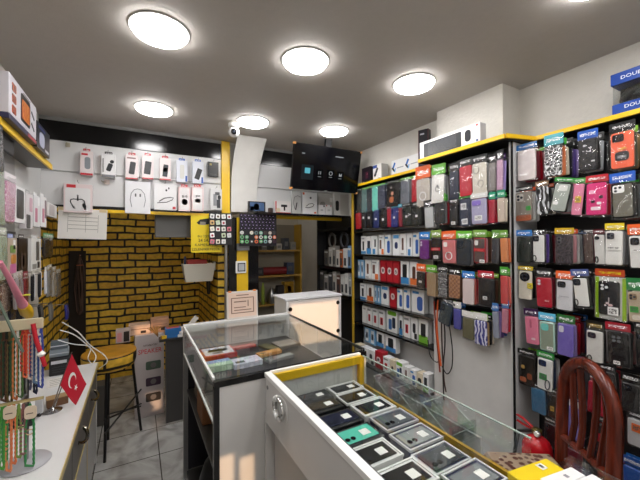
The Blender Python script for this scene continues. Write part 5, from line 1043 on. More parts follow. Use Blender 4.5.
WD_ = wood_mat('varnished_red_brown_wood', '3c140b', '702a17', 5, .22)
ch = thing('wooden_chair', 'varnished red brown wooden chair with an arched slatted back behind the counter', 'chair', (1.693, .69, 0), math.radians(-124))
w = .15
def lean(z): return .05*(z-.5) if z > .5 else 0
arch = [(-w, 0, .0), (-w, 0, .45), (-w-.004, lean(.7), .7), (-w-.004, lean(.84), .84)]
arch += [((w+.004)*math.cos(PI-a*PI/16), lean(.83+.185*math.sin(a*PI/16)), .83+.185*math.sin(a*PI/16)) for a in range(1, 16)]
arch += [(w+.004, lean(.84), .84), (w+.004, lean(.7), .7), (w, 0, .45), (w, 0, 0)]
MB().tube(arch, .026, 10, sq=1.1).build('back_frame', WD_, ch, True)
MB().tube([(-w, lean(.625), .625), (0, lean(.625)+.012, .622), (w, lean(.625), .625)], .02, 8, sq=.8).build('back_rail', WD_, ch, True)
for x0, x1, x2 in ((-.085, -.10, -.095), (-.03, -.042, -.05), (.03, .042, .05), (.085, .10, .095)):
    zt = .84+.19*math.sqrt(max(0, 1-(x2/(w+.004))**2))
    MB().tube([(x0, lean(.63), .63), ((x0+x1)/2*.9, lean(.72)+.012, .72), (x1, lean(.84)+.012, .84), (x2, lean(zt), zt)], .015, 8, sq=.6).build('slat', WD_, ch, True)
MB().box(-.165, .165, -.38, -.005, .44, .475, .006).build('seat_frame', WD_, ch)
for sx in (-1, 1): MB().tube([(sx*.145, -.355, .44), (sx*.143, -.355, .2), (sx*.147, -.36, 0)], lambda i: (.02, .018, .014)[i], 10).build('leg', WD_, ch, True)
for sx in (-1, 1): MB().tube([(sx*.145, -.35, .2), (sx*.145, -.01, .2)], .011, 8).build('stretcher', WD_, ch, True)
cu = thing('seat_cushion', 'brown leaf patterned cushion on the wooden chair seat', 'cushion', (1.693, .69, .4755), math.radians(-124))
MB().box(-.165, .165, -.37, -.035, 0, .058, .024).build('cover', patterned('a8927c', '5a3226', 'leaf', 36.), cu, True)
MB().tube([(-.15, -.365, .006), (.15, -.365, .006)], .006, 6).build('piping', plain('4a2a20', .6), cu)
fe = thing('fire_extinguisher', 'red fire extinguisher with a lever and gauge hung low beside the pillar rack', 'fire extinguisher', (1.8, 0.933, 0))
ez = 0.591
MB().lathe([(.058, .0), (.068, .012), (.069, ez-.12), (.066, ez-.085), (.054, ez-.058), (.032, ez-.042), (.022, ez-.037), (.02, ez-.025)], n=28).build('cylinder', plain('b3121c', .22), fe, True)
MB().lathe([(.02, ez-.03), (.024, ez-.024), (.024, ez-.006), (.014, ez)], n=16).build('valve', metal('9a8a50', .3), fe, True)
MB().tube([(.0, .02, ez-.004), (0, .07, ez+.02), (0, .10, ez+.026)], .009, 8, sq=.5).build('lever', plain('a8121c', .3), fe, True); MB().tube([(.0, .01, ez-.016), (0, .06, ez-.012), (0, .10, ez-.004)], .008, 8, sq=.5).build('handle', plain('a8121c', .3), fe, True)
g = MB().disc(.016, .012, -.022, -.012, ez-.018, 18, 'x', .002).build('gauge', metal('c9c9c6', .25), fe, True); MB().disc(.011, .003, -.0295, -.012, ez-.018, 16, 'x').build('gauge_face', plain('e8e8e0', .3), g)
MB().tube([(-.0, .02, ez-.02), (-.03, .075, ez-.04), (-.045, .09, ez-.16), (-.045, .09, ez-.3)], .009, 8).build('hose', plain('141414', .4), fe, True)
bx('label', printed('d9d6cc', '7a2020', .1, .9, 10.), -.0715, -.0692, -.03, .03, ez-.36, ez-.24, 0, fe)


# ------------------------------------------------------------------ white cabinet behind the glass case
wx0, wx1, wy = 1.04, 1.56, 2.41
wc = thing('cabinet', 'white upright cabinet with one plain door behind the glass case', 'cabinet', (1.3, 2.53, 0)); ow = (1.3, 2.53)
part(wc, ow, 'body', plain('e4e2df', .32), wx0, wx1, wy+.018, wy+.26, .02, 1.09); part(wc, ow, 'top', plain('e6e6e8', .25), wx0-.01, wx1+.01, wy-.004, wy+.27, 1.0905, 1.106, .002)
part(wc, ow, 'plinth', DARK, wx0+.02, wx1-.02, wy+.03, wy+.25, 0, .02)
dr = part(wc, ow, 'door', plain('e3dcd6', .3), wx0+.022, wx1-.022, wy, wy+.017, .05, 1.084, .002)
for x, z in ((wx0+.034, 1.02), (wx1-.034, 1.035), (wx1-.034, .79)): MB().disc(.017, .004, x-ow[0], wy-.0015-ow[1], z, 18, b=.001).build('hinge_cup', gloss('15130f'), dr)
for x in (wx0, wx1-.02): part(wc, ow, 'side_edge', plain('ecebe9', .3), x, x+.02, wy+.001, wy+.018, .05, 1.084)

# ------------------------------------------------------------------ back left: desk, cabinet, cartons
gc = thing('cabinet', 'dark grey low cabinet against the brick wall passage', 'cabinet', (.36, 3.25, 0)); og = (.36, 3.25)
part(gc, og, 'body', plain('3f3d3c', .4), .218, .52, 3.105, 3.20, .0, .715); part(gc, og, 'top', plain('2e2c2b', .4), .165, .54, 3.09, 3.205, .7155, .735); part(gc, og, 'foot_strip', plain('9a9690', .4), .218, .52, 3.098, 3.104, 0, .012)
bs = thing('speaker_carton', 'tall white speaker carton with three printed windows by the brick wall', 'speaker carton', (.10, 3.33, 0), .04)
w, h = .235, .735
MB().box(-w/2, w/2, 0, .2, 0, h, .003).build('carton', plain('b9aeac', .45), bs)
lettering('SPEAKER', w*.8, .042, plain('c0262c', .4), bs, .004, -.0008, h*.80); bx('printed_line', printed('b9aeac', '5a4a4a', 0, 1, 14.), -w*.3, w*.34, -.0012, -.0002, h*.86, h*.883, 0, bs)
for z, c in ((.62, '4a5a4c'), (.42, '3a2438'), (.23, '2a2420')):
    q = MB().slab(w*.52, .075, .0016, .012, 0, 4, .03, -.0008, h*z).build('printed_speaker', plain(c, .3), bs); MB().disc(.024, .001, .03, -.0018, h*z, 16).build('printed_cone', plain('6a6462', .3), q)
for k, (x, z, w, h, c, t) in enumerate(((.0, .7355, .17, .09, 'c9a890', 'pale wood toned carton lying on the speaker carton'), (.165, .7355, .15, .125, 'b0856a', 'brown printed carton at the right end on the speaker carton'))):
    carton(t, (x+.02, 3.36, z), 0, w, h, .12, c, ((.1, .55, .9, .62, '8a6a58'), (.55, .15, .8, .4, '2a1c18')))
c = carton('small white boxed gadget with a dark picture on the brick bench', (-.105, 3.27, .708), 0, .105, .11, .08, 'b4a49e', ((.1, .1, .42, .8, 'c98a8a'), (.55, .08, .95, .85, '2a2624')))
bl = flat('blue carton with a red lid strip on the grey cabinet', (.275, 3.145), .125, .07, .082, 0, '2f6aa8', ((.1, .1, .9, .9, 'a84a44'),), z=.7355)
ye = flat('small yellow and grey packet in front of the blue carton', (.20, 3.115), .04, .03, .03, .3, 'd8b02a', ((.2, .2, .8, .8, '7a7a70'),), z=.7355)
for k, (x, y, r, c) in enumerate(((.395, 3.15, .5, 'd8d4ce'), (.41, 3.15, .25, 'e6e2dc'), (.40, 3.15, -.1, 'c9c0b6'))):
    t = thing('paper_bundle', ('lowest', 'middle', 'topmost')[k] + ' sheaf of white papers on the grey cabinet', 'papers', (x, y, .7355 + .0255*k), r*.3)
    MB().box(-.09, .09, -.035, .035, 0, .022, .001).build('sheets', plain(c, .6), t); bx('band', plain('6a4030', .5), -.02, .01, -.0362, .0362, -.0001, .0228, 0, t)
t = thing('paper_bundle', 'leaflets leaning up out of the papers on the grey cabinet', 'papers', (.41, 3.15, .8135), 0, None, .7)
MB().box(-.02, .02, -.02, .0, 0, .10, .001).build('sheets', plain('dcd6cc', .6), t)
t = thing('dried_bundle', 'brown dried twig bundle lying behind the blue carton', 'twig bundle', (.16, 3.185, .7355))
for k in range(14):
    a = -.5 + k*.09
    MB().tube([(0, 0, .006+.002*k), (.03*math.sin(a)-.02, 0, .05+.002*k), (.11*math.sin(a)-.03, .004*(k % 3), .09+.012*math.cos(a*3))], .003, 5).build('twig', plain(('6a4a22', '8a6428', '4a3416')[k % 3], .7), t)
# stool with a drum seat painted like the wall
st = thing('bar_stool', 'round stool with a brick patterned drum seat on thin black metal legs', 'stool', (-.185, 3.02, 0))
MB().lathe([(.14, .60), (.17, .615), (.18, .645), (.184, .71), (.183, .712)], n=36).build('seat', brick_mat((PI/2, 0, 0)), st, True)
MB().lathe([(.183, .7125), (.18, .72), (.15, .724)], n=36).build('seat_top', plain('b07c1a', .5, noise=.3), st, True)
A_, B_, C_ = (-.015, -.23), (-.015, .08), (.215, .10)
for x, y in (A_, B_, C_): MB().tube([(x*.7, y*.6, .61), (x, y, 0)], .010, 8).build('leg', plain('0d0d0e', .4), st, True)
for a, b, z0, z1 in ((A_, C_, .20, .34), (B_, C_, .2, .2), (A_, B_, .2, .2), (A_, C_, .30, .22)): MB().tube([(a[0], a[1], z0), (b[0], b[1], z1)], .0065, 8).build('stretcher', plain('0d0d0e', .4), st, True)
cb = thing('carton', 'grey metal box standing under the mural beside the stool', 'box', (-.34, 3.36, 0)); MB().box(-.1, .1, 0, .15, 0, .34, .003).build('carton', plain('55524e', .5), cb); bx('tape', plain('77726a', .4), -.02, .02, -.001, .15, .3401, .341, 0, cb)
nb = thing('hanging_cable_bundle', 'dark tangle of leads hung on the brick partition right of the wall basket', 'cable bundle', (.675, 3.62, 1.38))
for k in range(8):
    a = k*2*PI/8
    MB().tube([(0, 0, .0), (.015*math.sin(a)-.01, .07*math.cos(a), -.12), (.018*math.sin(a+1)-.012, .09*math.cos(a+.5), -.26), (.01*math.sin(a)-.01, .03*math.cos(a), -.36)], .007, 6).build('lead', plain(('2a241e', '463a2c', '1c1a18')[k % 3], .5), nb, True)
MB().tube([(.03, 0, .006), (-.02, 0, .01)], .004, 6).build('nail', metal('8a8a8a'), nb)
# cable bundle hung by the dark doorway
cbn = thing('hanging_cable_bundle', 'hank of brown cables hung on a nail by the dark doorway', 'cable bundle', (-0.547, 4.42, 1.424))
for k in range(9):
    a = k*2*PI/9; rr = .035
    MB().tube([(0, .0, 0), (rr*math.cos(a), rr*.5*math.sin(a)-.01, -.12), (rr*1.3*math.cos(a+.4), rr*.6*math.sin(a)-.012, -.36), (rr*.8*math.cos(a+.8), rr*.4*math.sin(a)-.01, -.58-.02*(k % 3)), (rr*.2*math.cos(a), -.01, -.64)], .0062, 6).build('cable', plain(('55423c', '6a554e', '3e302c')[k % 3], .5), cbn, True)
MB().tube([(0, .054, .006), (0, -.03, .01)], .004, 6).build('nail', metal('b8683a'), cbn); MB().tube([(.03*math.cos(a*PI/6), -.008+.02*math.sin(a*PI/6), -.1) for a in range(12)], .005, 6, True).build('tie', plain('c06a4a', .5), cbn)

# ------------------------------------------------------------------ goods in the dim back right corner
carton('dark grey packet on the upper black shelf of the dim back corner', (2.0, 3.420, 1.282), RIGHT, 0.090, 0.190, .06, '5a5650', ((.2, .1, .8, .5, '3a3c40'), (.1, .8, .9, .9, 'c8c8c8')))
carton('pale packet on the upper black shelf of the dim back corner', (2.0, 3.320, 1.282), RIGHT, 0.074, 0.220, .06, 'b8b4ac', ((.2, .1, .8, .5, '3a3c40'), (.1, .8, .9, .9, 'c8c8c8')))
carton('grey packet on the upper black shelf of the dim back corner', (2.0, 3.236, 1.282), RIGHT, 0.061, 0.240, .06, '8a8680', ((.2, .1, .8, .5, '3a3c40'), (.1, .8, .9, .9, 'c8c8c8')))
carton('cream packet on the upper black shelf of the dim back corner', (2.0, 3.159, 1.282), RIGHT, 0.058, 0.190, .06, 'd0ccc4', ((.2, .1, .8, .5, '3a3c40'), (.1, .8, .9, .9, 'c8c8c8')))
carton('orange brown packet on the upper black shelf of the dim back corner', (2.0, 3.086, 1.282), RIGHT, 0.056, 0.200, .06, 'a05a34', ((.2, .1, .8, .5, '3a3c40'), (.1, .8, .9, .9, 'c8c8c8')))
carton('white packet on the upper black shelf of the dim back corner', (2.0, 3.005, 1.282), RIGHT, 0.074, 0.210, .06, 'cfd0d0', ((.2, .1, .8, .5, '3a3c40'), (.1, .8, .9, .9, 'c8c8c8')))
carton('blue footed packet on the upper black shelf of the dim back corner', (2.0, 2.922, 1.282), RIGHT, 0.061, 0.240, .06, '6a90b8', ((.2, .1, .8, .5, '3a3c40'), (.1, .8, .9, .9, 'c8c8c8')))
carton('charcoal packet on the lower black shelf of the dim back corner', (2.0, 3.529, 0.982), RIGHT, 0.083, 0.230, .06, '4a4844', ((.2, .1, .8, .5, '3a3c40'), (.1, .8, .9, .9, 'c8c8c8')))
carton('ash packet on the lower black shelf of the dim back corner', (2.0, 3.425, 0.982), RIGHT, 0.090, 0.190, .06, '8a8682', ((.2, .1, .8, .5, '3a3c40'), (.1, .8, .9, .9, 'c8c8c8')))
carton('slate packet on the lower black shelf of the dim back corner', (2.0, 3.325, 0.982), RIGHT, 0.074, 0.220, .06, '3a3c40', ((.2, .1, .8, .5, '3a3c40'), (.1, .8, .9, .9, 'c8c8c8')))
carton('beige packet on the lower black shelf of the dim back corner', (2.0, 3.235, 0.982), RIGHT, 0.071, 0.240, .06, 'b0aca4', ((.2, .1, .8, .5, '3a3c40'), (.1, .8, .9, .9, 'c8c8c8')))
carton('brown packet on the lower black shelf of the dim back corner', (2.0, 3.148, 0.982), RIGHT, 0.068, 0.200, .06, '5a3c34', ((.2, .1, .8, .5, '3a3c40'), (.1, .8, .9, .9, 'c8c8c8')))
carton('silver packet on the lower black shelf of the dim back corner', (2.0, 3.065, 0.982), RIGHT, 0.066, 0.220, .06, 'c4c4c0', ((.2, .1, .8, .5, '3a3c40'), (.1, .8, .9, .9, 'c8c8c8')))
carton('bright white packet on the lower black shelf of the dim back corner', (2.0, 2.985, 0.982), RIGHT, 0.063, 0.240, .06, 'd8d8d4', ((.2, .1, .8, .5, '3a3c40'), (.1, .8, .9, .9, 'c8c8c8')))
carton('steel packet on the lower black shelf of the dim back corner', (2.0, 2.912, 0.982), RIGHT, 0.051, 0.200, .06, '9aa0a4', ((.2, .1, .8, .5, '3a3c40'), (.1, .8, .9, .9, 'c8c8c8')))
tag(MB().tube([(2.03, 3.325+.07*math.cos(a*PI/12), 1.585+.08*math.sin(a*PI/12)) for a in range(24)], .012, 8, True).build('cable_coil', plain('6a6864', .5), smooth=True), 'coil of grey cable hung high in the dim back corner', 'cable coil')
hook(br, o4, 3.325, 1.645, 2.0, 2.09)
tag(MB().tube([(2.03, 3.064+.07*math.cos(a*PI/12), 1.585+.08*math.sin(a*PI/12)) for a in range(24)], .012, 8, True).build('cable_coil', plain('3a3a40', .5), smooth=True), 'coil of black cable hung high in the dim back corner', 'cable coil')
hook(br, o4, 3.064, 1.645, 2.0, 2.09)
ds = thing('shelf_unit', 'dim open shelf unit of workshop bits behind the yellow post', 'shelf unit', (1.593, 3.95, 0)); odx = (1.593, 3.95)
part(ds, odx, 'back_panel', plain('8c8474', .5), 1.219, 1.867, 4.05, 4.07, 0, 1.80)
part(ds, odx, 'shelf', plain('a8843a', .5), 1.219, 1.867, 3.86, 4.05, 1.448, 1.468)
part(ds, odx, 'shelf', plain('a8843a', .5), 1.219, 1.867, 3.86, 4.05, 1.129, 1.149)
part(ds, odx, 'shelf', plain('a8843a', .5), 1.219, 1.867, 3.86, 4.05, 0.772, 0.792)
part(ds, odx, 'side_panel', plain('b08a2c', .5), 1.867, 1.887, 3.86, 4.07, 0, 1.80)
tag(MB().lathe([(.03, -.16), (.05, -.155), (.05, .155), (.03, .16)], n=18).xf(Matrix.Translation((1.529, 3.93, 1.202)) @ Matrix.Rotation(PI/2, 4, 'Y')).build('fabric_roll', plain('7a1c20', .5), smooth=True), 'dark red roll lying on the dim shelf unit', 'roll')
carton('gold chequered box on the dim shelf unit', (1.714, 3.875, 0.794), 0, .13, .26, .1, 'a07a20', ((.05, .05, .95, .12, 'c89c30'), (.1, .2, .9, .9, '8a6418'), (.3, .3, .7, .8, 'b08a2a')))
tag(MB().lathe([(.05, 0), (.06, .02), (.055, .12), (.03, .16), (.012, .20)], n=18).xf(Matrix.Translation((1.487, 3.92, 0.794))).build('metal_flask', metal('a8a8a8', .3), smooth=True), 'silver metal flask on the dim shelf unit', 'flask')
tag(MB().slab(.10, .22, .07, .02, .01, 3).xf(Matrix.Translation((1.602, 3.92, 0.905))).build('dark_case', plain('2c2624', .5)), 'dark upright case between the flask and gold box', 'case')
tag(MB().lathe([(.02, 0), (.024, .02), (.022, .2), (.012, .24), (.012, .27)], n=14).xf(Matrix.Translation((1.368, 3.9, 0.794))).build('spray_bottle', plain('8a9a3a', .4), smooth=True), 'yellow green bottle at the left of the dim shelf unit', 'bottle')
carton('grey tool case on the upper board of the dim shelf unit', (1.384, 3.89, 1.470), 0, .075, 0.12, .1, '6a6a66', ((.2, .3, .8, .7, '8a8a88'),))
carton('charcoal tool case on the upper board of the dim shelf unit', (1.476, 3.89, 1.470), 0, .075, 0.16, .1, '3a3834', ((.2, .3, .8, .7, '8a8a88'),))
carton('cream packet on the upper board of the dim shelf unit', (1.584, 3.89, 1.470), 0, .075, 0.08, .1, 'c8c4b8', ((.2, .3, .8, .7, '8a8a88'),))
carton('slate tool case on the upper board of the dim shelf unit', (1.682, 3.89, 1.470), 0, .075, 0.15, .1, '4a4e58', ((.2, .3, .8, .7, '8a8a88'),))
carton('ash coloured packet on the upper board of the dim shelf unit', (1.781, 3.89, 1.470), 0, .075, 0.10, .1, '9a968c', ((.2, .3, .8, .7, '8a8a88'),))
carton('black speaker box on the middle board of the dim shelf unit', (1.323, 3.89, 1.151), 0, .10, 0.10, .1, '2c2c30', ((.2, .3, .8, .7, '5a5a58'),))
carton('navy tool bag on the middle board of the dim shelf unit', (1.737, 3.89, 1.151), 0, .10, 0.15, .1, '3a4258', ((.2, .3, .8, .7, '5a5a58'),))


# ------------------------------------------------------------------ the left wall: shelf, hanging goods, counter

lr = thing('display_rack', 'grey slatted display rack with a yellow edged top shelf on the left wall', 'display rack', (-.65, 1.8, 0)); ol2 = (-.65, 1.8)
part(lr, ol2, 'back_panel', plain('8e8c8a', .4), -.659, -.645, .2, 2.62, .706, 1.62)
part(lr, ol2, 'back_panel', plain('b4b3b2', .35), -.659, -.645, .2, 2.62, 1.621, 1.99)
part(lr, ol2, 'back_panel', plain('cfcfce', .35), -.659, -.647, 2.622, 3.24, 1.50, 2.36)
for z in (1.88, 1.62, 1.36): part(lr, ol2, 'slat_rail', plain('4a4a4a', .35), -.6455, -.640, .2, 2.62, z-.008, z+.008)
part(lr, ol2, 'top_shelf', plain('4c4a48', .4), -.659, -.527, .2, 2.87, 2.072, 2.097)
part(lr, ol2, 'edge_strip', YEL, -.5265, -.513, .2, 2.88, 2.069, 2.103)
part(lr, ol2, 'front_trim', DARK, -.56, -.545, .2, 2.2, 2.0, 2.0715)
part(lr, ol2, 'back_panel', plain('aaa9a8', .35), -.659, -.647, .2, 2.62, 1.991, 2.071)
part(lr, ol2, 'corner_post', plain('dcdcdc', .3), -.645, -.625, 2.30, 2.33, 1.70, 2.0715)

hc = thing('heater_carton', 'big white carton printed with a glowing fireplace heater on the left top shelf', 'carton', (-.488, 2.12, 2.1035), LEFT)
MB().box(-.22, .22, 0, .155, .026, .205, .002).build('carton', plain('d8d4dc', .4), hc); MB().box(-.22, .22, -.001, .156, 0, .0255, .002).build('carton_foot', plain('2c2a4c', .4), hc)
pf = MB().slab(.15, .135, .0016, .014, 0, 4, .02, -.0008, .115).build('printed_heater', plain('1a1614', .3), hc)
MB().slab(.13, .095, .001, .01, 0, 3, .02, -.002, .108).build('printed_fire', patterned('c8481c', 'f0a040', 'swirl', 16.), pf)
for z in (.058, .108, .158): MB().slab(.055, .036, .0016, .004, 0, 2, -.155, -.0008, z).build('printed_picture', patterned('5a2c1c', 'd8602c', 'swirl', 20.), hc)
for z in (.075, .135): MB().slab(.06, .012, .0016, .003, 0, 2, 0, 0, 0).xf(Matrix.Translation((.15, -.0008, z)) @ Matrix.Rotation(.5, 4, 'Y')).build('printed_picture', plain('2a2a30', .35), hc)
bx('printed_line', plain('8a8a92', .4), -.02, .1, -.0012, -.0002, .188, .193, 0, hc)
bx('printed_band', plain('b0343a', .35), .06, .215, -.002, -.0012, .002, .018, 0, hc)
for z, x1 in ((.15, .13), (.138, .11), (.095, .09)): bx('printed_line', plain('5a4a5a', .4), -.2212, -.2202, .03, x1, z, z+.006, 0, hc)
carton('dark blue boxed gadget with a white picture at the shelf end', (-.492, 2.53, 2.1035), LEFT, .30, .15, .12, '14151f', ((.15, .15, .55, .7, 'b8bcd4', .4), (.1, .8, .6, .9, '3a4a8a'), (.6, .1, .9, .2, 'd8d8dc')))
packet('pink patterned clear packet near the left picture edge', (-0.500, 1.954, 1.742), LEFT, 0.131, 0.179, .03, 'e8e0e4', 'c88aa8', pattern='speckle', ink='e8d0dc')
hook(lr, ol2, 1.954, 1.835, -0.530, -.645)
packet('green edged clear packet at the left picture edge', (-0.500, 1.827, 1.738), LEFT, 0.100, 0.210, .03, 'a8c890', '9aa890')
hook(lr, ol2, 1.827, 1.847, -0.530, -.645)
carton('white framed box with a tall black phone picture on the left rack', (-0.500, 2.112, 1.657), LEFT, 0.153, 0.176, 0.030, 'e6e6e6', ((0.14, 0.12, 0.86, 0.92, '18181c', 0.12),), tab=None)
hook(lr, ol2, 2.112, 1.813, -0.534, -.645)
carton('white box with a black foot next to the tall phone box', (-0.500, 2.273, 1.634), LEFT, 0.126, 0.187, 0.030, 'd9d4d6', ((0.05, 0.02, 0.6, 0.4, '26262a'), (0.5, 0.5, 0.9, 0.9, 'c8a0b0')), tab='9a9a9a')
hook(lr, ol2, 2.273, 1.801, -0.534, -.645)
carton('white box with pink lettering, left of two on the left rack', (-0.500, 2.422, 1.652), LEFT, 0.124, 0.177, 0.030, 'dedee0', ((0.2, 0.15, 0.55, 0.6, 'c06a8a'), (0.6, 0.7, 0.9, 0.95, 'f0f0f0')), tab='e8e8e8')
hook(lr, ol2, 2.422, 1.809, -0.534, -.645)
carton('white box with pink lettering, right of two on the left rack', (-0.500, 2.572, 1.659), LEFT, 0.143, 0.186, 0.030, 'e4e4e6', ((0.3, 0.15, 0.6, 0.6, 'c06a8a'), (0.7, 0.3, 0.95, 0.9, '6a4a5a')), tab='e8e8e8')
hook(lr, ol2, 2.572, 1.825, -0.534, -.645)
carton('small white grey box at the rear end of the left rack', (-0.500, 2.812, 1.737), LEFT, 0.279, 0.088, 0.030, 'd8d6d4', ((0.2, 0.1, 0.7, 0.9, 'b0a8a8'),), tab=None)
hook(lr, ol2, 2.812, 1.805, -0.534, -.645)
packet('pale green strip packet in the second row of the left rack', (-0.500, 1.859, 1.495), LEFT, 0.116, 0.186, .03, 'c8d0c0', 'a8b8a0')
hook(lr, ol2, 1.859, 1.592, -0.530, -.645)
carton('colourful toy packet with orange and pink pictures on the left rack', (-0.500, 2.005, 1.411), LEFT, 0.121, 0.171, 0.030, 'b8a898', ((0.2, 0.05, 0.9, 0.3, 'c870a0', 0.3), (0.3, 0.3, 0.9, 0.55, 'c88a4a', 0.4), (0.2, 0.6, 0.8, 0.8, '7a9a5a', 0.3), (0.55, 0.7, 0.8, 0.95, 'f0f0f0')), tab='8a9ad0')
hook(lr, ol2, 2.005, 1.562, -0.534, -.645)
carton('dark brown boxed gadget with pale lettering on the left rack', (-0.500, 2.168, 1.413), LEFT, 0.154, 0.171, 0.030, '241a16', ((0.3, 0.1, 0.7, 0.55, '5a4a42'), (0.38, 0.15, 0.62, 0.5, '8a7a70')), tab='3a3030')
hook(lr, ol2, 2.168, 1.564, -0.534, -.645)
carton('white boxed cable with black lettering on the left rack', (-0.500, 2.412, 1.407), LEFT, 0.197, 0.179, 0.030, 'e2e2de', ((0.45, 0.3, 0.8, 0.9, '5a5a58'), (0.1, 0.05, 0.5, 0.2, '8a8a88'), (0.6, 0.05, 0.85, 0.25, '1a1a1c')), tab='c8c8c8')
hook(lr, ol2, 2.412, 1.566, -0.534, -.645)
packet('green and black small packet at the rear of the second row', (-0.500, 2.681, 1.529), LEFT, 0.241, 0.116, .03, '3a8a4a', '2c2c30')
hook(lr, ol2, 2.681, 1.591, -0.530, -.645)
packet('silver foil packet in the third row of the left rack', (-0.500, 2.087, 1.316), LEFT, 0.121, 0.140, .03, 'c8c0b8', 'a8a0a0')
hook(lr, ol2, 2.087, 1.390, -0.530, -.645)
packet('slim dark red packet in the third row of the left rack', (-0.500, 2.197, 1.308), LEFT, 0.069, 0.143, .03, '8a2030', '7a2430')
hook(lr, ol2, 2.197, 1.384, -0.530, -.645)
packet('brown clear bag of bits behind the pink toy', (-0.530, 2.017, 1.307), LEFT, 0.116, 0.128, .03, '7a6a5a', '6a4a3c', pattern='speckle', ink='c8b8a8')
hook(lr, ol2, 2.017, 1.375, -0.560, -.645)
packet('dark navy packet low on the left rack under the pink toy', (-0.530, 2.120, 1.228), LEFT, 0.088, 0.107, .03, '24283c', '1c2030')
hook(lr, ol2, 2.120, 1.286, -0.560, -.645)
carton('small black box low on the left rack beside the silver foil packet', (-0.520, 2.288, 1.139), LEFT, 0.102, 0.085, 0.030, '1a1a1c', ((0.2, 0.2, 0.8, 0.6, '6a6a66'),), tab=None)
hook(lr, ol2, 2.288, 1.204, -0.554, -.645)
packet('black hanging packet under the top shelf at the left picture edge', (-0.480, 1.736, 1.922), LEFT, 0.105, 0.157, .03, '141416', '1c1c1e')
hook(lr, ol2, 1.736, 2.005, -0.510, -.645)

for k, (c, n) in enumerate((('16161a', 'black'), ('dcdce0', 'white'), ('202024', 'charcoal'), ('e6e6ea', 'bright white'), ('cfd0d6', 'pale grey'), ('5a5c60', 'grey'))):
    y = 2.287 + 0.071*k
    t = thing('flat_cable', n + ' folded flat cable hung ' + ORD[k] + ' in the third row of the left rack', 'cable', (-.49-.012*(k % 2), y, 1.376), LEFT)
    MB().tube([(-.012, 0, 0), (-.013, 0, -.10), (-.006, 0, -.125), (.008, 0, -.125), (.014, 0, -.10), (.012, 0, 0), (.004, 0, .012), (-.004, 0, .012)], .0055, 6, True).build('loop', plain(c, .4), t, True)
    MB().slab(.03, .03, .004, .003, 0, 2, 0, 0, .02).build('card', plain('c8c4bc', .4), t)
packet('grey clear packet at the rear of the third row', (-0.500, 2.720, 1.300), LEFT, 0.111, 0.169, .03, 'b8b4a8', '8a8a88')
hook(lr, ol2, 2.720, 1.389, -0.530, -.645)
packet('pale grey clear packet at the rear of the third row', (-0.500, 2.851, 1.280), LEFT, 0.123, 0.165, .03, 'b8b4a8', 'a8a49c')
hook(lr, ol2, 2.851, 1.367, -0.530, -.645)
packet('dark grey clear packet at the rear of the third row', (-0.500, 2.998, 1.257), LEFT, 0.138, 0.159, .03, 'b8b4a8', '6a6a68')
hook(lr, ol2, 2.998, 1.341, -0.530, -.645)

def strap(desc, x, y, z1, z0, c, c2, tagged=False, half=.006):
    z0 = max(z0, .722)
    t = thing('bead_strap', desc, 'bead strap', (x, y, z1))
    L = z1-z0; n = 26
    pts = [(-half*min(1, 3*k/n), 0, -L*k/n) for k in range(n)] + [(half*min(1, 3*(1-k/n)), 0, -L*(1-k/n)) for k in range(n+1)]
    MB().tube(pts, lambda i: .0032 + .0014*(i % 2), 6).build('beads', plain(c, .35), t, True)
    MB().tube([(half*math.cos(a*PI/5), .0, -L*.45+half*.8*math.sin(a*PI/5)) for a in range(10)], .0022, 5, True).build('bead_ring', plain(c2, .3), t)
    if tagged: MB().slab(.036, .048, .005, .012, .001, 4, .004, -.008, -.03).build('tag', plain('e0cdb4', .5), t); bx('printed_line', plain('6a5a50', .5), -.008, .012, -.0115, -.0104, -.034, -.031, 0, t)
ss = thing('strap_stand', 'clear stand with a grey oval foot carrying hanging bead straps on the left counter', 'display stand', (-0.373, 1.663, .7055))
MB().lathe([(.075, 0), (.078, .004), (.07, .012), (.02, .018)], n=28).build('foot', plain('a8a8ac', .3), ss, True)
MB().lathe([(.008, .017), (.008, 0.550)], n=10).build('pole', metal('9a9a9e', .3), ss, True)
MB().tube([(-0.084, -0.013, 0.550), (0.055, -0.013, 0.550)], .006, 8).build('arm', metal('c8b888', .35), ss, True)
MB().tube([(0, 0, 0.550), (0.000, -0.013, 0.550)], .006, 8).build('bracket', metal('9a9a9e', .35), ss, True)
MB().tube([(-0.070, -0.063, 0.265), (0.064, -0.063, 0.265)], .006, 8).build('arm', metal('c8b888', .35), ss, True)
MB().tube([(0, 0, 0.265), (0.000, -0.063, 0.265)], .006, 8).build('bracket', metal('9a9a9e', .35), ss, True)
bx('fringe_strip', plain('d8caa8', .6), -0.084, 0.055, -0.026, -0.020, 0.520, 0.562, .003, ss)
strap('dark green bead strap on the upper arm of the strap stand', -0.443, 1.650, 1.256, 0.979, '2c4a30', 'd8c8a0')
strap('brown bead strap on the upper arm of the strap stand', -0.435, 1.650, 1.255, 0.962, '5a3a28', '1a1a1c')
strap('black green bead strap on the upper arm of the strap stand', -0.427, 1.650, 1.254, 0.983, '1e2a22', 'c8c8c8')
strap('olive bead strap on the upper arm of the strap stand', -0.418, 1.650, 1.253, 0.951, '6a5a34', 'd8c8a0')
strap('bottle green bead strap on the upper arm of the strap stand', -0.410, 1.650, 1.252, 0.994, '2c5a3a', '1a1a1c')
strap('orange brown bead strap on the upper arm of the strap stand', -0.403, 1.650, 1.251, 0.962, 'd8804a', 'c8c8c8')
strap('white bead strap on the upper arm of the strap stand', -0.395, 1.650, 1.250, 0.975, 'e0dcd4', 'd8c8a0')
strap('moss green bead strap on the upper arm of the strap stand', -0.388, 1.650, 1.249, 0.966, '4a6a3a', '1a1a1c')
strap('red bead strap on the upper arm of the strap stand', -0.381, 1.650, 1.248, 1.064, 'c83030', 'c8c8c8')
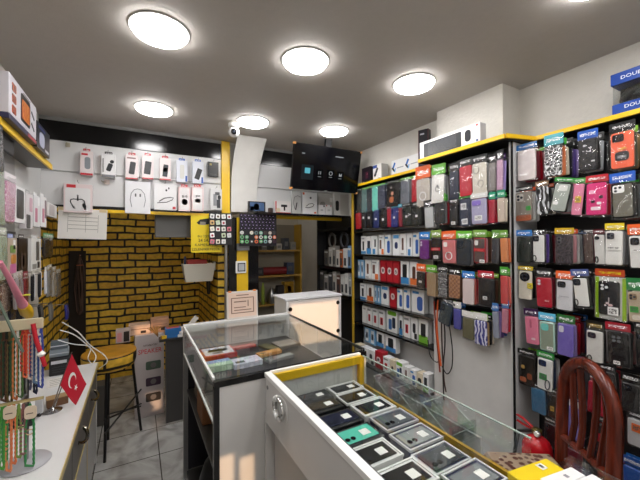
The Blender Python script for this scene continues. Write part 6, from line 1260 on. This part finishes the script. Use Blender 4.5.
strap('orange bead strap on the upper arm of the strap stand', -0.374, 1.650, 1.248, 1.039, 'e06a3c', 'd8c8a0')
strap('scarlet bead strap on the upper arm of the strap stand', -0.366, 1.650, 1.247, 1.053, 'd84a34', '1a1a1c')
strap('pale rose bead strap on the upper arm of the strap stand', -0.359, 1.650, 1.246, 1.029, 'c8b8b0', 'c8c8c8')
strap('navy bead strap on the upper arm of the strap stand', -0.352, 1.650, 1.245, 1.042, '2c3a6a', 'd8c8a0')
strap('steel blue bead strap on the upper arm of the strap stand', -0.343, 1.650, 1.244, 1.010, '5a7a9a', '1a1a1c')
strap('ivory bead strap on the upper arm of the strap stand', -0.335, 1.650, 1.243, 1.016, 'e6e2dc', 'c8c8c8')
strap('royal blue bead strap on the upper arm of the strap stand', -0.328, 1.650, 1.242, 0.991, '3a4a9a', 'd8c8a0')
strap('tan brown bead strap hung in the back row of the strap stand', -0.457, 1.672, 1.248, 0.996, '6a4a3a', 'c8c8c8', False, .004)
strap('forest green bead strap hung in the back row of the strap stand', -0.450, 1.672, 1.248, 0.972, '3a4a3a', '2a2a2c', False, .004)
strap('khaki bead strap hung in the back row of the strap stand', -0.441, 1.672, 1.248, 1.001, '7a7a6a', 'd8b870', False, .004)
strap('brick red bead strap hung in the back row of the strap stand', -0.433, 1.672, 1.248, 0.976, '8a3a2a', 'c8c8c8', False, .004)
strap('umber bead strap hung in the back row of the strap stand', -0.424, 1.672, 1.248, 1.004, '4a4038', '2a2a2c', False, .004)
strap('stone bead strap hung in the back row of the strap stand', -0.417, 1.672, 1.248, 0.980, '9a9488', 'd8b870', False, .004)
strap('wine bead strap hung in the back row of the strap stand', -0.408, 1.672, 1.248, 1.009, '5a2a2a', 'c8c8c8', False, .004)
strap('sea green bead strap hung in the back row of the strap stand', -0.401, 1.672, 1.248, 0.984, '3a5a4a', '2a2a2c', False, .004)
strap('straw bead strap hung in the back row of the strap stand', -0.393, 1.672, 1.248, 0.998, 'a89a7a', 'd8b870', False, .004)
strap('dark red bead strap hung in the back row of the strap stand', -0.384, 1.672, 1.248, 0.972, '7a2a2a', 'c8c8c8', False, .004)
strap('peach bead strap hung in the back row of the strap stand', -0.377, 1.672, 1.248, 1.002, 'd0a090', '2a2a2c', False, .004)
strap('slate blue bead strap hung in the back row of the strap stand', -0.366, 1.672, 1.248, 0.984, '6a6a8a', 'd8b870', False, .004)
strap('silver bead strap hung in the back row of the strap stand', -0.355, 1.672, 1.248, 1.029, 'c8ccd4', 'c8c8c8', False, .004)
strap('midnight bead strap hung in the back row of the strap stand', -0.348, 1.672, 1.248, 0.964, '28304a', '2a2a2c', False, .004)
o = MB().tube([(-0.438, 1.6, 1.351), (-0.4, 1.6, 1.238), (-0.369, 1.6, 1.152)], .011, 8, sq=.35).build('wide_strap', plain('5c6a5c', .5), smooth=True); tag(o, 'wide grey green strap hanging slantwise across the strap stand', 'strap')
t = thing('bead_strap', 'red cord with a white bead hanging slantwise at the right of the strap stand', 'bead strap', (-0.345, 1.62, 1.249))
MB().tube([(0.0, 0.0, 0.0), (0.009, 0.0, -0.062), (0.024, 0.0, -0.118), (0.036, 0.0, -0.166)], .0075, 8).build('cord', plain('c01c2c', .45), t, True); MB().lathe([(.004, -.014), (.015, 0), (.004, .014)], n=14).xf(Matrix.Translation((0.024, 0.0, -0.118))).build('bead', plain('ecebe6', .25), t, True)
carton('white card backed packet hanging on the strap stand pole', (-0.406, 1.668, 0.975), 0, .075, .12, .006, 'dcd8d4', ((.1, .1, .9, .6, 'c8a090'), (.2, .3, .4, .9, 'b05a3a'), (.6, .3, .75, .9, '8a3030')))
strap('bright green bead strap on the lower arm of the strap stand', -0.426, 1.600, 0.975, 0.737, '4a9a3a', 'd8b890', False, 0.006)
strap('leaf green bead strap on the lower arm of the strap stand', -0.418, 1.600, 0.973, 0.763, '3a8a44', 'd8b890', False, 0.006)
strap('apricot bead strap with a pale wooden tag on the lower arm of the strap stand', -0.407, 1.600, 0.971, 0.723, 'e08a5a', 'd8b890', True, 0.006)
strap('tangerine bead strap on the lower arm of the strap stand', -0.394, 1.600, 0.968, 0.747, 'e07a4a', 'd8b890', False, 0.006)
strap('lime bead strap on the lower arm of the strap stand', -0.380, 1.600, 0.964, 0.765, '7a9a4a', 'd8b890', False, 0.006)
strap('dusty rose bead strap on the lower arm of the strap stand', -0.368, 1.600, 0.962, 0.772, '8a5a5a', 'd8b890', False, 0.006)
strap('emerald bead strap with a pale wooden tag on the lower arm of the strap stand', -0.349, 1.600, 0.957, 0.718, '2f8a4a', 'd8b890', True, 0.012)

lc = thing('counter', 'low white topped counter with gold edges along the left wall', 'counter', (-.45, 1.6, 0)); o5 = (-.45, 1.6)
part(lc, o5, 'worktop', plain('e0dfde', .32, noise=.02), -.655, -.245, .2, 2.83, .685, .705, .001)
part(lc, o5, 'edge_strip', plain('d9c480', .3, .4), -.2449, -.240, .2, 2.83, .684, .7055)
part(lc, o5, 'body', plain('b4b2b0', .4), -.655, -.262, .2, 2.81, .06, .684)
part(lc, o5, 'plinth', DARK, -.64, -.28, .2, 2.79, 0, .06)
part(lc, o5, 'end_panel', plain('c9c7c5', .35), -.655, -.25, 2.811, 2.828, .0, .684)
for k in range(5):
    y0 = .30 + .5*k
    d = part(lc, o5, 'drawer', plain('55524f', .35), -.2615, -.249, y0+.004, y0+.496, .47, .672, .002)
    bx('frame_strip', plain('d9c480', .3, .4), -.2489-o5[0], -.246-o5[0], y0+.004-o5[1], y0+.496-o5[1], .462, .472, 0, d)
    MB().tube([(-.249-o5[0]+.028*math.sin(t*PI/10), y0+.25-o5[1]+.08*math.cos(t*PI/10), .585-.02*math.sin(t*PI/10)) for t in range(11)], .009, 8).build('handle', metal('a09a8c', .18), d, True)
    e = part(lc, o5, 'door', plain('a9a7a5', .35), -.2615, -.251, y0+.004, y0+.496, .075, .455, .002)
    bx('frame_strip', plain('d9c480', .3, .4), -.2509-o5[0], -.2485-o5[0], y0+.004-o5[1], y0+.012-o5[1], .075, .455, 0, e)
fb = thing('desk_flag', 'small red flag with a white crescent and star on a chrome desk stand', 'flag', (-0.376, 2.119, .7055))
FO = (-0.376, 2.119, .7055)
MB().lathe([(.042, 0), (.043, .003), (.03, .007), (.012, .012), (.006, .02)], n=28).build('stand_base', metal('b8b8ba', .15), fb, True)
P0, P1, P2, P3 = [Vector(p) - Vector(FO) for p in [(-0.295, 2.119, 0.981), (-0.344, 2.119, 0.831), (-0.231, 2.119, 0.817), (-0.278, 2.119, 0.712)]]
MB().tube([(0, 0, .01), P1*.98, P0*1.0 + Vector((0, 0, .01))], .0028, 8).build('staff', metal('8a8078', .3), fb, True)
MB().tube([(.008, .0, .012), (.04, .01, .12), (.055, .02, .16)], .0025, 8).build('second_staff', metal('9a9a9a', .25), fb, True)
def fpt(u, v, off=0.):
    p = P0*(1-u)*(1-v) + P2*u*(1-v) + P1*(1-u)*v + P3*u*v
    wv = .010*math.sin(u*5.0+v*1.5)*(.25+u)
    return (p.x, p.y - .004 + wv - off, p.z - .010*math.sin(PI*u)*(1-v))
gn = 14
vs = [fpt(i/gn, j/gn, o) for o in (0, -.0012) for i in range(gn+1) for j in range(gn+1)]
Q = (gn+1)**2
fs = [(i*(gn+1)+j, i*(gn+1)+j+1, (i+1)*(gn+1)+j+1, (i+1)*(gn+1)+j) for i in range(gn) for j in range(gn)]
fs += [tuple(Q+k for k in q[::-1]) for q in fs]
cloth = MB().add(vs, fs).build('cloth', plain('c8102e', .6), fb, True)
def fpoly(pts, name):
    n = len(pts); MB().add([fpt(u, v, .0009) for u, v in pts], [tuple(range(n))] if False else [(n-1, k, k+1) for k in range(n-2)]).build(name, plain('f4f2ee', .6), cloth)
# crescent as a strip between its two arcs
vs, fs = [], []
m = 24
for k in range(m+1):
    a = math.radians(38) + math.radians(284)*k/m
    ou = (.40+.17*math.cos(a), .5+.25*math.sin(a))
    b = math.radians(52) + math.radians(256)*k/m
    iu = (.445+.135*math.cos(b), .5+.2*math.sin(b))
    vs += [fpt(ou[0], ou[1], .0012), fpt(iu[0], iu[1], .0012)]
fs = [(2*k, 2*k+1, 2*k+3, 2*k+2) for k in range(m)]
MB().add(vs, fs).build('crescent', plain('f4f2ee', .6), cloth)
vs = [fpt(.66, .5, .0012)] + [fpt(.66 + (.085 if k % 2 == 0 else .034)*math.cos(PI+k*PI/5), .5 + (.125 if k % 2 == 0 else .05)*math.sin(PI+k*PI/5), .0012) for k in range(10)]
MB().add(vs, [(0, 1+k, 1+(k+1) % 10) for k in range(10)]).build('star', plain('f4f2ee', .6), cloth)

t = thing('wood_block', 'brown wooden block on the left counter behind the flag', 'block', (-0.369, 2.199, .7055), .25); MB().box(-.045, .045, -.03, .03, 0, .04, .003).build('block', plain('7a5636', .5, noise=.2), t); bx('top_edge', plain('a88a60', .5), -.045, .045, -.03, .03, .0401, .0425, 0, t)
t = thing('note_sheet', 'white printed note lying on the left counter by the wooden block', 'paper', (-0.429, 2.549, .7055), .2); MB().box(-.05, .05, -.075, .075, 0, .003).build('sheet', plain('e4e0da', .6), t)
for k in range(4): bx('printed_line', plain('8a867e', .6), -.035, .03, -.05+.03*k, -.045+.03*k, .003, .0036, 0, t)
t = thing('network_box', 'black network box with a white label at the rear of the left counter', 'network box', (-0.435, 2.676, .7055), .1); MB().box(-.055, .055, 0, .08, 0, .105, .004).build('housing', plain('15161a', .4), t); bx('label', plain('c9ccd4', .4), -.045, .035, -.0012, .0002, .075, .095, 0, t)
for k in range(3): bx('vent', plain('2c2e34', .4), -.04, .04, -.001, .0002, .02+.015*k, .026+.015*k, 0, t)
t = thing('charger_block', 'grey block of chargers stacked above the network box', 'charger block', (-0.447, 2.721, .8110), .1); MB().box(-.05, .05, 0, .07, 0, .05, .003).build('housing', plain('8a949c', .35), t); bx('edge', plain('c4ccd4', .3), -.05, .05, -.002, .0, .02, .026, 0, t); MB().box(-.045, .045, .0, .07, .0505, .10, .003).build('upper_housing', plain('5a646c', .35), t)
bx('edge', plain('d4dae0', .3), -.045, .045, -.002, .0, .07, .076, 0, t)
t = thing('black_tray', 'black tray with white bits on the left counter under the bead straps', 'tray', (-0.486, 2.035, .7055), .1)
MB().box(-.06, .06, -.05, .05, 0, .05, .006).build('tray', plain('141416', .4), t)
for k in range(3): MB().lathe([(.004, .0505), (.014, .053), (.014, .066), (.006, .07)], -.03+.03*k, -.01, 12).build('bead', plain('d8d4d0', .35), t, True)
t = thing('selfie_stick', 'silver folding stick leaning on the left counter behind the straps', 'stick', (-0.464, 2.115, .7055))
MB().tube([(.02, -.02, .012), (-.02, .0, .12), (-.055, .015, .235)], .0085, 8).build('shaft', metal('a8a8a4', .3), t, True); MB().tube([(.05, -.03, .01), (.02, -.02, .012)], .011, 8).build('grip', plain('2a2a2c', .4), t, True); MB().slab(.03, .07, .012, .005, .002, 2, .045, -.03, .05).build('clamp', plain('c8c8ca', .3), t)

t = thing('toy_wand', 'pink plastic toy with a yellow tip hung on the left rack', 'toy', (-0.420, 1.550, 1.490))
V = Vector((0.000, 0.268, -0.194)); U = Vector((0.000, 0.357, -0.257))
MB().tube([(0, 0, 0), V*.4 + Vector((0, 0, .004)), V*.85, V], lambda i: (.008, .010, .014, .018)[i], 10).build('handle', plain('e08aa0', .35), t, True)
MB().tube([V*1.01, V + (U-V)*.6, U], lambda i: (.02, .024, .016)[i], 10).build('tip', plain('e8b81c', .35), t, True)
MB().lathe([(.004, -.004), (.014, 0), (.004, .004)], n=12).xf(Matrix.Translation(V*.8 + Vector((.026, -.012, .01)))).build('button', plain('d8d830', .35), t, True)
hook(lr, ol2, 1.540, 1.510, -.42, -.645)

t = thing('cable_bundle', 'royal blue cable bundle hung at the rear of the left rack', 'cable bundle', (-0.440, 2.908, 1.121))
for k in range(5): MB().tube([(.0, .012*(k-2), 0), (.006, .014*(k-2), -.05), (.004, .012*(k-2)+.006, -.10)], .008, 6).build('strand', plain(('2a2c7a', '1c1c4a')[k % 2], .45), t, True)
MB().tube([(0, -.03, .006), (0, .04, .006)], .006, 6).build('tie', plain('2a2a2c', .4), t); hook(lr, ol2, 2.908, 1.127, -0.452, -.645)

t = thing('cable_bundle', 'black cable bundle hung low on the left rack', 'cable bundle', (-0.500, 2.495, 1.188))
for k in range(5): MB().tube([(.0, .012*(k-2), 0), (.006, .014*(k-2), -.05), (.004, .012*(k-2)+.006, -.10)], .008, 6).build('strand', plain(('1c1c1e', '6a6862')[k % 2], .45), t, True)
MB().tube([(0, -.03, .006), (0, .04, .006)], .006, 6).build('tie', plain('2a2a2c', .4), t); hook(lr, ol2, 2.495, 1.194, -0.512, -.645)

t = thing('cable_bundle', 'grey cable bundle hung low on the left rack', 'cable bundle', (-0.480, 2.639, 1.175))
for k in range(5): MB().tube([(.0, .012*(k-2), 0), (.006, .014*(k-2), -.05), (.004, .012*(k-2)+.006, -.10)], .008, 6).build('strand', plain(('7a766e', '3a3a3c')[k % 2], .45), t, True)
MB().tube([(0, -.03, .006), (0, .04, .006)], .006, 6).build('tie', plain('2a2a2c', .4), t); hook(lr, ol2, 2.639, 1.181, -0.492, -.645)


# ------------------------------------------------------------------ loose cables on the far rack
for k, (c, r, pts, t) in enumerate([('e4e4e2', 0.0035, [(-0.397, 2.5, 1.08), (-0.387, 2.507, 1.069), (-0.373, 2.516, 1.054), (-0.356, 2.528, 1.036), (-0.34, 2.539, 1.017), (-0.325, 2.55, 0.998), (-0.313, 2.56, 0.978), (-0.302, 2.57, 0.957), (-0.291, 2.58, 0.936), (-0.28, 2.59, 0.914), (-0.268, 2.6, 0.894), (-0.254, 2.611, 0.874), (-0.237, 2.622, 0.855), (-0.221, 2.633, 0.835), (-0.206, 2.643, 0.818), (-0.195, 2.65, 0.802), (-0.187, 2.654, 0.789), (-0.181, 2.655, 0.777), (-0.177, 2.656, 0.767), (-0.176, 2.657, 0.758), (-0.178, 2.66, 0.748), (-0.184, 2.667, 0.737), (-0.195, 2.676, 0.726), (-0.208, 2.685, 0.715), (-0.219, 2.694, 0.706), (-0.227, 2.7, 0.7)], 'white cable looping highest over the rear of the left counter'), ('dcdcda', 0.0035, [(-0.399, 2.45, 1.043), (-0.389, 2.456, 1.036), (-0.376, 2.464, 1.028), (-0.36, 2.474, 1.017), (-0.343, 2.486, 1.003), (-0.328, 2.5, 0.986), (-0.313, 2.518, 0.964), (-0.297, 2.54, 0.937), (-0.282, 2.563, 0.909), (-0.268, 2.584, 0.882), (-0.257, 2.6, 0.86), (-0.249, 2.61, 0.843), (-0.243, 2.616, 0.83), (-0.239, 2.619, 0.818), (-0.237, 2.62, 0.808), (-0.237, 2.62, 0.798), (-0.24, 2.618, 0.788), (-0.245, 2.614, 0.778), (-0.252, 2.608, 0.769), (-0.258, 2.603, 0.761), (-0.262, 2.6, 0.756)], 'white cable looping in the middle over the left counter'), ('e8e8e6', 0.003, [(-0.4, 2.4, 0.997), (-0.392, 2.406, 0.991), (-0.382, 2.414, 0.983), (-0.369, 2.424, 0.973), (-0.355, 2.436, 0.963), (-0.341, 2.45, 0.952), (-0.325, 2.468, 0.941), (-0.307, 2.491, 0.93), (-0.288, 2.515, 0.919), (-0.272, 2.536, 0.907), (-0.262, 2.55, 0.894), (-0.259, 2.556, 0.881), (-0.261, 2.555, 0.867), (-0.266, 2.551, 0.852), (-0.271, 2.548, 0.838), (-0.273, 2.55, 0.825), (-0.271, 2.558, 0.812), (-0.268, 2.569, 0.799), (-0.264, 2.581, 0.786), (-0.26, 2.592, 0.776), (-0.257, 2.6, 0.768)], 'white cable looping lowest over the left counter'), ('8a3020', 0.006, [(1.885, 1.67, 1.126), (1.885, 1.668, 1.097), (1.885, 1.665, 1.056), (1.885, 1.662, 1.009), (1.885, 1.658, 0.961), (1.885, 1.655, 0.92), (1.885, 1.652, 0.886), (1.885, 1.648, 0.854), (1.885, 1.645, 0.824), (1.885, 1.641, 0.795), (1.885, 1.638, 0.766), (1.885, 1.634, 0.735), (1.885, 1.631, 0.703), (1.885, 1.627, 0.672), (1.885, 1.624, 0.647), (1.885, 1.622, 0.628)], 'rust red cable hanging between the far rack and pillar rack'), ('e0642c', 0.006, [(1.88, 1.63, 1.14), (1.88, 1.632, 1.115), (1.88, 1.635, 1.08), (1.88, 1.638, 1.04), (1.88, 1.64, 0.998), (1.88, 1.641, 0.959), (1.88, 1.64, 0.923), (1.88, 1.637, 0.886), (1.88, 1.633, 0.85), (1.88, 1.629, 0.816), (1.88, 1.625, 0.785), (1.88, 1.621, 0.757), (1.88, 1.617, 0.731), (1.88, 1.614, 0.709), (1.88, 1.61, 0.69), (1.88, 1.608, 0.676)], 'bright orange cable hanging between the two right racks'), ('1a1a1c', 0.005, [(1.88, 1.586, 1.111), (1.88, 1.584, 1.078), (1.88, 1.58, 1.03), (1.88, 1.576, 0.975), (1.88, 1.573, 0.92), (1.88, 1.572, 0.869), (1.88, 1.574, 0.824), (1.88, 1.578, 0.781), (1.88, 1.584, 0.738), (1.88, 1.588, 0.696), (1.88, 1.591, 0.654), (1.88, 1.591, 0.609), (1.88, 1.59, 0.56), (1.88, 1.588, 0.514), (1.88, 1.586, 0.474), (1.88, 1.585, 0.446)], 'black cable hanging straight down beside the orange one'), ('3a2a24', 0.005, [(1.885, 1.608, 1.107), (1.885, 1.607, 1.068), (1.885, 1.606, 1.012), (1.885, 1.605, 0.948), (1.885, 1.604, 0.883), (1.885, 1.602, 0.826), (1.885, 1.6, 0.775), (1.885, 1.597, 0.724), (1.885, 1.594, 0.677), (1.885, 1.591, 0.634), (1.885, 1.588, 0.598), (1.885, 1.585, 0.569), (1.885, 1.581, 0.547), (1.885, 1.577, 0.53), (1.885, 1.573, 0.516), (1.885, 1.571, 0.506)], 'brown cable hanging beside the straight black cable'), ('141416', 0.004, [(1.875, 1.541, 1.03), (1.875, 1.536, 1.005), (1.875, 1.529, 0.97), (1.875, 1.522, 0.929), (1.875, 1.515, 0.888), (1.875, 1.51, 0.852), (1.875, 1.507, 0.82), (1.875, 1.506, 0.789), (1.875, 1.506, 0.759), (1.875, 1.508, 0.732), (1.875, 1.511, 0.709), (1.875, 1.517, 0.689), (1.875, 1.525, 0.671), (1.875, 1.534, 0.656), (1.875, 1.544, 0.646), (1.875, 1.553, 0.64), (1.875, 1.562, 0.642), (1.875, 1.572, 0.65), (1.875, 1.581, 0.662), (1.875, 1.589, 0.674), (1.875, 1.595, 0.681)], 'black cable curling out to the right below the tilted case'), ('141416', 0.004, [(1.885, 1.73, 0.828), (1.885, 1.728, 0.813), (1.885, 1.726, 0.79), (1.885, 1.723, 0.765), (1.885, 1.718, 0.741), (1.885, 1.712, 0.723), (1.885, 1.703, 0.71), (1.885, 1.692, 0.701), (1.885, 1.68, 0.694), (1.885, 1.668, 0.69), (1.885, 1.657, 0.688), (1.885, 1.647, 0.69), (1.885, 1.636, 0.696), (1.885, 1.626, 0.704), (1.885, 1.618, 0.712), (1.885, 1.612, 0.717)], 'thin black cable curling to the left of the orange cable')]):
    o = MB().tube(pts, r, 6).build('hanging_cable', plain(c, .4), smooth=True); tag(o, t, 'cable')

# ------------------------------------------------------------------ light and camera

sl = bpy.data.lights.new('low_sun', 'SUN'); sl.energy = 3.2; sl.angle = math.radians(.6); sl.color = (1., .66, .40)
so = bpy.data.objects.new('low_sun', sl); COL.objects.link(so); so.location = (-1, -8, 4)
so.rotation_euler = Vector((.12, 1., -.2)).to_track_quat('-Z', 'Y').to_euler()

w = bpy.data.worlds.new('street_daylight'); S.world = w; w.use_nodes = True
w.node_tree.nodes['Background'].inputs['Color'].default_value = (.75, .85, 1, 1); w.node_tree.nodes['Background'].inputs['Strength'].default_value = .35
cd = bpy.data.cameras.new('camera'); co = bpy.data.objects.new('camera', cd); COL.objects.link(co)
cd.sensor_fit = 'HORIZONTAL'; cd.sensor_width = 36; cd.lens = 36*326.3/640; cd.clip_start = .02
co.matrix_world = Matrix([[0.87229, -0.000669, -0.488989, 0], [-0.488964, -0.011398, -0.872229, 0], [-0.00499, 0.999935, -0.01027, 1.55], [0, 0, 0, 1]])
S.camera = co
S.cycles.transparent_max_bounces = 32
S.cycles.max_bounces = 10
S.view_settings.view_transform = 'Standard'; S.view_settings.look = 'None'; S.view_settings.gamma = 1; S.view_settings.use_curve_mapping = False
S.view_settings.exposure = 0
